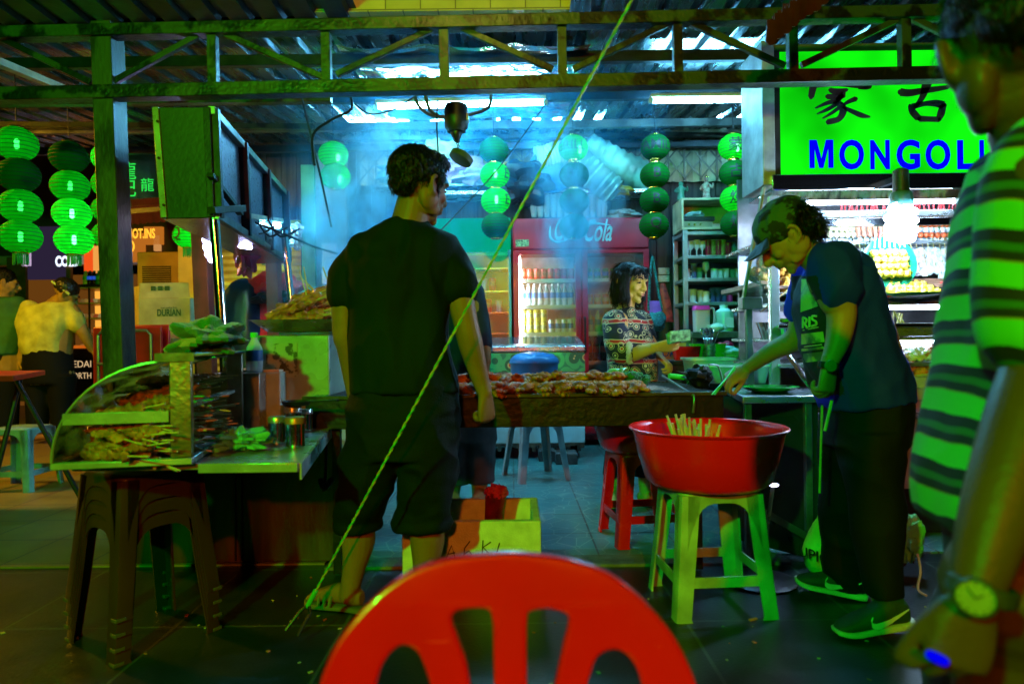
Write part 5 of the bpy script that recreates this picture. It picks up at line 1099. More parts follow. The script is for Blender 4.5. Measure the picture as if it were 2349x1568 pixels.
pan = thing('black_pan', 'small black pan with handle resting on the rear shaker', 'pan', P(700, 935, 2.72)); p = Vector((P(680,935,2.72).x, 2.72, cz+.118)); MB().lathe([(.001,0),(.05,0),(.058,.018),(.054,.018),(.048,.004),(.001,.004)], p, 20).build('bowl', black, pan); MB().bar(p+Vector((.055,0,.014)), p+Vector((.17,-.02,.02)), .02, .008).build('handle', black, pan)
o = bagmesh('plastic_bag', (P(556,1020,2.35).x, 2.35, cz+.035), (.085,.07,.035), pm('green_clear_bag', (.15,.65,.3), .2, 0, .4, 8, .6, 20, alpha=.75), seed=15, rough=.6, sc=3, n=30, k=20); tag(o, 'crumpled translucent green bag at the front edge of the cart', 'bag')
wb = thing('water_bottle', 'plastic water bottle with a blue label left of the steel cabinet', 'bottle', (P(584,850,3.0).x, 3.0, cz)); c = Vector((P(584,850,3.0).x, 3.0, P(584,853,3.0).z)); h = .155; r = .036
MB().lathe([(.001,0),(r*.9,0),(r,.01),(r,h*.4),(r*.96,h*.45),(r,h*.5),(r*.92,h*.7),(r*.4,h*.92),(r*.4,h)], c, 20).build('body', water, wb); MB().lathe([(r*1.02,h*.32),(r*1.02,h*.62)], c, 20).build('label', mbl, wb); MB().lathe([(r*.45,h*.98),(r*.45,h*1.12),(.001,h*1.12)], c, 16).build('cap', gp, wb)
MB().box(c.x-.16, c.x+.05, 2.92, 3.2, cz, c.z-.001).build('ledge_block', gs, t, bevel=.004)
pk = thing('plate_stack', 'short stack of steel plates behind the water bottle', 'plate stack', P(590, 770, 3.3)); c2 = Vector((P(592,800,3.3).x, 3.3, c.z))
for k in range(6): MB().lathe([(.001,0),(.05,.003),(.054,.008),(.05,.006),(.001,.004)], c2+Vector((0,0,.04+k*.012)), 20).build('plate', chrome, pk)
MB().lathe([(.04,0),(.04,.04),(.001,.04)], c2, 16).build('stand', steel_d, pk)
o = MB().lathe([(.001,0),(.11,.004),(.12,.03),(.118,.03),(.108,.008),(.001,.006)], (P(590,795,3.6).x, 3.05, zt+.016), 28).build('serving_dish', chrome)
bpy.data.objects.remove(o)
tp = thing('pale_container', 'shallow pale box of sauce dishes inside the cart behind the case', 'container', (-1.0, 3.1, cz)); MB().box(-1.3, -1.02, 3.0, 3.5, cz+.001, .90).build('box', pm('mint_box', (.4,.6,.5), .5), tp, bevel=.006)
b = MB(); b.box(-1.29,-1.03,3.01,3.49,.901,.91); b.build('paper_liner', pm('stained_paper', (.65,.6,.45), .7, 0, .7, 16, .2, col2=(.4,.15,.06), thr=(.3,.42)), tp)
# metal hood box
D = 3.0; a = P(352,247,D); b_ = P(482,247,D); c = P(372,500,D); d = P(492,498,D); dd = Vector((-.235, 1.7, -.0))
hd = thing('metal_hood', 'long grey metal hood box hanging at the left on steel poles', 'hood', P(420, 380, D))
front = [a, b_, d, c]; hm = pm('hood_paint', (.022,.045,.016), .45, .1, .4, 2.2, .15, 40); sp = pm('speckled_panel', (.12,.13,.17), .45, .4, .3, 70, .3, 80, col2=(.01,.01,.01), thr=(.36,.42))
m = MB(); m.add([*front, *[x+dd for x in front]], [(0,1,2,3),(4,5,6,7),(0,1,5,4),(2,3,7,6),(0,3,7,4)]); m.build('shell', hm, hd, smooth=0)
m = MB(); m.add([b_-Vector((.012,0,0)), b_+dd-Vector((.012,0,0)), d+dd-Vector((.012,0,0)), d-Vector((.012,0,0))], [(0,1,2,3)]); m.build('side_panel', sp, hd, smooth=0)
for k in (0, .30, .62, .96):
    MB().bar(b_+dd*k+Vector((.006,.02,0)), d+dd*k+Vector((.006,.02,0)), .05, .025, (0,1,0)).build('rib', dark, hd, bevel=.002)
MB().bar(b_+Vector((.006,0,-.01)), b_+dd+Vector((.006,0,-.01)), .03, .035).build('top_rail', steel_d, hd, bevel=.002); MB().bar(d+Vector((.006,0,.01)), d+dd+Vector((.006,0,.01)), .03, .035).build('bottom_rail', steel_d, hd, bevel=.002)
MB().bar(a+Vector((.012,-.006,0)), c+Vector((.012,-.006,0)), .028, .012, (0,1,0)).build('corner_strip', gs, hd, bevel=.002)
MB().bar(b_-Vector((.012,.006,0)), d-Vector((.012,.006,0)), .03, .012, (0,1,0)).build('corner_strip', dark, hd, bevel=.002)
for x, y in ((361,278),(364,362),(375,470)): MB().tube([P(x,y,D-.02), P(x,y,D-.005)], .006, 8).build('bolt', dark, hd)
MB().bar(P(482,400,2.96), P(552,490,3.3), .03, .02).build('strut', hm, hd, bevel=.002); MB().bar(P(484,482,2.96), P(556,478,3.2), .04, .03).build('arm', hm, hd, bevel=.002)
m = MB(); m.add([c-Vector((0,0,.004)), d-Vector((0,0,.004)), d+dd-Vector((0,0,.004)), c+dd-Vector((0,0,.004))], [(0,1,2,3)]); m.build('underside_liner', pm('shiny_liner', (.75,.75,.75), .25, .8), hd)
tube_lamp(548, 508, 640, 518, 3.55, 'bright tube under the far end of the metal hood', .014, d1=4.5)
tube_lamp(448, 506, 478, 504, 3.4, 'short tube under the near end of the metal hood', .01, em('tube_light_dim', (.75,.7,1), 9), d1=3.9)
for px0, y0, px1, y1, D_, r, lab in ((490,490,517,792,3.02,.022,'near polished steel pole holding up the hood'), (652,535,676,712,4.1,.021,'far polished steel pole holding up the hood')):
    tag(MB().tube([P(px0,y0-6,D_), P(px1,y1+60,D_)], r, 16).build('steel_pole', chrome), lab, 'pole', 'hood poles')
tag(bagmesh('pink_bag', P(565,590,4.3), (.07,.05,.11), pm('pink_bag', (.55,.04,.15), .35, 0, .3, 6, .5, 14), seed=3, rough=.4), 'crimson plastic bag hanging beneath the tilted bulb', 'bag')
for i, (px, py, lab) in enumerate(((682,528,'upper'),(680,556,'lower'))): tag(bagmesh('foil_bulb', P(px,py,4.3), (.04,.04,.045), pm('clear_wrap', (.6,.6,.55), .15, 0, .4, 12, .5, 25, alpha=.7), seed=i+1, rough=.3, n=16, k=12), lab+' clear plastic bundle tied at the top of the far pole', 'bundle')
random.seed(3)
for i in range(5): tag(MB().tube([P(515+i*25,505,3.9), P(540+i*26,535+random.uniform(-8,18),3.9), P(575+i*28,512+i*3,3.95)], .006, 6, sm=4).build('wire', black), ('first','second','third','fourth','fifth')[i]+' tangled wire, from the left, beneath the metal hood', 'wire', 'wires under the hood')
tag(MB().tube([P(560,500,3.8), P(660,540,3.9), P(720,565,4.0), P(775,582,4.1)], .007, 7, sm=5).build('cable', black), 'black cable running right from the hood past the far pole', 'cable')
# dark red pillars, roller shutter, green side wall
mr_ = pm('maroon_paint', (.22,.03,.02), .5, 0, .3, 5, .15)
for a0, a1, b0, b1, w, D_, lab in ((452,505,482,985,.11,5.0,'near maroon steel pillar behind the polished pole'), (617,515,636,900,.09,5.2,'far maroon steel pillar in front of the roller shutter')):
    tag(MB().bar(P(a0+8,a1,D_), P(b0,b1,D_), w, .1, (0,1,0)).build('pillar', mr_, bevel=.004), lab, 'pillar', 'maroon pillars')
D = 7.2; sh = thing('roller_shutter', 'ribbed yellowish roller shutter behind the bags', 'shutter', P(590, 900, D)); x0, x1 = P(480,700,D).x, P(694,700,D).x; z = .05; m = MB(); vs = []; k = 0
while z < 2.35: vs += [(x0,D+(0 if k%2 else .03),z),(x1,D+(0 if k%2 else .03),z)]; z += .045 if k % 2 else .03; k += 1
m.add(vs, [(2*i,2*i+1,2*i+3,2*i+2) for i in range(len(vs)//2-1)]); m.build('slats', pm('shutter_tan', (.62,.52,.07), .45, 0, .3, 4, .1), sh, smooth=0)
for x in (x0-.05, x1): MB().box(x, x+.05, D-.03, D+.06, 0, 2.4).build('guide_rail', dark, sh)
struct(MB().box(P(697,700,D).x, P(727,700,D).x, D-.05, D+.3, 0, 2.9).build('wall_green_pier', pm('green_wall', (.12,.45,.2), .6, 0, .3, 4), smooth=0))
mb_ = thing('letter_boxes', 'row of white meter boxes up the wall beside the green pier', 'meter boxes', P(750, 600, 6.9))
for y0_, y1_ in ((558,590),(592,618),(620,650)): a=P(738,y0_,6.9); b=P(772,y1_,6.9); MB().box(a.x,b.x,6.9,7.0,b.z,a.z).build('box', white, mb_, bevel=.004)
struct(MB().box(P(728,700,7.25).x, P(800,700,7.25).x, 7.2, 7.29, 0, 3.2).build('wall_grey_strip', pm('grey_wall', (.4,.42,.38), .7, 0, .3, 4), smooth=0))
struct(MB().box(P(440,700,7.6).x, P(480,700,7.6).x, 7.3, 7.6, 0, 3).build('wall_yellow_pier', pm('yellow_wall', (.6,.55,.12), .6, 0, .2, 4), smooth=0))
# covered umbrellas / bags
def sack(name, rings, m, lab, c, seed=1, amp=.012):
    b = MB(); b.loft(rings, n=36, k=5, ex=2.3); o = b.build(name, m); folds(o.data, amp, (9,9,5), seed); return tag(o, lab, c, 'bundles by the shutter')
D = 5.4
sack('tarp_bundle', [(P(561,955,D), Vector((.11,0,0)), Vector((0,.09,0))), (P(560,850,D), Vector((.15,0,0)), Vector((0,.12,0))), (P(556,740,D), Vector((.17,0,0)), Vector((0,.13,0))), (P(558,675,D), Vector((.15,0,0)), Vector((0,.11,0))), (P(562,648,D), Vector((.09,0,0)), Vector((0,.07,0))), (P(566,638,D), Vector((.01,0,0)), Vector((0,.01,0)))], pm('navy_tarp', (.006,.022,.06), .4, 0, .4, 4, .4, 16), 'tall navy tarpaulin bundle leaning at the shutter', 'bundle')
sack('red_bundle', [(P(606,900,D+.05), Vector((.08,0,0)), Vector((0,.08,0))), (P(604,780,D+.05), Vector((.11,0,0)), Vector((0,.1,0))), (P(602,700,D+.05), Vector((.13,0,0)), Vector((0,.1,0))), (P(604,660,D+.05), Vector((.12,0,0)), Vector((0,.1,0))), (P(606,640,D+.05), Vector((.03,0,0)), Vector((0,.03,0)))], pm('red_nylon', (.8,.03,.01), .45, 0, .4, 4, .4, 16), 'upright red nylon bundle right of the navy one', 'bundle', 2)
b = MB(); b.blob(P(633,655,D), (.2,.13,.12), .3, 2, 4, 30, 20); tag(b.build('red_bag', pm('red_nylon', (.8,.03,.01), .45)), 'red rounded bag top lying across the upright bundle', 'bag', 'bundles by the shutter')
b = MB(); b.blob(P(622,680,D-.12), (.15,.06,.05), .3, 2, 6, 26, 16, Matrix.Rotation(R(-8),3,'Y')); tag(b.build('black_strap_bag', black), 'black padded strap bag in front of the red bag', 'bag', 'bundles by the shutter')
sack('navy_case', [(P(680,880,D+.2), Vector((.15,0,0)), Vector((0,.12,0))), (P(680,740,D+.2), Vector((.16,0,0)), Vector((0,.12,0))), (P(680,690,D+.2), Vector((.15,0,0)), Vector((0,.1,0))), (P(680,675,D+.2), Vector((.1,0,0)), Vector((0,.07,0)))], pm('dark_navy', (.012,.03,.07), .5), 'dark navy case at the right end of the shutter', 'case', 5, .008)
# durian carton on green table, crate, red folded tables
D = 5.5; cb = thing('cardboard_carton', 'open cardboard carton printed with durian letters on the green table', 'carton', P(365, 775, D)); x0, xm, x1 = P(270,700,D).x, P(318,700,D).x, P(436,700,D).x; z0, z1, z2 = P(365,775,D).z, P(365,684,D).z, P(365,648,D).z
card = pm('cardboard', (.45,.36,.2), .75, 0, .15, 8, .15)
m = MB(); m.add([(x0,D+.25,z0),(xm,D,z0),(x1,D,z0),(x1,D+.35,z0),(x0,D+.25,z1),(xm,D,z1),(x1,D,z1),(x1,D+.35,z1)], [(0,1,5,4),(1,2,6,5),(2,3,7,6),(3,0,4,7),(0,1,2,3)]); m.build('carton_body', card, cb, smooth=0)
m = MB(); m.add([(xm+.003,D,z1+.002),(x1,D,z1+.002),(x1-.02,D+.02,z2),(xm+.0,D+.02,z2),(x0,D+.25,z1+.002),(xm,D,z1+.002),(xm-.0,D+.02,z2-.02),(x0-.02,D+.27,z2-.01)], [(0,1,2,3),(4,5,6,7)]); m.build('flaps', card, cb, smooth=0)
pi = pm('green_print', (.03,.09,.03), .7); text('lettering', 'DURIAN', (P(388,722,D).x, D-.003, P(388,724,D).z), .075, pi, cb, ext=.0005, bold=.002, width=.19)
text('lettering', 'best quality fruit', (P(388,712,D).x, D-.003, P(388,707,D).z), .02, pi, cb, ext=.0005, width=.13); 
for k in range(3): MB().box(P(345+k*16,660,D).x, P(356+k*16,660,D).x, D+.006, D+.009, P(345,668,D).z+.006, P(345,656,D).z).build('print_mark', pi, cb)
tb = thing('green_table', 'pale green topped table under the carton and crate', 'table', P(390, 800, 5.6)); a = P(300,782,5.4); MB().box(a.x, P(545,780,5.4).x, 5.4, 6.1, a.z-.03, P(365,775,5.5).z-.004).build('tabletop', pm('green_laminate', (.2,.5,.25), .4), tb, bevel=.004)
for x in (a.x+.05, P(520,780,5.4).x):
    for y in (5.45, 6.0): MB().box(x, x+.03, y, y+.03, .01, a.z-.031).build('leg', dark, tb)
cr_ = pm('blue_crate', (.06,.35,.5), .45); D = 5.75; ct_ = thing('blue_crate', 'light blue perforated plastic crate beside the carton', 'crate', P(480, 760, D)); x0, x1 = P(436,750,D).x, P(508,750,D).x; zt3, zb3 = P(450,726,D).z, P(450,765,D).z
m = MB(); nx = 9
for i in range(nx+1): x = x0+(x1-x0)*i/nx; m.box(x-.006, x+.006, D, D+.012, zb3, zt3)
for i in range(5): z = zb3+(zt3-zb3)*i/4; m.box(x0, x1, D+.013, D+.022, z-.006, z+.006)
m.box(x0, x1, D+.3, D+.32, zb3, zt3); m.box(x0-.01, x0, D, D+.32, zb3, zt3); m.box(x1, x1+.01, D, D+.32, zb3, zt3); m.build('basket', cr_, ct_, smooth=0)
MB().lathe([(.001,0),(.14,0),(.14,.02),(.001,.02)], P(478,735,D)+Vector((.05,.1,.0)), 24, Matrix.Rotation(R(80),3,'X')).build('round_panel', cr_, ct_)
D = 5.0; rdt = pm('red_tabletop', (.5,.015,.01), .4, 0, .3, 4, .05)
for i, (x0p, x1p, yt_, dd_, lab) in enumerate(((212,372,750,0,'nearer folded red table standing on edge behind the post'), (300,390,745,.12,'second folded red table just behind the nearer one'))):
    ft = thing('folded_table', lab, 'folded table', P(290, 900, D), 'folded red tables'); a = P(x0p,yt_,D+dd_); b = P(x1p,900,D+dd_)
    MB().box(a.x, b.x, D+dd_, D+dd_+.025, .05, a.z).build('tabletop', rdt, ft, bevel=.01)
    m = MB(); m.tube([(a.x+.05,D+dd_-.015,.1),(a.x+.05,D+dd_-.015,a.z-.06),(a.x+.08,D+dd_-.015,a.z-.03),(b.x-.1,D+dd_-.015,a.z-.03),(b.x-.07,D+dd_-.015,a.z-.06),(b.x-.07,D+dd_-.015,.1)], .012, 8); m.build('folding_leg', steel_d, ft)
    m = MB(); m.tube([(a.x+.05,D+dd_-.03,a.z-.27),(b.x-.07,D+dd_-.03,a.z-.27)], .011, 8); m.tube([(b.x-.22,D+dd_-.03,a.z-.03),(b.x-.22,D+dd_-.03,.1)], .011, 8); m.build('cross_bar', steel_d, ft)
# far left table + stool
D = 4.2; rt = thing('red_table', 'red folding table with crossed black legs at the left edge', 'table', P(30, 1000, D)); z = P(60,852,D).z
m = MB(); m.add([(-4.2,3.6,z),(P(30,875,3.6).x,3.6,z),(P(104,850,4.4).x,4.4,z),(-4.2,4.4,z),(-4.2,3.6,z-.03),(P(30,875,3.6).x,3.6,z-.03),(P(104,850,4.4).x,4.4,z-.03),(-4.2,4.4,z-.03)], [(0,1,2,3),(4,5,6,7),(0,1,5,4),(1,2,6,5),(2,3,7,6),(3,0,4,7)]); m.build('tabletop', pm('red_laminate', (.6,.03,.015), .4), rt, bevel=.004)
for a, b in ((P(38,872,3.9), Vector((-2.55,4.1,.02))), (P(48,866,4.1), Vector((-3.1,4.0,.02)))): MB().tube([a, b], .014, 8).build('leg', black, rt)
MB().tube([(-2.55,4.1,.04), (-2.5,4.3,.02)], .014, 8).build('leg', black, rt)
s = stool(pm('blue_grey_stool', (.15,.35,.38), .45), .45, .15, .185, 'pale blue stool under the far left table', rails=True); s.location = (P(38,1000,4.9).x, 4.95, 0)
# ================================================================ LEFT BACKGROUND: shops
fb = 10.5
struct(MB().box(-13, P(462,700,fb).x, fb, fb+.2, 2.32, 6).build('building_facade', pm('brown_render', (.12,.05,.02), .7, 0, .3, 2, .2), smooth=0))
shp = thing('corner_shop', 'warmly lit shop front with orange fascia and glass display shelves', 'shop', (-7, fb, 0))
MB().box(-13, P(462,700,fb).x, fb-.08, fb+.1, 2.28, 2.42).build('canopy_edge', pm('cream_trim', (.6,.5,.35), .5), shp)
MB().box(-13, P(462,700,fb).x, fb+1.6, fb+1.7, 0, 2.3).build('back_wall', em('self_glowing_wall', (1,.34,.04), .10), shp)  # wall emits by itself, standing in for the shop's indoor light
for a, b, col, s_ in ((0,0,0,0),): pass
for x0p, x1p, y0p, y1p, m_, nm in ((15,62,590,920,pm('brown_panel', (.22,.10,.03), .6),'pillar'), (62,150,520,640,em('dark_menu', (.03,.02,.05), .6),'menu_board'), (276,330,535,600,em('orange_fascia', (.75,.22,.02), .5),'fascia'), (330,372,520,560,em('orange_fascia', (.75,.22,.02), .5),'fascia'),
                                 (150,162,520,660,pm('brown_panel', (.22,.10,.03), .6),'pillar'), (192,212,560,622,em('poster_red', (.9,.09,.01), .8),'poster'), (213,240,564,625,em('poster_amber', (1,.42,.08), .7),'poster'), (352,366,540,575,em('board_small', (.8,.35,.1), .6),'board'), (50,72,545,610,em('white_shelf_glow', (.8,.6,.9), .7),'window')):
    a = P(x0p, y0p, fb-.12); b = P(x1p, y1p, fb-.12); MB().box(a.x, b.x, fb-.12, fb-.06, b.z, a.z).build(nm, m_, shp, smooth=0)
text('lettering', 'HOT.INS', (P(335,549,fb).x, fb-.14, P(335,549,fb).z), .2, em('sign_orange', (1,.45,.03), 1.3), shp, bold=.006, width=.42)
text('lettering', 'COLD', (P(168,612,fb).x, fb-.14, P(168,612,fb).z), .21, em('sign_white', (.75,.85,1), 1.6), shp, bold=.008, width=.36)
text('lettering', 'E.C', (P(293,604,fb).x, fb-.14, P(293,604,fb).z), .12, em('sign_white', (.75,.85,1), 1.6), shp, bold=.004)
for px in (291,): MB().lathe([(.10,0),(.12,0),(.12,.01),(.10,.01)], P(px,565,fb-.15), 24, Matrix.Rotation(R(90),3,'X')).build('round_logo', em('sign_orange', (1,.45,.03), 1.3), shp)
MB().box(P(313,590,fb).x, P(315,650,fb).x, fb-.16, fb-.14, P(313,650,fb).z, P(313,580,fb).z).build('blue_neon', em('blue_neon', (.2,.1,1), 3), shp)
# display cabinet
dc = thing('snack_cabinet', 'glowing amber glass snack cabinet with bottles standing on top', 'display cabinet', P(205, 790, 9.6)); D = 9.6; x0, x1 = P(168,700,D).x, P(242,700,D).x; z0, z1 = P(205,800,D).z, P(205,660,D).z
MB().box(x0, x1, D+.5, D+.52, z0, z1).build('lit_back', em('amber_glow', (1,.42,.05), .9), dc)
for i in range(5): z = z0+(z1-z0)*i/4; MB().box(x0, x1, D, D+.5, z-.01, z+.01).build('shelf', pm('amber_shelf', (.6,.4,.15), .4), dc)
for x in (x0, (x0+x1)/2-.01, x1-.02): MB().box(x, x+.02, D-.01, D+.01, z0, z1).build('frame', dark, dc)
MB().box(x0-.02, x1+.02, D-.02, D+.55, z1+.012, z1+.05).build('top', dark, dc); MB().box(x0, x1, D, D+.5, 0, z0-.012).build('base', dark, dc)
random.seed(77); sn = [pm('snack_'+n, c, .4, emit=c, es=.15) for n, c in (('a',(.8,.4,.1)),('b',(.7,.12,.05)),('c',(.85,.6,.3)),('d',(.5,.25,.08)))]
for i in range(4):
    z = z0+(z1-z0)*i/4+.011
    for k in range(6):
        b = MB(); b.blob((0,0,.03), (.045,.04,.03), .3, 3, i*6+k, 10, 7); o = b.build('snack', sn[(i+k) % 4]); o.location = (x0+.05+k*(x1-x0-.08)/6, D+.15, z)
        tag(o, 'small snack on the %s shelf of the amber cabinet' % ('lowest','second','third','top')[i], 'snack', 'snacks on the %s cabinet shelf' % ('lowest','second','third','top')[i])
for i, (col, lc, capm) in enumerate((('y','g',white),('k','b',mbl),('k','b',mbl),('g','g',gp),('k','r',redpl),('r','r',gl['pink']),('r','y',gl['pink']))):
    bd = {'y': myel, 'k': pm('cola_dark', (.03,.01,.01), .2), 'g': pm('green_pop', (.03,.3,.05), .2), 'r': pm('fruit_red', (.5,.03,.08), .3)}[col]; lb = {'g': gp, 'b': pm('pop_blue', (.02,.08,.7), .4, emit=(.02,.08,.7), es=.5), 'r': redpl, 'y': myel}[lc]
    me = bottle_mesh(bd, lb, capm, 'pop', .2, .04); inst(me, 'soft_drink_bottle', (P(185+i*10,655,D).x, D+.12, z1+.052), ('yellow bottle first in the row','first dark bottle with a blue label','second dark bottle with a blue label','green bottle','dark bottle with a red label','red bottle with a red label','last red bottle with a yellow label')[i]+' on the amber cabinet', 'bottle', 'bottles on the snack cabinet')
# counter lit with text, brown unit
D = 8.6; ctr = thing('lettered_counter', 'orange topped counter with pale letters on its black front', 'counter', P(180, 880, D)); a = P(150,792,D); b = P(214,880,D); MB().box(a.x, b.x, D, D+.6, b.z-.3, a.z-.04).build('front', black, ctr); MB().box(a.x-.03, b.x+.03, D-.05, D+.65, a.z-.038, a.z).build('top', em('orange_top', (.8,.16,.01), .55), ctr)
text('lettering', 'KEDAI', ((a.x+b.x)/2, D-.003, P(180,842,D).z), .12, em('cream_letters', (.9,.6,.3), .6), ctr, width=.3); text('lettering', 'NORTH', ((a.x+b.x)/2, D-.003, P(180,868,D).z), .11, em('cream_letters', (.9,.6,.3), .6), ctr, width=.3)
D = 8.2; bu = thing('ice_machine', 'tall brown boxed machine with a louvred grille behind the carton', 'machine', P(365, 800, D)); a = P(314,578,D); b = P(417,800,D); MB().box(a.x, b.x, D, D+.6, 0, a.z).build('body', pm('brown_machine', (.4,.24,.08), .45, 0, .2, 4), bu, bevel=.01)
for k in range(9): z = P(350,612+k*5,D).z; MB().box(P(327,600,D).x, P(392,600,D).x, D-.012, D-.002, z-.008, z+.008).build('louvre', dark, bu)
# tiled eave of the small stall behind the hood
ev = thing('tile_eave', 'dark scalloped tile eave below the metal hood, in front of the shops', 'tile eave', P(380, 480, 6.6)); random.seed(6)
for j in range(3):
    for i in range(17):
        c = P(300+i*15+j*6, 508-j*17-i*1.2, 6.6+j*.12); m = MB(); pr = [(math.cos(math.pi*q_/8)*.036, -math.sin(math.pi*q_/8)*.03) for q_ in range(9)]; m.prism([(.036,.07),(-.036,.07)]+[(-x,y) for x,y in pr], c, (1,0,0), (0,-.4,1), .012); m.build('tile', pm('dark_tile', (.07,.012,.015), .35), ev)
MB().bar(P(285,492,6.75), P(570,468,6.75), .2, .05).build('ridge', dark, ev)
spn_ = thing('spot_lamp', 'small orange glowing spotlight high between the left lantern strings', 'spotlight', P(115,338,7.0)); MB().lathe([(.02,0),(.05,.05),(.001,.052)], P(118,332,7.0), 14, Matrix.Rotation(R(150),3,'X')).build('shade', dark, spn_); MB().ell(P(115,338,7.0), (.045,.03,.02)).build('bulb', em('orange_bulb', (1,.25,.05), 14), spn_)
# ================================================================ RIGHT STALL
D = 3.55; x0 = P(1768,600,D).x; x1 = 3.25
sd = thing('display_stall', 'steel stall with tiered open food display under the green sign', 'food stall', (2.2, 3.9, 0))
MB().bar(P(1773,450,D-.05), P(1777,905,D-.05), .046, .04, (0,1,0)).build('corner_post', pm('post_bright', (.75,.76,.8), .25, .7, .15, 8, .08), sd, bevel=.003)
m = MB(); m.bar(P(1752,430,D), P(1702,700,D), .012, .03, (0,1,0)); m.build('slanted_edge', pm('edge_tan', (.55,.5,.3), .3, .5), sd)
m = MB(); m.add([P(1752,430,D+.01), P(1770,430,D+.01), P(1770,695,D+.01), P(1704,695,D+.01)], [(0,1,2,3)]); m.build('side_glass', glassy('case_glass', (1,.95,.85), .05, .3, .25), sd)
def shelf(y, d0, d1, th, m_=chrome, nm='shelf', xa=None): z = P(2000,y,d0).z; MB().box(xa or x0, x1, d0, d1, z-th, z).build(nm, m_, sd, bevel=.004); return z
rail = lambda y, d, h, m_=chrome: shelf(y, d, d+.03, h, m_, 'rail')
tube_lamp(1788, 466, 2196, 461, 3.6, 'bright tube along the top of the skewer display', .012, em('tube_light2', (.6,.75,1), 45), fit=False)  # left end is added length, to light the fried snacks
tube_lamp(1900, 706, 2230, 704, 3.62, 'added unseen tube under the middle shelf of the food display', .012, em('tube_light2', (.6,.72,1), 45), fit=False); tube_lamp(1900, 782, 2230, 781, 3.62, 'added unseen tube under the lower steel shelf of the food display', .010, em('tube_light2', (.6,.72,1), 45), fit=False)  # both hidden tubes are added only to light the lower trays
rail(482, 3.62, .035, steel); rail(500, 3.55, .04)
zA = shelf(552, 3.75, 4.3, .02, steel); zB = shelf(640, 3.7, 4.4, .03, pm('rail_brown', (.35,.16,.1), .4)); zC = shelf(690, 3.5, 4.2, .022, steel); zD = shelf(772, 3.5, 4.2, .02, steel); zE = shelf(832, 3.45, 4.2, .02, steel); zF = shelf(948, 3.4, 4.2, .03, steel)
rail(652, 3.62, .02, pm('rail_brown', (.35,.16,.1), .4)); rail(668, 3.6, .015, steel); rail(742, 3.46, .02)
m = MB(); m.box(x0+.05, x1, 4.2, 4.22, 0, 2.0); m.build('back_panel', pm('stall_back', (.3,.3,.32), .35, .7), sd)
MB().box(x0+.1, x1, 3.48, 3.5, zD+.0, P(2000,745,3.5).z).build('splash_panel', steel, sd)
MB().box(x0+.1, x1, 3.44, 3.46, P(2000,1120,3.45).z, zF-.031).build('lower_panel', pm('lower_panel', (.3,.29,.22), .5, .3), sd, smooth=0); MB().box(x0+.1, x1, 3.5, 4.1, .02, P(2000,1122,3.45).z).build('plinth', black, sd)
# ice
icem = pm('crushed_ice', (.85,.9,.95), .2, 0, .1, 20, .4, 60); random.seed(19)
def ice(n, xa, xb, y0, y1, z0, z1, lab, s=.016):
    b = MB()
    for i in range(n):
        t = random.random(); c = Vector((random.uniform(xa, xb), y0+(y1-y0)*t, z0+(z1-z0)*t+random.uniform(-.012,.012))); q_ = random.uniform(.6,1.3)*s
        b.cbox(c, (q_*random.uniform(.8,1.8),)*1+(q_, q_*random.uniform(.7,1.4)), Matrix.Rotation(random.uniform(0,3),3,'X') @ Matrix.Rotation(random.uniform(0,3),3,'Z'))
    return stuff(b.build('crushed_ice', icem, smooth=0), lab, 'ice')
xr = P(2230,600,3.7).x
ice(900, x0+.22, xr+.1, 3.78, 4.1, P(2000,548,3.8).z-.02, P(2000,505,4.05).z, 'crushed ice behind the top row of skewered balls')
ice(900, x0+.3, xr+.1, 3.72, 3.9, P(2000,632,3.75).z, P(2000,558,3.85).z, 'sloping bank of ice and clear bags below the top row', .02)
ice(800, x0+.45, xr+.1, 3.5, 3.75, zE+.02, P(2000,782,3.7).z, 'white mound of crushed ice on the lower tray', .018)
ice(500, x0+.45, xr+.1, 3.47, 3.65, zE-.11, zE-.03, 'ice with orange meatballs on the tray under the white mound', .016)
# skewered balls
def ballsk(cols, r, n, kind='ball'):
    b = MB(); b.mat(0).tube([(0,0,-.16),(0,0,.02)], .0022, 5)
    for i in range(n):
        if kind == 'ball': b.mat(1+i % len(cols)).ell((0,0,r+i*r*1.8), (r,r,r*.93), n=12, m=8)
        else: b.mat(1+i % len(cols)).limb([(0,0,r+i*.07), (0,0,r+i*.07+.05)], [r*.8,r*.8], 10, 1)
    me = b.mesh('sk'); fixn(me); me.materials.append(bamboo); [me.materials.append(c) for c in cols]; me.shade_smooth(); return me
fb_ = pm('fish_ball', (.75,.66,.35), .4); sg_ = pm('sausage_pink', (.72,.3,.18), .35); cbm = pm('crab_red', (.75,.12,.03), .4); cbw = white; ppl = pm('pale_prawn', (.75,.5,.45), .4)
ms = {'fish ball': ballsk((fb_,), .019, 3), 'sausage': ballsk((sg_,), .017, 2, 's'), 'pale prawn': ballsk((ppl,), .016, 3), 'red and white crab stick': ballsk((cbm, cbw), .017, 3)}
random.seed(6); i = 0; px = 1905
while px < 2240:
    kd = 'fish ball' if px < 1960 else 'sausage' if px < 2030 else 'pale prawn' if px < 2110 else 'red and white crab stick'
    inst(ms[kd], 'food_skewer', (P(px,548,3.76).x, 3.76, P(px,546,3.76).z), '%s skewer standing in the top row of the display' % kd, 'food skewer', kd+' skewers in the display', rot=(-.22, random.uniform(-.06,.06), 0)); px += 13
redst = pm('red_stick', (.75,.03,.03), .5); b = MB(); b.tube([(0,0,0),(0,0,.09)], .004, 5); rsme = b.mesh('rs'); rsme.materials.append(redst)
px = 1930
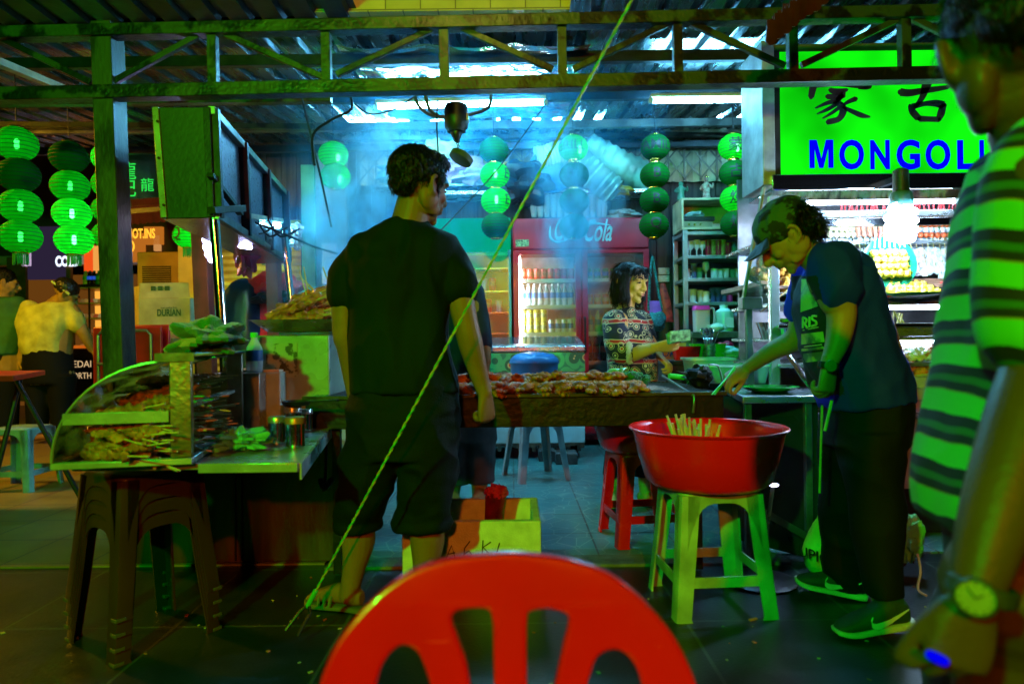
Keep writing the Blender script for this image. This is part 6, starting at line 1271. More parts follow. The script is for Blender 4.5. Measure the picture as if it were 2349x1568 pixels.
while px < 2215:
    inst(rsme, 'red_tipped_stick', (P(px,492,3.68).x, 3.68, P(px,490,3.68).z), 'red tipped stick end in the row just under the display tube', 'stick', 'red stick ends in the display', rot=(random.uniform(-.2,.2), random.uniform(-.3,.3), 0), sc=(1,1,random.uniform(.5,.8))); px += 8.5
# plates with dumplings
dm = pm('yellow_dumpling', (.80,.52,.03), .5, 0, .3, 30, .5, 60); dk_plate = pm('dark_green_plate', (.01,.13,.06), .2)
def dump(seed):
    b = MB(); b.blob((0,0,0), (.024,.022,.02), .45, 3.5, seed, 16, 10); me = b.mesh('d'); fixn(me); me.materials.append(dm); me.shade_smooth(); folds(me, .003, (70,70,70), seed); return me
ds = [dump(i) for i in range(4)]
def plate(c, r, M, lab, name='plate', m_=dk_plate): return tag(MB().lathe([(.001,-.004),(r*.55,-.004),(r,.014),(r*1.01,.018),(r*.98,.018),(r*.55,.0),(.001,.0)], c, 40, M).build(name, m_, smooth=60), lab, 'plate', 'plates on the display')
c = P(2038,604,3.5); M = Matrix.Rotation(R(78), 3, 'X'); plate(c, .135, M, 'dark green plate of dumplings propped upright behind the bulb'); random.seed(23)
for j in range(4):
    for i in range(5):
        p = c+M@Vector(((i-2.0)*.036+(j%2)*.008-.012, (1.2-j)*.036, .03)); inst(ds[(i+j)%4], 'dumpling', p, 'yellow dumpling skewered on the upright plate', 'dumpling', 'dumplings on the upright plate', rot=(random.uniform(-.3,.3),)*3, sc=.9)
for i in range(7): p = c+M@Vector(((i-3)*.026, .075, .03)); inst(rsme if i % 2 else skm, 'skewer_stick', p, 'stick rising from the dumplings on the upright plate', 'stick', 'sticks on the upright plate', rot=(-.15, (i-3)*-.06, 0), sc=(1,1,1.0 if i % 2 else .5))
c = Vector((P(2095,684,3.42).x, 3.46, zC+.012)); plate(c, .165, Matrix.Identity(3), 'flat dark green plate of yellow dumplings at the shelf edge')
for j in range(3):
    for i in range(8-j): p = c+Vector(((i-3.5+j*.5)*.033, -.04+j*.03, .025+j*.02)); inst(ds[(i+j)%4], 'dumpling', p, 'yellow dumpling heaped on the flat plate', 'dumpling', 'dumplings on the flat plate', rot=(random.uniform(-.4,.4),)*3, sc=.85)
for i, (dx, dz) in enumerate(((.12,.03),(.13,.07),(.1,.02),(-.17,.0))): inst(rsme, 'skewer_stick', c+Vector((dx, -.05, dz)), 'red stick end projecting sideways from the flat dumpling plate', 'stick', 'red sticks on the flat plate', rot=(0, R(84), 0))
# fried food left of man, on leaf plates
fm = pm('fried_golden', (.72,.36,.04), .5, 0, .5, 25, .6, 50, col2=(.35,.12,.01)); fmeth = []
for k in range(4):
    b = MB(); b.blob((0,0,0), (.022,.02,.018), .5, 4, k+20, 14, 9); me = b.mesh('f'); fixn(me); me.materials.append(fm); me.shade_smooth(); folds(me, .004, (80,80,80), k); fmeth.append(me)
random.seed(3)
def pile(cx, cy, cz_, w, h, n, dp, lab, grp):
    for i in range(n):
        t = random.random(); ww = w*(1-t)**.6; inst(fmeth[i % 4], 'fried_bite', (cx+random.uniform(-ww,ww), cy+random.uniform(-dp,dp)*(1-t), cz_+h*t), lab, 'fried snack', grp, rot=(random.uniform(0,3),)*3, sc=1.1)
cU = P(1783,640,3.72); cL = P(1800,690,3.72)
plate(Vector((cU.x+.03,3.78,cU.z-.01)), .17, Matrix.Rotation(R(20),3,'X'), 'leaf lined plate of fried snacks behind the bright post'); plate(Vector((cL.x+.05,3.72,zC+.03)), .16, Matrix.Identity(3), 'lower dark plate of fried snacks behind the bright post')
pile(cU.x+.02, 3.78, cU.z+.0, .14, .17, 75, .1, 'golden fried bite in the upper heap beside the bright post', 'upper heap of fried bites'); pile(cL.x+.05, 3.70, zC+.05, .15, .10, 60, .08, 'golden fried bite in the lower heap beside the bright post', 'lower heap of fried bites')
tl = MB(); tl.tube([P(1820,655,3.6), P(1745,715,3.55)], .004, 6); tag(tl.build('long_stick', bamboo), 'long stick leaning across the upper fried heap', 'stick')
# broccoli skewers, meatballs, containers, knife boxes
for i, (px, s_) in enumerate(((2042,.045),(2062,.04),(2082,.04))): broccoli((P(px,768,3.47).x, 3.52, zD+.005), s_, ('left','middle','right')[i]+' bright green broccoli floret on the steel display shelf', pm('bright_broccoli', (.2,.5,.03), .7, 0, .5, 60, 1.0, 120))
for i in range(5): inst(skm, 'skewer_stick', (P(2045+i*9,762,3.5).x, 3.5, zD+.04), 'short bamboo stick poking from the display broccoli', 'stick', 'sticks in the display broccoli', rot=(random.uniform(-.7,.1), random.uniform(-.6,.6), 0), sc=(1.3,1.3,.5))
om = pm('orange_meatball', (.75,.27,.03), .5, 0, .4, 20, .3)
b = MB(); b.blob((0,0,0), (.02,.02,.02), .15, 3, 1, 14, 10); mbme = b.mesh('mball'); fixn(mbme); mbme.materials.append(om); mbme.shade_smooth(); random.seed(8)
for i in range(13): inst(mbme, 'meatball', (P(2060+random.uniform(0,70),850,3.5).x, 3.47+random.uniform(0,.08), zE-.055+random.uniform(0,.05)), 'orange meatball on the iced tray below the white mound', 'meatball', 'meatballs on ice')
for i in range(10): inst(skm, 'skewer_stick', (P(2050+i*9,870,3.45).x, 3.44, zE-.10+random.uniform(0,.03)), 'bamboo stick lying across the iced meatball tray', 'stick', 'sticks on the meatball tray', rot=(0, R(90)+random.uniform(-.15,.15), random.uniform(-.2,.2)))
for i in range(9): inst(sks[i%5], 'meat_skewer', (P(2100+i*5,810,3.6).x, 3.52+i*.01, zE+.03+i*.007), 'thin meat skewer lying on the mound of ice', 'meat skewer', 'skewers on the ice mound', rot=(0, .25, random.uniform(-.2,.2)+.1), sc=.8)
clr = pm('clear_tub', (.7,.75,.8), .15, 0, .1, 4, 0, alpha=.6)
for k in range(3): tag(MB().lathe([(.001,0),(.12,0),(.13,.05),(.132,.055),(.001,.057)], (P(2125,940,3.45).x, 3.55, zF+.002+k*.06), 30).build('clear_tub', clr), ('bottom','middle','top')[k]+' round clear tub stacked behind the hip of the man in blue', 'tub', 'clear tubs on the stall')
# steel side table with green plate
t = thing('steel_table', 'low stainless side table between the grill and the man in blue', 'table', P(1790, 1100, 3)); zt4 = .765
ta = [P(1704,925,3.03), P(1880,925,3.03), P(1905,880,3.6), P(1662,880,3.6)]
m = MB(); pts = [(v.x, v.y) for v in ta]; m.add([(x,y,zt4-.03) for x,y in pts]+[(x,y,zt4) for x,y in pts], [(0,1,2,3),(4,5,6,7),(0,1,5,4),(1,2,6,5),(2,3,7,6),(3,0,4,7)]); m.build('tabletop', pm('table_steel', (.5,.53,.56), .3, .8, .25, 6, .1, rvar=.12), t, bevel=.004)
sp_ = pm('side_steel', (.1,.12,.14), .3, .8, .3, 3, .08, rvar=.1)
m = MB(); a0 = P(1712,1100,2.85); b0 = P(1800,1100,2.5); m.add([(a0.x+.08,3.5,.02),(a0.x+.40,3.07,.02),(a0.x+.40,3.07,zt4-.032),(a0.x+.08,3.5,zt4-.032)], [(0,1,2,3)]); m.build('side_panel', sp_, t)
for x, y in ((pts[0][0]+.02, pts[0][1]+.03), (pts[1][0]-.05, pts[1][1]+.03), (pts[2][0]-.05, 3.45), (pts[3][0]+.03, 3.45)): MB().box(x, x+.03, y, y+.03, .01, zt4-.031).build('leg', steel_d, t, bevel=.002)
MB().bar((pts[0][0]+.04, pts[0][1]+.04, .28), (pts[1][0]-.03, pts[1][1]+.04, .12), .02, .03).build('brace', steel_d, t)
pc = Vector((P(1765,892,3.2).x, 3.2, zt4)); tg = thing('green_plate', 'glossy green oval plate on the side table', 'plate', pc); gpl = pm('glossy_green', (.01,.42,.03), .12, 0, .1, 6, .02)
MB().lathe([(.001,.012),(.07,.012),(.10,.014),(.13,.03),(.133,.033),(.128,.034),(.09,.02),(.001,.017)], pc, 40, sy=.8).build('dish', gpl, tg, smooth=60); MB().lathe([(.07,0),(.085,.002),(.075,.012)], pc, 30).build('foot_ring', black, tg)
MB().bar(P(1716,700,3.4), P(1722,905,3.4), .03, .03, (0,1,0)).build('front_upright', steel_d, sd, bevel=.002); MB().cbox(P(1722,696,3.4), (.1,.06,.06)).build('clamp_block', steel_d, sd, bevel=.004)
MB().bar(P(1800,800,3.3), P(1872,905,3.2), .03, .02).build('sloping_rail', chrome, sd, bevel=.002)
# mirror like pan under fried food, white bowl etc
o = MB().lathe([(.001,0),(.1,.0),(.13,.09),(.128,.09),(.098,.006),(.001,.005)], (P(1815,765,3.5).x, 3.62, P(1815,778,3.5).z), 30).build('steel_bowl', chrome); tag(o, 'steel bowl of greens left of the arm of the man in blue', 'bowl')
tag(bagmesh('lime_leaf', (P(1812,725,3.5).x+.02, 3.62, P(1815,730,3.5).z-.03), (.07,.06,.03), pm('lime_green', (.5,.6,.05), .6), seed=2), 'lime green leaf heap in the steel bowl', 'vegetable')
# lower right bits: fan stand, plastic bags
fs = thing('fan_stand', 'thin dark stand with a round base behind the green stool', 'stand', floorp(1745,1330)); b0 = floorp(1745,1335); MB().lathe([(.001,0),(.14,0),(.15,.012),(.12,.022),(.001,.03)], b0, 28).build('base', black, fs); MB().tube([b0+Vector((0,0,.02)), Vector((P(1773,1112,b0.y).x, b0.y, P(1773,1112,b0.y).z))], .009, 8).build('pole', steel_d, fs); MB().ell(P(1776,1112,b0.y-.01), (.02,.008,.008)).build('tip_lamp', em('tip_lamp', (.6,.6,1), 6), fs)
pb_ = pm('printed_bag', (.5,.5,.1), .4, 0, .9, 9, .5, 18, col2=(.08,.4,.08), thr=(.45,.5)); pg = thing('shopping_bag', 'yellow and green printed carrier bag hanging behind the dark trousers', 'bag', P(1885, 1220, 2.6)); b = MB(); b.loft([(P(1905,1150,2.75), Vector((.04,0,0)), Vector((0,.02,0))), (P(1902,1200,2.75), Vector((.06,0,0)), Vector((0,.03,0))), (P(1895,1260,2.75), Vector((.09,0,0)), Vector((0,.04,0))), (P(1898,1305,2.75), Vector((.07,0,0)), Vector((0,.04,0))), (P(1905,1320,2.75), Vector((.04,0,0)), Vector((0,.02,0)))], n=28); o = b.build('sack', pb_, pg); folds(o.data, .012, (14,14,10), 2)
text('lettering', 'UPIO', P(1868,1285,2.69), .06, ink, pg, ux=(1,0,-.35), ext=.001)
tag(bagmesh('plastic_bag', P(2085,1235,2.9), (.06,.05,.1), pm('zebra_bag', (.1,.5,.15), .4, 0, .9, 12, .4, col2=(.02,.02,.02), thr=(.45,.5)), seed=4, rough=.4), 'dark patterned green bag right of the trousers of the man in blue', 'bag')
tag(MB().tube([P(2105,1270,2.8), P(2112,1310,2.75), P(2106,1350,2.7), P(2125,1365,2.65)], .005, 6, sm=5).build('cord', pm('copper_cord', (.4,.15,.05), .5)), 'thin copper coloured cord curling to the floor behind the far shoe', 'cord')
random.seed(90); lt = [pm('litter_a', (.5,.4,.15), .8), pm('litter_b', (.3,.35,.2), .8), pm('litter_c', (.4,.12,.04), .8)]
b = MB()
for i in range(150):
    c = (random.uniform(-2.2,2.2), random.uniform(1.4,3.0), .003); b.mat(i % 3).cbox(c, (random.uniform(.003,.016), random.uniform(.003,.012), .003), Matrix.Rotation(random.uniform(0,3),3,'Z'))
stuff(b.build('litter', lt, smooth=0), 'specks of litter and food scraps scattered over the dark paving', 'litter')
tag(MB().cbox((P(1745,1422,2.4).x, floorp(1745,1422).y, .005), (.035,.01,.006), Matrix.Rotation(.5,3,'Z')).build('cigarette_end', pm('orange_butt', (.6,.25,.05), .7)), 'orange cigarette end on the paving beside the green stool leg', 'cigarette end')
# ================================================================ PEOPLE
def skinm(name, c, dk=.75): return pm(name, c, .45, 0, .12, 9, .12, 130, col2=tuple(x*dk for x in c), spec=.22)
def clothm(*a, **k):
    k['spec'] = .22; k['sheen'] = 0; return pm(*a, **k)
hairm = pm('black_hair', (.0018,.002,.002), .45, 0, .3, 30, .6, 160, stretch=(1,1,.3), spec=.3)
def frame(f, u):
    f = Vector(f).normalized(); r = f.cross(Vector(u)).normalized(); u = r.cross(f); return Matrix((r, f, u)).transposed(), r, f, u
def head(b, c, f, u, s=1.0, fem=False):
    """head in the local frame x right, y forward, z up; c is the middle of the head"""
    M, r, f, u = frame(f, u); c = Vector(c); L = lambda x, y, z: c+M@(Vector((x, y, z))*s)
    def e(p, rr, q=None, n=18, m=12): b.ell(L(*p), tuple(k*s for k in rr), M@q if q else M, n, m)
    e((0,-.018,.035), (.074,.092,.083)); e((0,.03,.0), (.065,.066,.085)); e((0,.035,-.045), (.055 if not fem else .052,.052,.052))
    e((0,.048,-.08), (.036 if not fem else .032,.036,.028)); e((0,.072,-.1), (.018,.016,.016))
    for q in (-1, 1):
        e((q*.034,.066,-.022), (.024,.022,.022)); e((q*.03,.084,.026), (.025,.012,.009)); e((q*.045,.02,-.065), (.018,.04,.025), Matrix.Rotation(R(-20),3,'X'))
        e((q*.052,.002,-.036), (.024,.042,.045)); e((q*.074,-.006,-.006), (.009,.017,.032), Matrix.Rotation(R(-8),3,'X') @ Matrix.Rotation(q*R(16),3,'Z')); b.tube([L(q*.078,.006,-.03), L(q*.086,-.016,-.022), L(q*.090,-.026,.004), L(q*.088,-.018,.026), L(q*.080,.0,.03), L(q*.076,.01,.018)], [.005*s,.006*s,.007*s,.007*s,.0065*s,.005*s], 8, sm=4)
        e((q*.013,.1,-.03), (.009,.009,.008))
    b.tube([L(0,.088,.026), L(0,.1,.006), L(0,.113-(.007 if fem else 0),-.016), L(0,.12-(.009 if fem else 0),-.028), L(0,.104,-.036)], [.009*s,.0095*s,.012*s,.0125*s,.010*s], 10, sm=3)
    e((0,.094,-.054), (.023,.012,.0065)); e((0,.092,-.066), (.020,.011,.0075)); e((0,.084,-.05), (.03,.02,.02))
    return L, M
def face_parts(L, M, s, p, eye=True, look=0, lip=(.35,.1,.08), brow_t=.004):
    bm_ = MB()
    for q in (-1, 1): bm_.tube([L(q*.012,.101,.03), L(q*.03,.0985,.037), L(q*.047,.085,.031)], [brow_t*.8*s, brow_t*s, brow_t*.5*s], 6, sm=4)
    bm_.build('eyebrows', hairm, p)
    e = MB()
    for q in (-1, 1): e.tube([L(q*.018,.0935,.006), L(q*.030,.0955,.0105), L(q*.043,.083,.005)], [.0018*s,.003*s,.0018*s], 6, sm=4); e.ell(L(q*.031,.0895,.0065), (.0085*s,.006*s,.0042*s), M, 10, 8)
    e.build('eyes', pm('dark_eye', (.02,.012,.01), .2), p)
    l = MB(); l.ell(L(0,.1005,-.0555), (.019*s,.0055*s,.0038*s), M, 12, 8); l.ell(L(0,.0985,-.0665), (.017*s,.0058*s,.0048*s), M, 12, 8); l.build('lips', pm('lips_%d' % int(lip[0]*100), lip, .4), p)
def hand(b, w, d, n, side, curl=(.5,.5,.5,.5), s=1.0, wr=.027, spread=.10, thumb=(.7,.55,.35), tc=.5):
    """w wrist, d direction of the palm, n the way the palm faces, side: thumb is at side * (d x n)"""
    w = Vector(w); d = Vector(d).normalized(); n = Vector(n); n = (n-d*n.dot(d)).normalized(); t = d.cross(n)*side
    b.loft([(w-d*.03*s, t*wr*s, n*wr*.74*s), (w, t*.028*s, n*.019*s), (w+d*.035*s, t*.037*s, n*.0165*s), (w+d*.07*s, t*.042*s, n*.0145*s), (w+d*.092*s, t*.039*s, n*.011*s)], n=18, k=3, ex=2.5)
    b.ell(w+d*.04*s+t*.026*s+n*.008*s, (.019*s,)*3, n=12, m=8)
    tips = []
    for i in range(4):
        off = (.031, .0105, -.010, -.029)[i]; ln = (.070,.078,.073,.056)[i]*s; base = w+d*(.086, .09, .087, .078)[i]*s+t*off*s; c = curl[i]
        ang = 0; p = base; pts = [p-d*.02*s, p]; sp = (1.2,.4,-.4,-1.2)[i]*spread
        for k, fr in enumerate((.46,.30,.24)):
            ang += c*(1.0, 1.15, .8)[k]; v = (d*math.cos(ang)+n*math.sin(ang)+t*sp*max(0, math.cos(ang))).normalized(); p = p+v*ln*fr; pts.append(p)
        rr = [.0092*s, .0094*s, .0088*s, .0080*s, .0066*s]; b.limb(pts, rr, 10, 3); tips.append(p)
    a, bb, cc = thumb; v = (d*a+t*bb+n*cc).normalized(); p0 = w+d*.022*s+t*.024*s+n*.006*s; p1 = p0+v*.042*s; v2 = (v+d*.5*tc+n*.5*tc-t*.5*tc).normalized(); p2 = p1+v2*.034*s; v3 = (v2+n*.3*tc-t*.3*tc).normalized(); p3 = p2+v3*.024*s
    b.limb([p0, p1, p2, p3], [.014*s,.0112*s,.0098*s,.0075*s], 10, 3); tips.append(p3); return tips
def ring(px, py, d, hw, dep, yaw=0, tilt=None):
    """horizontal ring at a pixel: half width hw in pixels, half depth dep in metres"""
    return (P(px, py, d), Vector((hw*d/FPX*math.cos(yaw), hw*d/FPX*math.sin(yaw), 0)), Vector((-dep*math.sin(yaw), dep*math.cos(yaw), 0)))
def cloth(name, mb, m, parent, vox=.007, it=8, fold=None, smooth=60):
    me = remesh(mb, vox, it, .5, fold); me.materials.clear(); return link(name, me, m, parent, smooth)
def body(mb, m, parent, vox=.0045, it=5): me = remesh(mb, vox, it, .4); return link('body', me, m, parent, smooth=80)
def hairball(name, b, parent, m=None, amp=.008, sc=(45,45,45), vox=.005):
    me = remesh(b, vox, 3, .5, (amp, sc, 5)); return link(name, me, m or hairm, parent, smooth=80)
def strands(o, parent, n, ln, bias, w=.0011, lift=.5, curl=.3, seed=1, zmin=None, name='hair_strands'):
    """fine locks growing out of a hair mesh"""
    random.seed(seed); me = o.data; ps_ = me.polygons; b = MB(); bias = Vector(bias)
    for i in range(n):
        p = ps_[random.randrange(len(ps_))]; c = p.center.copy(); nn = p.normal.copy()
        t = (bias-nn*bias.dot(nn)); t = t.normalized() if t.length > 1e-3 else nn.orthogonal()
        t = (t+Vector((random.uniform(-1,1),random.uniform(-1,1),random.uniform(-1,1)))*curl).normalized(); L0 = ln*random.uniform(.6,1.3)
        pts = [c-nn*.003, c+(nn*lift+t)*L0*.35, c+(nn*lift*.7+t*1.6)*L0*.5, c+(nn*lift*.1+t*2)*L0*.6+Vector((0,0,-.15*L0))]
        b.tube(pts, [w, w, w*.8, w*.3], 3, cap=False)
    x = b.build(name, hairm, None, smooth=80); adopt(x, o); return x
# ---------------------------------------------------------------- man in black, back to us
D = 2.6
mk = thing('person', 'man in black t-shirt and rolled dark shorts standing with his back turned, facing the grill', 'person', P(905, 1390, D))
sk1 = skinm('brown_skin', (.28,.13,.035))
b = MB()
hc = P(958, 428, D-.02); f = Vector((.62,.74,-.10)); L_, M_ = head(b, hc+Vector((.008,0,-.005)), f, (0.06,0,1), 1.10)
b.limb([P(930,560,D), P(940,510,D-.01), P(951,462,D-.01)], [.078,.070,.066], 20)
b.loft([ring(930,540,D,45,.06), ring(925,580,D,90,.08), ring(925,650,D,105,.12), ring(925,800,D,100,.11), ring(925,900,D,108,.12), ring(922,1000,D,112,.13)], n=26)
b.limb([P(1028,610,D), P(1050,660,D-.03), P(1068,738,D-.03), P(1080,790,D-.02), P(1102,870,D), P(1112,900,D)], [.050,.054,.047,.047,.034,.028], 16)
hand(b, P(1113,905,D), (.06,.1,-1), (-.75,.6,0), 1, (1.25,1.3,1.35,1.35), 1.08, thumb=(.9,.35,.35), tc=.9)
b.limb([P(818,612,D), P(795,664,D), P(790,760,D), P(800,800,D+.02), P(812,900,D+.08)], [.048,.053,.046,.045,.03], 16)
hand(b, P(814,905,D+.09), (.1,.35,-1), (.6,.5,0), 1, (1.1,1.1,1.1,1.1), 1.0)
b.limb([P(860,1000,D), P(832,1130,D), P(820,1200,D)], [.10,.085,.062], 18); b.limb([P(820,1195,D), P(822,1240,D+.01), P(812,1300,D+.01), P(800,1365,D)], [.060,.064,.045,.035], 18)
b.limb([P(975,1000,D), P(980,1130,D), P(978,1200,D)], [.10,.085,.062], 18); b.limb([P(978,1195,D), P(980,1240,D+.01), P(975,1300,D+.01), P(968,1365,D+.02)], [.062,.066,.047,.036], 18)
def foot(b, ank, toe, w=.045, toes=True):
    ank = Vector(ank); toe = Vector(toe); v = (toe-ank); v.z = 0; v.normalize(); s = v.cross(Vector((0,0,1))); z0 = toe.z
    b.loft([(Vector((ank.x,ank.y,z0+.03))-v*.055, s*.022, Vector((0,0,.026))), (Vector((ank.x,ank.y,z0+.036))-v*.02, s*.034, Vector((0,0,.036))), (Vector((ank.x,ank.y,z0+.04))+v*.05, s*w*.8, Vector((0,0,.037))), (Vector((ank.x,ank.y,z0+.026))+v*.12, s*w, Vector((0,0,.026))), (Vector((ank.x,ank.y,z0+.018))+v*.165, s*w*.92, Vector((0,0,.016)))], n=18, ex=2.4)
    b.limb([ank+Vector((0,0,.03)), Vector((ank.x,ank.y,z0+.04))], [.034,.036], 14, 1)
    if toes:
        for k in range(5): o = (k-2)*w*.4; b.ell(Vector((ank.x,ank.y,z0+.014))+v*(.178-abs(k-1.2)*.009)+s*o, (.010,.012,.009), n=8, m=6)
    return v, s
fz = .022
A1 = Vector((P(800,1380,D).x, D+.02, .06)); T1 = Vector((P(755,1392,D).x, D-.04, fz)); T1 = A1+Vector((-.16,.06,0)); T1.z = fz
A2 = Vector((P(968,1380,D).x, D+.02, .06)); T2 = A2+Vector((.05,.16,0)); T2.z = fz
for a_, t_ in ((A1,T1),(A2,T2)): foot(b, a_, t_)
body(b, sk1, mk)
face_parts(L_, M_, 1.10, mk)
# hair: thick on top, short at the sides
b = MB(); H = 1.10
b.ell(L_(0,-.026,.054), (.083*H,.100*H,.083*H), M_, 22, 14); b.ell(L_(0,.03,.098), (.066*H,.062*H,.034*H), M_, 18, 10); b.ell(L_(0,-.078,.008), (.060*H,.034*H,.05*H), M_, 16, 10)
for k in range(26):
    random.seed(k+100); a = random.uniform(0,6.28); r_ = random.uniform(.2,1); b.ell(L_(math.cos(a)*.062*r_, .012+math.sin(a)*.078*r_, .105+random.uniform(-.006,.018)-.02*r_*r_), (.022,.022,.020), None, 8, 6)
for q in (-1, 1): b.ell(L_(q*.072,.012,.035), (.016*H,.03*H,.035*H), M_, 12, 8); b.ell(L_(q*.070,.020,-.005), (.008,.010,.028), M_, 10, 8)
b.ell(L_(.0,.078,.098), (.055,.022,.024), M_, 14, 8)
hb1 = hairball('hair', b, mk, amp=.006, sc=(38,38,38)); strands(hb1, mk, 3400, .013, (.2,-.1,-.6), lift=.6, curl=.5, seed=3)
blk = clothm('black_cotton', (.0012,.009,.0025), .8, 0, .25, 3, .25, 220, sheen=.12)
b = MB()
b.loft([ring(938,504,D,44,.062), ring(934,514,D,58,.073), ring(930,530,D,90,.09), ring(926,562,D,126,.112), ring(926,600,D,128,.125), ring(922,680,D,120,.135), ring(918,760,D,114,.13), ring(922,840,D,119,.135), ring(928,898,D,124,.14)], n=34, ex=2.5)
b.limb([P(1005,574,D), P(1037,606,D-.01), P(1053,660,D-.03)], [.064,.070,.072], 18)
b.limb([P(845,574,D), P(808,612,D), P(793,678,D)], [.064,.068,.068], 18)
cloth('t_shirt', b, blk, mk, fold=(.013,(8,8,3.4),2))
b = MB()
b.loft([ring(928,880,D,120,.13), ring(926,930,D,126,.14), ring(922,1000,D,130,.15), ring(918,1045,D,126,.15)], n=32, ex=2.5)
b.loft([ring(862,1000,D,68,.13), ring(846,1080,D,66,.13), ring(830,1150,D-.01,56,.11), ring(822,1190,D,48,.095), ring(820,1214,D,50,.095)], n=26, ex=2.3)
b.loft([ring(978,1000,D,68,.13), ring(984,1080,D,66,.13), ring(974,1150,D-.01,60,.11), ring(966,1185,D,62,.10), ring(966,1208,D,66,.10)], n=26, ex=2.3)
for q, y0 in ((822,1196),(966,1188)): b.loft([ring(q,y0,D,53 if q < 900 else 66,.102), ring(q,y0+10,D,56 if q < 900 else 70,.106), ring(q,y0+18,D,53 if q < 900 else 66,.102)], n=26, k=3)
cloth('shorts', b, clothm('charcoal_shorts', (.002,.007,.003), .8, 0, .3, 4, .3, 180, sheen=.1), mk, fold=(.013,(6,6,9),6))
MB().box(P(985,935,D).x, P(1038,935,D).x, D-.152, D-.147, P(1000,1000,D).z, P(1000,930,D).z)
def sandal(a, t_, m, parent, sole=.022):
    v = Vector((t_.x-a.x, t_.y-a.y, 0)).normalized(); s = v.cross(Vector((0,0,1))); b = MB(); c = Vector((a.x, a.y, 0))
    b.loft([(c-v*.075+Vector((0,0,sole/2)), s*.02, Vector((0,0,sole/2))), (c-v*.06+Vector((0,0,sole/2)), s*.038, Vector((0,0,sole/2))), (c+v*.02+Vector((0,0,sole/2)), s*.036, Vector((0,0,sole/2))), (c+v*.13+Vector((0,0,sole/2)), s*.052, Vector((0,0,sole/2))), (c+v*.18+Vector((0,0,sole/2)), s*.04, Vector((0,0,sole/2))), (c+v*.2+Vector((0,0,sole/2)), s*.015, Vector((0,0,sole/2)))], n=20, ex=4)
    o = b.build('sandal', m, parent); st = MB()
    for k in (.06, .085, .11):
        pts = [c+v*k+s*.05*math.cos(a_)+Vector((0,0,sole+.045*math.sin(a_))) for a_ in [math.pi*i/8 for i in range(9)]]; st.tube(pts, .007, 6)
    st.build('strap', m, o)
olive = pm('olive_rubber', (.12,.13,.05), .5)
for a_, t_ in ((A1,T1),(A2,T2)): sandal(a_, t_, olive, mk)
# ---------------------------------------------------------------- man in blue, bending over the side table
D = 2.5
mb2 = thing('person', 'man in blue t-shirt and camouflage cap bending left to reach over the grill with tongs', 'person', P(1970, 1400, D))
sk2 = skinm('tan_skin', (.36,.21,.07))
b = MB()
hc = P(1808,540,D+.02); f = Vector((-.70,.25,-.66)); L_, M_ = head(b, hc, f, (-.62,.05,.78), 1.04)
b.limb([P(1905,615,D+.02), P(1868,585,D+.02), P(1838,566,D+.02)], [.065,.060,.058], 18)
def sring(px, py, d, r, dep, ang):
    """ring of a bent torso: in-plane half axis r px at angle ang (deg, image), depth half dep"""
    a = R(ang); return (P(px, py, d), Vector((r*d/FPX*math.cos(a), 0, -r*d/FPX*math.sin(a))), Vector((0, dep, 0)))
b.loft([sring(1905,610,D+.02,50,.12,-40), sring(1925,680,D+.02,78,.15,-20), sring(1955,780,D+.02,95,.14,-12), sring(1975,870,D+.02,95,.13,-5), sring(1985,940,D+.02,80,.12,0)], n=26)
near, far = D-.16, D+.2
b.limb([P(1905,620,near+.02), P(1915,680,near), P(1930,715,near), P(1922,780,near-.01), P(1903,830,near-.02)], [.064,.058,.050,.040,.029], 16)
hand(b, P(1902,836,near-.02), (-.12,0,-1), (-.5,.8,0), 1, (.9,1.0,1.15,1.2), 1.02, thumb=(.9,.3,.4), tc=.7)
b.limb([P(1868,640,far), P(1845,720,far+.02), P(1826,775,far+.04), P(1770,806,far+.12), P(1715,843,far+.22)], [.06,.052,.046,.038,.027], 16)
hp = P(1713,845,far+.22); hand(b, hp, (-.80,.1,-.5), (0,.5,-.8), 1, (.75,.8,.85,.9), 1.02, thumb=(.85,.2,.55), tc=.6)
b.limb([P(1990,1060,D-.03), P(2005,1160,D-.07), P(2018,1290,D-.10), P(2030,1395,D-.13)], [.05,.05,.045,.038], 16)
b.limb([P(1950,1060,D+.10), P(1942,1180,D+.15), P(1945,1345,D+.2)], [.05,.05,.04], 16)
body(b, sk2, mb2); face_parts(L_, M_, 1.04, mb2)
b = MB(); b.ell(L_(0,-.05,.0), (.080,.066,.072), M_, 18, 12)
for k in range(34):
    random.seed(k+300); a = random.uniform(-2.9,-.25); b.ell(L_(math.cos(a)*.072, -.05+math.sin(a)*.052, random.uniform(-.062,.045)), (.019,.019,.02), None, 8, 6)
hb1 = hairball('hair', b, mb2, amp=.008, sc=(40,40,40)); strands(hb1, mb2, 1800, .026, (0,-.1,-1), lift=.8, curl=.9, seed=4)
camo = pm('camouflage_cloth', (.03,.09,.035), .8, 0, .9, 26, .3, 120, col2=(.006,.012,.010), thr=(.46,.52))
b = MB(); b.ell(L_(0,-.012,.052), (.094,.112,.085), M_, 24, 16)
cap = cloth('cap', b, camo, mb2, .006, 6, (.003,(20,20,20),1))
b = MB(); rows = []
for i in range(9):
    a = math.pi*(i/8); rows.append((math.cos(a)*.078, .062+math.sin(a)*.085+.02))
bp = [L_(x, y, .035-.02*abs(x)/.078) for x, y in rows]+[L_(x*.98, .06+math.sin(math.pi*i/8)*.03, .042) for i, (x, y) in list(enumerate(rows))[::-1]]
b.add(bp+[p+M_@Vector((0,0,.007)) for p in bp], [tuple(range(18))[::-1], tuple(range(18, 36))]+[(i, (i+1)%18, 18+(i+1)%18, 18+i) for i in range(18)]); b.build('brim', pm('dark_brim', (.012,.018,.02), .7), cap)
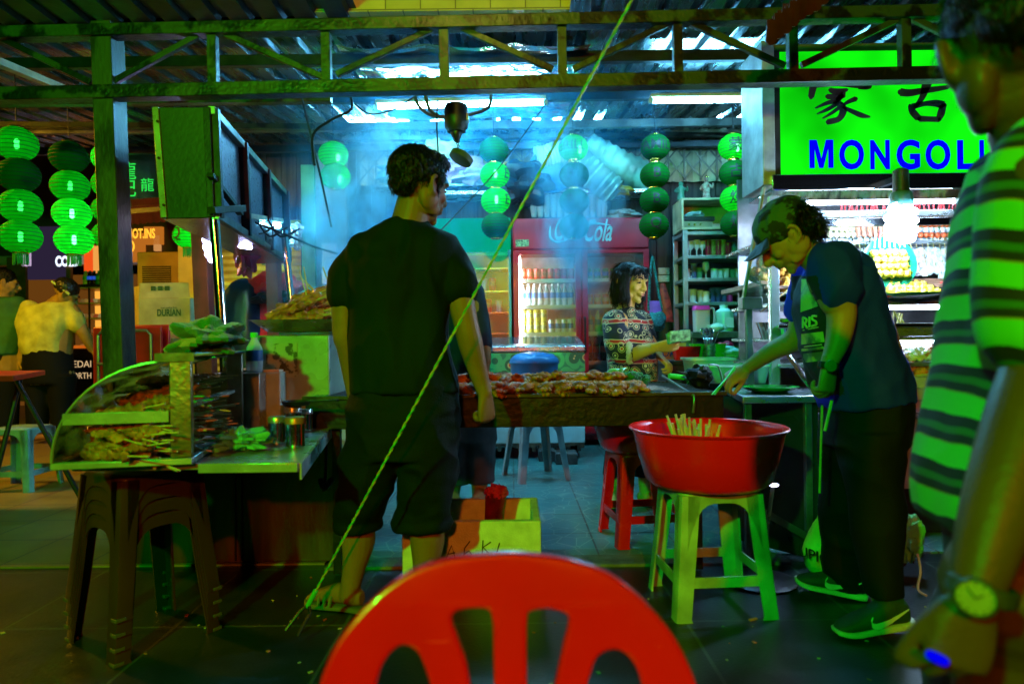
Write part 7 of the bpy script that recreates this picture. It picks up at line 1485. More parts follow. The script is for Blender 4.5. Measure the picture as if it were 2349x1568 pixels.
blue_c = clothm('blue_cotton', (.003,.028,.75), .8, 0, .2, 3, .25, 200, sheen=.1)
prn = pm('print_patch', (.35,.5,.06), .7, 0, .9, 14, .1, col2=(.05,.12,.04), thr=(.4,.55))
# shirt with the printed front facing left
b = MB()
b.loft([sring(1878,592,D+.02,40,.085,-50), sring(1890,610,D+.02,62,.13,-44), sring(1908,650,D+.02,84,.175,-30), sring(1921,700,D+.02,88,.18,-20), sring(1934,760,D+.02,90,.165,-14), sring(1956,830,D+.02,98,.16,-10), sring(1978,890,D+.02,98,.165,-7), sring(1986,925,D+.02,95,.165,-6)], n=36, ex=2.3)
b.limb([P(1912,606,near+.05), P(1915,640,near+.02), P(1920,664,near+.0)], [.084,.084,.076], 18)
b.limb([P(1868,625,far-.05), P(1850,680,far), P(1842,715,far+.02)], [.072,.07,.066], 18)
me = remesh(b, .007, 8, .5, (.011,(8,8,6),9)); me.materials.clear(); shirt = link('t_shirt', me, [blue_c, pm('shirt_front_dark', (.006,.012,.014), .8)], mb2, 60)
for p_ in me.polygons:
    c = p_.center; n = p_.normal; pxx = c.x*FPX/c.y+1174.5; pyy = 784-(c.z-HC)*FPX/c.y
    edge = 1838+(pyy-640)*.22
    if n.x < -.12 and pxx < edge+38 and 640 < pyy < 915 and c.y < far-.02: p_.material_index = 1
# print on the chest: raised cloth patches following the shirt
from mathutils.bvhtree import BVHTree
bv = BVHTree.FromPolygons([v.co for v in me.vertices], [tuple(p_.vertices) for p_ in me.polygons])
def onshirt(bv, px, py):
    o = Vector((0,0,HC)); d = (P(px, py, 2.5)-o).normalized(); h = bv.ray_cast(o, d)
    return h[0]-d*.004 if h[0] else None
def cloth_patch(poly, nx, ny, m, name, parent, bv):
    """regular patch over a quad of pixels pressed on the cloth"""
    a, b_, c, d = [Vector((x, y)) for x, y in poly]; vs = []; ok = {}; M2 = MB()
    for j in range(ny+1):
        for i in range(nx+1):
            u, v = i/nx, j/ny; q_ = (a*(1-u)+b_*u)*(1-v)+(d*(1-u)+c*u)*v; h = onshirt(bv, q_.x, q_.y); ok[(i, j)] = h is not None and h.y < 3; vs.append(h if h else Vector((0,0,0)))
    fs = [(j*(nx+1)+i, j*(nx+1)+i+1, (j+1)*(nx+1)+i+1, (j+1)*(nx+1)+i) for j in range(ny) for i in range(nx) if all(ok[k] for k in ((i,j),(i+1,j),(i+1,j+1),(i,j+1)))]
    if fs: M2.add(vs, fs); return M2.build(name, m, parent, smooth=60)
cloth_patch([(1838,640),(1850,640),(1877,702),(1836,716)], 10, 10, prn, 'chest_print', mb2, bv)
for y0_, y1_, nm in ((766,790,'a'),(800,806,'b'),(812,832,'c')): cloth_patch([(1838,y0_),(1888,y0_-6),(1892,y1_-6),(1838,y1_)], 12, 5, prn, 'print_band', mb2, bv)
def stroke_on(bv, strokes, m, parent, name='lettering', r=.0032):
    b = MB()
    for st in strokes:
        q = cat(st, 4) if len(st) > 2 else [np.array(p, float) for p in (st[0], ((st[0][0]+st[1][0])/2, (st[0][1]+st[1][1])/2), st[1])]
        pts = [onshirt(bv, p[0], p[1]) for p in q]; pts = [p for p in pts if p and p.y < 3]
        if len(pts) > 1: b.tube(pts, r, 5)
    if b.v: b.build(name, m, parent)
yl = pm('print_yellow', (.5,.6,.12), .7)
stroke_on(bv, [[(1842,728),(1842,752)], [(1842,728),(1850,732),(1848,740),(1842,741)], [(1845,741),(1852,752)], [(1857,726),(1857,750)], [(1873,725),(1864,725),(1863,732),(1871,737),(1872,744),(1862,748)]], yl, mb2, r=.0042)
stroke_on(bv, [[(1842,757),(1877,750)], [(1845,795),(1885,790)]], yl, mb2, r=.002)
b = MB()
trm = clothm('black_trousers', (.003,.004,.007), .8, 0, .3, 3, .2, 150)
b.loft([sring(1985,905,D+.02,94,.155,-4), sring(1985,960,D+.02,92,.165,0), sring(1980,1020,D+.02,92,.165,0)], n=30)
b.loft([ring(1992,985,D-.03,74,.13), ring(2002,1090,D-.05,64,.11), ring(2012,1200,D-.08,56,.09), ring(2022,1310,D-.11,46,.075), ring(2028,1366,D-.12,44,.07)], n=24)
b.loft([ring(1955,985,D+.08,70,.12), ring(1945,1100,D+.12,64,.10), ring(1940,1220,D+.17,56,.085), ring(1942,1320,D+.2,50,.07), ring(1944,1348,D+.2,48,.07)], n=24)
cloth('trousers', b, trm, mb2, fold=(.010,(6,6,5),12))
shm = pm('dark_green_shoe', (.012,.05,.022), .7, 0, .3, 8, .3, 150); solem = pm('pale_sole', (.6,.62,.45), .6)
def shoe(heel, toe, parent, lift=0):
    heel = Vector(heel); toe = Vector(toe); v = (toe-heel); Ls = v.length; v.normalize(); s = v.cross(Vector((0,0,1))).normalized(); u = s.cross(v)
    b = MB(); b.loft([(heel+u*.05+v*.004, s*.02, u*.03), (heel+u*.06+v*.02, s*.035, u*.045), (heel+u*.065+v*Ls*.3, s*.040, u*.048), (heel+u*.05+v*Ls*.5, s*.043, u*.036), (heel+u*.038+v*Ls*.75, s*.046, u*.024), (heel+u*.03+v*Ls*.93, s*.034, u*.014), (heel+u*.026+v*Ls*.99, s*.012, u*.006)], n=22, ex=2.3)
    o = link('shoe', remesh(b, .005, 4), shm, parent, 60); 
    b = MB(); b.loft([(heel+u*.016-v*.01, s*.015, u*.014), (heel+u*.014+v*.01, s*.036, u*.014), (heel+u*.012+v*Ls*.5, s*.042, u*.012), (heel+u*.013+v*Ls*.8, s*.05, u*.011), (heel+u*.02+v*Ls*.97, s*.034, u*.010), (heel+u*.026+v*Ls*1.01, s*.012, u*.006)], n=22, ex=4); b.build('sole', solem, o)
    # curved tick mark on the side toward the street
    sd_ = s if s.y < 0 else -s; b = MB(); ctr = heel+v*Ls*.42; pts = [ctr+v*.038+u*.068, ctr+v*.045+u*.045, ctr+v*.02+u*.036, ctr-v*.035+u*.052, ctr-v*.09+u*.078]
    q = cat([list(p)+[w_] for p, w_ in zip(pts, (.003,.009,.010,.006,.0015))], 6); vs = []; fs = []
    for i, p in enumerate(q):
        c = Vector(p[:3]); off = .0425 if i < len(q)*.7 else .040; vs += [c+sd_*off+u*p[3], c+sd_*off-u*p[3]]
    for i in range(len(q)-1): fs.append((2*i, 2*i+1, 2*i+3, 2*i+2))
    b.add([x for x in vs]+[x+sd_*.003 for x in vs], fs+[tuple(len(vs)+k for k in f_) for f_ in fs]); b.build('tick_mark', pm('white_tick', (.7,.75,.6), .5), o)
hz = floorp(2085,1452); shoe((P(2088,1440,2.34).x, 2.34, .03), (P(1916,1455,2.33).x, 2.33, .002), mb2)
shoe((P(1983,1392,2.66).x, 2.66, .0), (P(1828,1370,2.72).x, 2.74, .035), mb2)
# watch
wc = P(1900,838,near-.03); wt = MB(); wt.lathe([(.03,-.012),(.034,-.009),(.034,.009),(.03,.012)], wc, 24, Matrix.Rotation(R(8),3,'Y')); w_ = wt.build('watch', pm('dark_watch', (.02,.06,.04), .25, .6), mb2); MB().lathe([(.001,-.004),(.019,-.004),(.021,0),(.019,.005),(.001,.006)], wc+Vector((-.008,-.034,0)), 22, Matrix.Rotation(R(90),3,'X')).build('dial', pm('watch_dial', (.05,.3,.15), .15, .5), w_)
# held sticks and tongs
hs = P(1905,930,near-.02); tag(MB().tube([P(1908,918,near-.03), P(1892,988,near-.05)], .0055, 8).build('skewer_stick', pm('yellow_stick', (.6,.55,.08), .5)), 'yellow stick held low in the left hand of the man in blue', 'stick')
tag(MB().tube([P(1886,930,near-.03), P(1882,1060,near+.03), P(1880,1130,near+.05)], .004, 8).build('skewer_stick', pm('yellow_stick', (.6,.55,.08), .5)), 'long yellow cane hanging below the hand of the man in blue', 'stick')
tg_ = thing('tongs', 'bright green tongs held over the right end of the grill', 'tongs', P(1655, 885, 2.95)); e0 = hp+Vector((-.10,.0,-.055)); e1 = P(1636,905,2.9)
for k in (-.006, .006): MB().bar(e0+Vector((.05,0,.06+k)), e1+Vector((k,0,0)), .012, .004).build('arm', pm('neon_green_plastic', (.05,.8,.05), .3), tg_, bevel=.001)
# ---------------------------------------------------------------- woman behind the grill
D = 4.2
wo = thing('person', 'woman with black bobbed hair in a patterned blouse holding out banknotes', 'person', floorp(1440,1165))
sk3 = skinm('light_skin', (.80,.42,.12), .85)
b = MB(); hc = P(1446,650,D); f = Vector((.66,-.74,-.12)); L_, M_ = head(b, hc, f, (0,0,1), 1.03, True)
b.limb([P(1432,720,D), P(1438,695,D), P(1442,676,D)], [.058,.050,.050], 16)
b.loft([ring(1436,712,D,16,.06), ring(1436,735,D,32,.1), ring(1440,780,D,38,.12), ring(1444,850,D,40,.13), ring(1446,920,D,42,.14)], n=24)
n_ = D-.17
b.limb([P(1420,735,n_+.05), P(1425,790,n_), P(1440,815,n_-.02), P(1475,805,n_-.1), P(1503,797,n_-.15)], [.055,.05,.042,.038,.027], 14)
hand(b, P(1505,796,n_-.155), (1,-.25,.10), (.1,.8,.5), -1, (.55,.6,.65,.7), 1.0, thumb=(.9,.3,.3), tc=.5)
b.limb([P(1475,760,D+.05), P(1500,800,D), P(1510,815,D-.05)], [.045,.038,.028], 14); hand(b, P(1511,817,D-.06), (.6,-.5,-.6), (-.4,.2,-.6), 1, (.9,.9,.9,.9), 1.0)
b.limb([P(1440,930,D), P(1425,1030,D+.02), P(1405,1110,D+.02), P(1402,1140,D+.02)], [.09,.065,.05,.034], 14); b.limb([P(1470,930,D), P(1478,1040,D), P(1482,1145,D-.02)], [.09,.06,.034], 14)
for px, dx in ((1402,-.02),(1482,.05)):
    a_ = Vector((P(px,1150,D).x, D-.02, .07)); t_ = a_+Vector((.12,-.10,0)) if px > 1450 else a_+Vector((-.03,-.16,0)); t_.z = .03; foot(b, a_, t_, .042)
    sandal(Vector((a_.x,a_.y,.0))+Vector((0,0,.008)), t_, pm('navy_sandal', (.01,.02,.08), .5), wo)
body(b, sk3, wo, .0045, 3); face_parts(L_, M_, 1.03, wo, lip=(.55,.12,.10), brow_t=.0035)
b = MB(); b.ell(L_(0,-.022,.048), (.084,.098,.082), M_, 22, 14)
for q in (-1, 1):
    b.loft([(L_(q*.058,-.01,.06), M_@Vector((.03,0,0)), M_@Vector((0,.07,0))), (L_(q*.074,-.012,.0), M_@Vector((.022,0,0)), M_@Vector((0,.064,0))), (L_(q*.076,-.004,-.06), M_@Vector((.022,0,0)), M_@Vector((0,.064,0))), (L_(q*.070,.0,-.105), M_@Vector((.018,0,0)), M_@Vector((0,.058,0))), (L_(q*.062,.0,-.118), M_@Vector((.008,0,0)), M_@Vector((0,.03,0)))], n=18)
b.loft([(L_(0,-.07,.03), M_@Vector((.07,0,0)), M_@Vector((0,.04,0))), (L_(0,-.08,-.05), M_@Vector((.072,0,0)), M_@Vector((0,.035,0))), (L_(0,-.07,-.11), M_@Vector((.065,0,0)), M_@Vector((0,.03,0)))], n=18)
b.ell(L_(.03,.062,.078), (.05,.034,.028), M_ @ Matrix.Rotation(R(18),3,'Y'), 14, 8); b.ell(L_(-.035,.058,.076), (.045,.034,.028), M_, 14, 8)
hb1 = hairball('hair', b, wo, amp=.003, sc=(60,60,9)); strands(hb1, wo, 2200, .05, (0,0,-1), lift=.12, curl=.12, seed=5)
# patterned blouse
pb = bpy.data.materials.new('patterned_blouse'); pb.use_nodes = True; nt = pb.node_tree; N = nt.nodes; L = nt.links; bs = N['Principled BSDF']; bs.inputs['Roughness'].default_value = .7
tc = N.new('ShaderNodeTexCoord'); nz = N.new('ShaderNodeTexNoise'); nz.inputs['Scale'].default_value = 5; L.new(tc.outputs['Object'], nz.inputs[0])
sx = N.new('ShaderNodeSeparateXYZ'); L.new(tc.outputs['Object'], sx.inputs[0]); ad = N.new('ShaderNodeMath'); ad.operation = 'MULTIPLY_ADD'; ad.inputs[1].default_value = .05; L.new(nz.outputs[0], ad.inputs[0]); L.new(sx.outputs[2], ad.inputs[2])
ml = N.new('ShaderNodeMath'); ml.operation = 'MULTIPLY'; ml.inputs[1].default_value = 8.2; L.new(ad.outputs[0], ml.inputs[0]); fr = N.new('ShaderNodeMath'); fr.operation = 'FRACT'; L.new(ml.outputs[0], fr.inputs[0])
rp = N.new('ShaderNodeValToRGB'); rp.color_ramp.interpolation = 'CONSTANT'; L.new(fr.outputs[0], rp.inputs[0])
for p_, c_ in ((0,(.008,.01,.035)),(.42,(.6,.5,.3)),(.46,(.5,.015,.01)),(.62,(.6,.5,.3)),(.66,(.006,.008,.02))): e = rp.color_ramp.elements.new(p_); e.color = (*c_, 1)
vo = N.new('ShaderNodeTexVoronoi'); vo.inputs['Scale'].default_value = 22; vo.feature = 'F1'; L.new(tc.outputs['Object'], vo.inputs[0])
r2 = N.new('ShaderNodeValToRGB'); r2.color_ramp.interpolation = 'CONSTANT'; L.new(vo.outputs[0], r2.inputs[0])
for p_, c_ in ((0,(.6,.03,.02)),(.16,(.65,.55,.35)),(.3,(.0,.0,.0)),(.42,(.55,.45,.25)),(.5,(0,0,0))): e = r2.color_ramp.elements.new(p_); e.color = (*c_, 1)
mx = N.new('ShaderNodeMix'); mx.data_type = 'RGBA'; mx.blend_type = 'LIGHTEN' if hasattr(mx, 'blend_type') else 'ADD'; mx.inputs[0].default_value = .9; L.new(rp.outputs[0], mx.inputs[6]); L.new(r2.outputs[0], mx.inputs[7]); L.new(mx.outputs[2], bs.inputs['Base Color'])
b = MB()
b.loft([ring(1437,706,D,17,.06), ring(1437,714,D,26,.085), ring(1438,730,D,44,.13), ring(1440,760,D,50,.15), ring(1446,800,D,56,.165), ring(1450,850,D,56,.165), ring(1450,900,D,58,.17)], n=30, ex=2.3)
b.limb([P(1412,738,n_+.07), P(1413,775,n_+.01), P(1422,806,n_-.02), P(1438,812,n_-.04)], [.078,.075,.07,.058], 16); b.limb([P(1468,735,D+.08), P(1482,770,D+.06)], [.07,.062], 14)
cloth('blouse', b, pb, wo, .007, 5, (.006,(8,8,7),4))
b = MB()
for i in range(22):
    a = 2*math.pi*i/22; c = P(1444,809,n_-.06)+Vector((.012*math.cos(a), math.cos(a)*.05, math.sin(a)*.052)); b.blob(c, (.016,.013,.013), .5, 4, i, 8, 6)
b.build('lace_cuff', pm('cream_lace', (.75,.68,.5), .8), wo)
MB().lathe([(.026,-.006),(.030,-.004),(.030,.004),(.026,.006)], P(1499,798,n_-.14), 20, Matrix.Rotation(R(82),3,'Y')).build('bracelet', pm('jade_bracelet', (.25,.5,.05), .3), wo)
b = MB(); b.loft([ring(1445,905,D,50,.15), ring(1440,985,D,46,.14), ring(1425,1060,D,40,.11), ring(1412,1090,D,30,.09)], n=22); b.loft([ring(1460,905,D,46,.15), ring(1470,1000,D,38,.11), ring(1478,1090,D,30,.09)], n=22); cloth('trousers', b, trm, wo)
nt_ = thing('banknotes', 'small fan of blue and green banknotes in the outstretched hand', 'banknotes', P(1553, 775, n_-.2)); random.seed(1)
for k, col in enumerate(((.1,.45,.6),(.15,.6,.4),(.35,.65,.35))):
    Mn = Matrix.Rotation(R(-14+k*5),3,'Y') @ Matrix.Rotation(R(12),3,'X'); MB().cbox(P(1552+k*4,772-k*1,n_-.21-k*.006), (.115,.0015,.062), Mn).build('banknote', pm('note_%d' % k, col, .6, 0, .5, 40), nt_)
# ---------------------------------------------------------------- helper behind the man in black
D = 4.35
p5 = thing('person', 'person in dark shirt and grey shorts mostly hidden behind the man in black', 'person', floorp(1075,1170)); b = MB(); hc = P(975,600,D); L_, M_ = head(b, hc, (.3,-.9,-.3), (0,0,1), 1.0)
b.limb([P(1000,660,D), P(982,620,D)], [.055,.055], 14, 1); b.loft([ring(1010,650,D,30,.08), ring(1040,720,D,60,.12), ring(1055,820,D,55,.12), ring(1072,960,D,58,.13)], n=22)
b.limb([P(1090,700,D-.05), P(1108,770,D-.1), P(1116,830,D-.2)], [.05,.044,.03], 12); hand(b, P(1117,835,D-.2), (0,-.3,-1), (-1,0,0), 1, (.6,.6,.6,.6))
b.limb([P(1050,985,D), P(1042,1090,D), P(1038,1160,D)], [.08,.055,.035], 14); b.limb([P(1098,985,D), P(1100,1090,D), P(1098,1160,D)], [.08,.058,.036], 14)
for px in (1038,1098):
    a_ = Vector((P(px,1150,D).x, D, .07)); foot(b, a_, a_+Vector((.02,-.17,-.04))); sandal(Vector((a_.x,a_.y,.008)), a_+Vector((.02,-.17,-.04)), olive, p5)
body(b, sk2, p5, .006); face_parts(L_, M_, 1, p5)
b = MB(); b.ell(L_(0,-.025,.05), (.084,.1,.082), M_, 20, 12); hairball('hair', b, p5)
b = MB(); b.loft([ring(1004,642,D,26,.07), ring(1018,664,D,54,.11), ring(1045,720,D,70,.13), ring(1058,820,D,62,.13), ring(1074,970,D,64,.14)], n=26); b.limb([P(1085,670,D), P(1100,740,D-.06), P(1110,790,D-.12)], [.07,.066,.06], 14); cloth('shirt', b, pm('navy_cotton', (.004,.012,.03), .8), p5, fold=(.006,(7,7,5),1))
b = MB(); b.loft([ring(1078,960,D,60,.14), ring(1078,1010,D,62,.14)], n=24, k=2); b.loft([ring(1050,985,D,38,.12), ring(1045,1060,D,36,.11), ring(1042,1108,D,34,.10)], n=20); b.loft([ring(1100,985,D,38,.12), ring(1102,1060,D,34,.11), ring(1102,1104,D,32,.10)], n=20); cloth('shorts', b, pm('grey_shorts', (.06,.06,.065), .8), p5, fold=(.006,(7,7,7),1))
# ---------------------------------------------------------------- striped man, close on the right, facing left
D = .95
ps = thing('person', 'man in green and black striped polo, close at the right edge, seen from the side', 'person', (1.0, 1.0, 0))
sk4 = skinm('olive_skin', (.085,.048,.010)); b = MB()
hc = P(2335,118,D+.03); f = Vector((.40,.88,-.25)); L_, M_ = head(b, hc, f, (-.05,.1,1), 1.08)
b.limb([P(2400,330,D+.06), P(2368,240,D+.06), P(2340,160,D+.05)], [.068,.062,.062], 20)
b.loft([ring(2420,330,D+.1,50,.10), ring(2430,460,D+.1,110,.15), ring(2420,760,D+.1,130,.15), ring(2360,1050,D+.1,130,.14), ring(2350,1350,D+.1,110,.13)], n=26)
b.limb([P(2405,430,D-.05), P(2395,620,D-.06), P(2400,820,D-.06), P(2350,980,D-.09), P(2285,1180,D-.12), P(2240,1345,D-.14)], [.062,.056,.050,.047,.040,.030], 18)
hand(b, P(2234,1368,D-.14), (-.30,-.02,-1), (.12,1,0), -1, (.7,.85,1.0,1.1), .93, wr=.032, spread=.35, thumb=(.95,.45,.25), tc=.4)
b.limb([P(2330,1350,D+.05), (.75,D+.1,.5), (.72,D+.1,.1)], [.10,.07,.045], 14); b.limb([P(2380,1350,D+.2), (.95,D+.3,.5), (1.0,D+.3,.1)], [.10,.07,.045], 14)
for q in ((.72,D+.1,.09),(1.0,D+.3,.09)): foot(b, Vector(q), Vector(q)+Vector((-.17,0,-.06)))
body(b, sk4, ps, .0045, 5); face_parts(L_, M_, 1.08, ps)
b = MB(); b.ell(L_(0,-.028,.058), (.087,.102,.080), M_, 24, 14); b.ell(L_(0,-.075,.012), (.064,.038,.05), M_, 16, 10)
for k in range(20):
    random.seed(k+700); a = random.uniform(0,6.28); r_ = random.uniform(.2,1); b.ell(L_(math.cos(a)*.06*r_, .0+math.sin(a)*.075*r_, .11-.02*r_*r_), (.02,.02,.018), None, 8, 6)
for q in (-1, 1): b.ell(L_(q*.072,.02,.03), (.014,.02,.028), M_, 10, 8)
hb1 = hairball('hair', b, ps, amp=.004); strands(hb1, ps, 3500, .014, (0,-.3,-1), w=.0007, lift=.6, curl=.5, seed=6)
stp = bpy.data.materials.new('striped_polo'); stp.use_nodes = True; nt = stp.node_tree; N = nt.nodes; L = nt.links; bs = N['Principled BSDF']; bs.inputs['Roughness'].default_value = .85
tc = N.new('ShaderNodeTexCoord'); sx = N.new('ShaderNodeSeparateXYZ'); L.new(tc.outputs['Object'], sx.inputs[0])
a1 = N.new('ShaderNodeMath'); a1.operation = 'MULTIPLY_ADD'; a1.inputs[1].default_value = .42; L.new(sx.outputs[0], a1.inputs[0]); L.new(sx.outputs[2], a1.inputs[2])
nz = N.new('ShaderNodeTexNoise'); nz.inputs['Scale'].default_value = 5; L.new(tc.outputs['Object'], nz.inputs[0]); a2 = N.new('ShaderNodeMath'); a2.operation = 'MULTIPLY_ADD'; a2.inputs[1].default_value = .05; L.new(nz.outputs[0], a2.inputs[0]); L.new(a1.outputs[0], a2.inputs[2])
m1 = N.new('ShaderNodeMath'); m1.operation = 'MULTIPLY'; m1.inputs[1].default_value = 12.4; L.new(a2.outputs[0], m1.inputs[0]); fr = N.new('ShaderNodeMath'); fr.operation = 'FRACT'; L.new(m1.outputs[0], fr.inputs[0])
rp = N.new('ShaderNodeValToRGB'); rp.color_ramp.interpolation = 'CONSTANT'; L.new(fr.outputs[0], rp.inputs[0])
rp.color_ramp.elements[0].color = (.05,.42,.02,1); rp.color_ramp.elements[1].position = .44; rp.color_ramp.elements[1].color = (.2,.15,.01,1)
for p_, c_ in ((.47,(.003,.004,.005)),(.64,(.01,.10,.01)),(.78,(.003,.004,.005))): e = rp.color_ramp.elements.new(p_); e.color = (*c_, 1)
L.new(rp.outputs[0], bs.inputs['Base Color'])
b = MB()
b.loft([ring(2392,255,D+.07,36,.072), ring(2415,290,D+.08,64,.10), ring(2425,350,D+.09,108,.16), ring(2430,450,D+.1,145,.19), ring(2415,620,D+.1,160,.19), ring(2390,800,D+.1,168,.185), ring(2355,980,D+.1,172,.18), ring(2330,1120,D+.1,172,.175), ring(2325,1215,D+.1,160,.17)], n=38, ex=2.3)
b.limb([P(2415,400,D-.02), P(2410,560,D-.05), P(2408,745,D-.06)], [.085,.086,.084], 20)
sh_ = cloth('polo_shirt', b, stp, ps, .007, 9, (.007,(8,8,5),3))
b = MB(); b.loft([ring(2384,240,D+.07,40,.078), ring(2382,262,D+.07,50,.09), ring(2384,285,D+.07,60,.098)], n=26, k=3); b.build('collar', pm('black_collar', (.01,.02,.012), .8), ps)
b = MB(); b.loft([ring(2340,1160,D+.1,140,.15), ring(2360,1350,D+.12,140,.15), (Vector((.82,D+.18,.45)), Vector((.12,0,0)), Vector((0,.16,0))), (Vector((.86,D+.2,.08)), Vector((.10,0,0)), Vector((0,.14,0)))], n=26); cloth('trousers', b, pm('near_black_cloth', (.006,.007,.007), .8), ps)
wc = P(2252,1352,D-.145); Mw = Matrix.Rotation(R(14),3,'Y'); w_ = MB().lathe([(.033,-.011),(.037,-.008),(.037,.008),(.033,.011)], wc, 26, Mw).build('watch', pm('dark_strap', (.02,.03,.015), .6), ps)
MB().lathe([(.001,-.003),(.019,-.003),(.021,0),(.019,.004),(.001,.004)], wc+Vector((-.026,-.028,.002)), 24, Matrix.Rotation(R(90),3,'X') @ Matrix.Rotation(R(-38),3,'Y')).build('dial', pm('pale_dial', (.25,.3,.1), .3), w_)
Mq = Mw; qd = wc+Vector((-.026,-.028,.002)); Md = Matrix.Rotation(R(90),3,'X') @ Matrix.Rotation(R(-38),3,'Y'); bz_ = MB().lathe([(.0195,-.004),(.0225,-.002),(.0225,.006),(.0195,.007),(.0195,-.004)], qd, 26, Md).build('bezel', pm('dark_strap', (.02,.03,.015), .6), w_)
hm_ = MB()
for a_, l_ in ((.6,.010),(2.2,.014)): hm_.tube([qd+Md@Vector((0,0,.0055)), qd+Md@Vector((math.cos(a_)*l_, math.sin(a_)*l_, .0055))], .0009, 5)
for k in range(12): a_ = k*math.pi/6; hm_.tube([qd+Md@Vector((math.cos(a_)*.0145, math.sin(a_)*.0145, .0045)), qd+Md@Vector((math.cos(a_)*.0175, math.sin(a_)*.0175, .0045))], .0008, 4)
hm_.build('hands', black, w_)
MB().lathe([(.010,-.004),(.012,-.002),(.012,.002),(.010,.004)], P(2150,1508,D-.165), 16, Matrix.Rotation(R(20),3,'Y')).build('ring', em('blue_glint', (.0,.0,1), .7), ps)  # the ring's own glow stands in for a blue glint on the hand
# ---------------------------------------------------------------- far left pair
D = 7.2
def farman(cx, top, bot, m_, lab, bend, seed, shirt_name):
    t = thing('person', lab, 'person', (XP(cx, D), D, .01)); return t
p6 = thing('person', 'man in a pale t-shirt bending over the counter at the far left', 'person', (XP(100,D), D, .02)); b = MB(); hc = P(150,672,D); L_, M_ = head(b, hc, (.6,.55,-.6), (.45,.1,.8), 1.25)
b.limb([P(118,705,D), P(135,690,D)], [.08,.075], 12, 1); b.loft([ring(115,705,D,40,.15), ring(112,760,D,55,.18), ring(110,830,D,50,.17), ring(112,880,D,52,.18)], n=20)
b.limb([P(65,715,D), P(50,770,D), P(46,822,D)], [.075,.062,.045], 12); hand(b, P(46,824,D), (0,0,-1), (1,.2,0), 1, (.5,.5,.5,.5), 1.2)
b.limb([P(165,712,D), P(190,760,D), P(212,800,D+.1)], [.075,.062,.045], 12); hand(b, P(212,802,D+.1), (.5,.2,-1), (0,0,-1), 1, (.4,.4,.4,.4), 1.2)
b.limb([P(92,860,D), P(88,920,D), P(85,985,D)], [.13,.1,.06], 12); b.limb([P(140,860,D), P(140,920,D), P(142,985,D)], [.13,.1,.06], 12)
for px in (85,142): foot(b, (P(px,980,D).x, D, .1), (P(px,980,D).x+.2, D+.08, .04), .055)
body(b, sk2, p6, .008); face_parts(L_, M_, 1.25, p6)
b = MB(); b.ell(L_(0,-.02,.045), (.108,.125,.1), M_, 18, 12); cp = hairball('cap', b, p6, black, amp=.004); MB().tube([L_(-.1,.02,.02), L_(0,-.13,.02), L_(.1,.02,.02)], .012, 6, sm=4).build('cap_band', pm('pale_band', (.4,.6,.35), .6), cp)
b = MB(); b.loft([ring(122,694,D,20,.1), ring(112,704,D,52,.16), ring(108,740,D,60,.2), ring(105,780,D,52,.2), ring(108,812,D,48,.19)], n=24, ex=2.4); b.limb([P(70,710,D), P(55,745,D)], [.1,.095], 14, 1); b.limb([P(155,710,D), P(178,742,D)], [.1,.095], 14, 1); cloth('t_shirt', b, pm('pale_cotton', (.5,.52,.12), .8), p6, .012, 5, (.014,(5,5,3),2))
b = MB(); b.loft([ring(110,800,D,50,.2), ring(112,860,D,55,.2), ring(114,880,D,55,.19)], n=22, k=3); b.loft([ring(90,860,D,30,.15), ring(86,980,D,22,.1)], n=18, k=2); b.loft([ring(142,860,D,30,.15), ring(142,980,D,22,.1)], n=18, k=2); cloth('trousers', b, trm, p6, .012)
p7 = thing('person', 'man in a dark green shirt at the far left edge behind the red table', 'person', (XP(15,D), D, .02)); b = MB(); hc = P(12,650,D); L_, M_ = head(b, hc, (.8,.5,-.15), (0,0,1), 1.15)
b.limb([P(5,700,D), P(8,670,D)], [.08,.075], 12, 1); b.loft([ring(5,690,D,40,.14), ring(0,760,D,50,.16), ring(0,850,D,48,.16)], n=20); b.limb([P(38,700,D), P(48,760,D), P(50,820,D)], [.07,.06,.045], 12); hand(b, P(50,822,D), (0,0,-1), (-1,0,0), 1, (.5,.5,.5,.5), 1.15)
b.limb([P(-15,850,D), P(-15,985,D)], [.12,.06], 12, 1); b.limb([P(20,850,D), P(20,985,D)], [.12,.06], 12, 1); [foot(b, (P(px,980,D).x, D, .1), (P(px,980,D).x+.2, D, .04), .055) for px in (-15,20)]
body(b, sk2, p7, .008); face_parts(L_, M_, 1.15, p7); b = MB(); b.ell(L_(0,-.025,.05), (.1,.118,.1), M_, 18, 12); hairball('hair', b, p7)
b = MB(); b.loft([ring(5,682,D,18,.09), ring(2,694,D,44,.15), ring(0,750,D,54,.18), ring(0,812,D,48,.18)], n=22, ex=2.4); b.limb([P(38,698,D), P(47,738,D)], [.09,.085], 14, 1); cloth('t_shirt', b, pm('dark_green_cotton', (.02,.12,.05), .8), p7, .012, 5, (.012,(5,5,3),4))
b = MB(); b.loft([ring(0,805,D,46,.17), ring(0,980,D,40,.12)], n=20, k=3); cloth('trousers', b, trm, p7, .012)
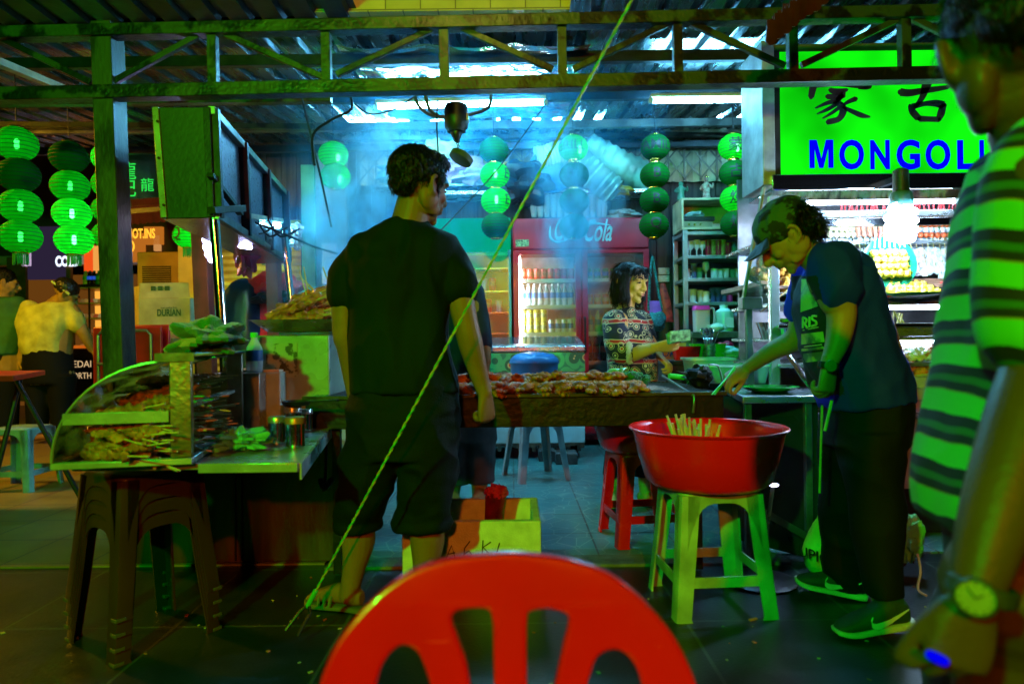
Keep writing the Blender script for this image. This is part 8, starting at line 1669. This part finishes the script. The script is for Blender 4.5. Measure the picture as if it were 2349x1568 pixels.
# ================================================================ SMOKE
def smoke(x0, x1, y0, y1, z0, z1, dens, lab, col, blobs, scale=3.4, seed=0, thr=.5):
    o = MB().box(x0, x1, y0, y1, z0, z1).build('smoke', None, smooth=0); o.data.materials.clear()
    m = bpy.data.materials.new('smoke_volume'); m.use_nodes = True; nt = m.node_tree; N = nt.nodes; L = nt.links; N.clear()
    v = N.new('ShaderNodeVolumePrincipled'); out = N.new('ShaderNodeOutputMaterial'); L.new(v.outputs[0], out.inputs[1]); v.inputs['Color'].default_value = (*col, 1); v.inputs['Anisotropy'].default_value = .25
    tc = N.new('ShaderNodeTexCoord'); mp = N.new('ShaderNodeMapping'); mp.inputs['Scale'].default_value = (1,1,.6); mp.inputs['Location'].default_value = (seed,0,0); L.new(tc.outputs['Object'], mp.inputs[0])
    nz = N.new('ShaderNodeTexNoise'); nz.inputs['Scale'].default_value = scale; nz.inputs['Detail'].default_value = 5; nz.inputs['Roughness'].default_value = .55; nz.inputs['Distortion'].default_value = .6; L.new(mp.outputs[0], nz.inputs[0])
    mr = N.new('ShaderNodeMapRange'); mr.inputs[1].default_value = thr-.03; mr.inputs[2].default_value = thr+.16; mr.inputs[3].default_value = .02; L.new(nz.outputs[0], mr.inputs[0])
    tot = None
    for c, r in blobs:
        s = N.new('ShaderNodeMapping'); s.vector_type = 'TEXTURE'; s.inputs['Location'].default_value = c; s.inputs['Scale'].default_value = r; L.new(tc.outputs['Object'], s.inputs[0])
        g = N.new('ShaderNodeTexGradient'); g.gradient_type = 'SPHERICAL'; L.new(s.outputs[0], g.inputs[0])
        if tot is None: tot = g.outputs['Fac']
        else: mxx = N.new('ShaderNodeMath'); mxx.operation = 'ADD'; L.new(tot, mxx.inputs[0]); L.new(g.outputs['Fac'], mxx.inputs[1]); tot = mxx.outputs[0]
    a = N.new('ShaderNodeMath'); a.operation = 'MULTIPLY'; L.new(mr.outputs[0], a.inputs[0]); L.new(tot, a.inputs[1]); c = N.new('ShaderNodeMath'); c.operation = 'MULTIPLY'; c.inputs[1].default_value = dens; L.new(a.outputs[0], c.inputs[0]); L.new(c.outputs[0], v.inputs['Density'])
    o.data.materials.append(m); return stuff(o, lab, 'smoke')
smoke(-1.9, 1.2, 3.3, 6.4, .82, 2.95, 1.25, 'blue tinted barbecue smoke rising from the grill to the roof', (.06,.55,.95),
      [((-1.0,4.0,1.5),(.5,.8,.8)), ((-1.0,4.0,1.5),(.5,.8,.8)), ((.42,5.0,1.85),(.3,.8,.7)), ((-.35,5.4,2.75),(1.9,1.5,.6)), ((.45,4.9,1.85),(.38,.9,.8)), ((-.7,4.8,2.0),(.8,1.1,.8))])

def plume(path, rad, dens, lab, col, seed):
    xs = [p[0] for p in path]; ys = [p[1] for p in path]; zs = [p[2] for p in path]; R_ = max(rad)
    o = MB().box(min(xs)-R_, max(xs)+R_, min(ys)-R_, max(ys)+R_, min(zs)-R_*.6, max(zs)+R_).build('smoke_plume', None, smooth=0); o.data.materials.clear()
    m = bpy.data.materials.new('plume_volume'); m.use_nodes = True; nt = m.node_tree; N = nt.nodes; L = nt.links; N.clear()
    v = N.new('ShaderNodeVolumePrincipled'); out = N.new('ShaderNodeOutputMaterial'); L.new(v.outputs[0], out.inputs[1]); v.inputs['Color'].default_value = (*col, 1); v.inputs['Anisotropy'].default_value = .2
    tc = N.new('ShaderNodeTexCoord'); nz = N.new('ShaderNodeTexNoise'); nz.inputs['Scale'].default_value = 5.5; nz.inputs['Detail'].default_value = 5; nz.inputs['Distortion'].default_value = 1.2
    mp = N.new('ShaderNodeMapping'); mp.inputs['Location'].default_value = (seed,0,0); mp.inputs['Scale'].default_value = (1,1,.65); L.new(tc.outputs['Object'], mp.inputs[0]); L.new(mp.outputs[0], nz.inputs[0])
    mr = N.new('ShaderNodeMapRange'); mr.inputs[1].default_value = .46; mr.inputs[2].default_value = .68; mr.inputs[3].default_value = .0; L.new(nz.outputs[0], mr.inputs[0]); tot = None
    for c, r in zip(path, rad):
        s_ = N.new('ShaderNodeMapping'); s_.vector_type = 'TEXTURE'; s_.inputs['Location'].default_value = c; s_.inputs['Scale'].default_value = (r, r, r*1.25); L.new(tc.outputs['Object'], s_.inputs[0])
        g = N.new('ShaderNodeTexGradient'); g.gradient_type = 'SPHERICAL'; L.new(s_.outputs[0], g.inputs[0])
        if tot is None: tot = g.outputs['Fac']
        else: a = N.new('ShaderNodeMath'); a.operation = 'MAXIMUM'; L.new(tot, a.inputs[0]); L.new(g.outputs['Fac'], a.inputs[1]); tot = a.outputs[0]
    a = N.new('ShaderNodeMath'); a.operation = 'MULTIPLY'; L.new(mr.outputs[0], a.inputs[0]); L.new(tot, a.inputs[1]); c = N.new('ShaderNodeMath'); c.operation = 'MULTIPLY'; c.inputs[1].default_value = dens; L.new(a.outputs[0], c.inputs[0]); L.new(c.outputs[0], v.inputs['Density'])
    o.data.materials.append(m); return stuff(o, lab, 'smoke')
plume([tuple(P(800,600,4.0)), tuple(P(790,520,4.0)), tuple(P(840,450,4.1)), tuple(P(900,370,4.2))], [.22,.28,.30,.32], 26, 'thick pale smoke plume left of the man in black', (.35,.78,.95), 3)
plume([tuple(P(1330,600,4.6)), tuple(P(1310,520,4.7)), tuple(P(1360,440,4.8)), tuple(P(1290,370,4.8))], [.2,.26,.28,.3], 10, 'smoke plume drifting across the second lantern string', (.25,.72,.95), 9)
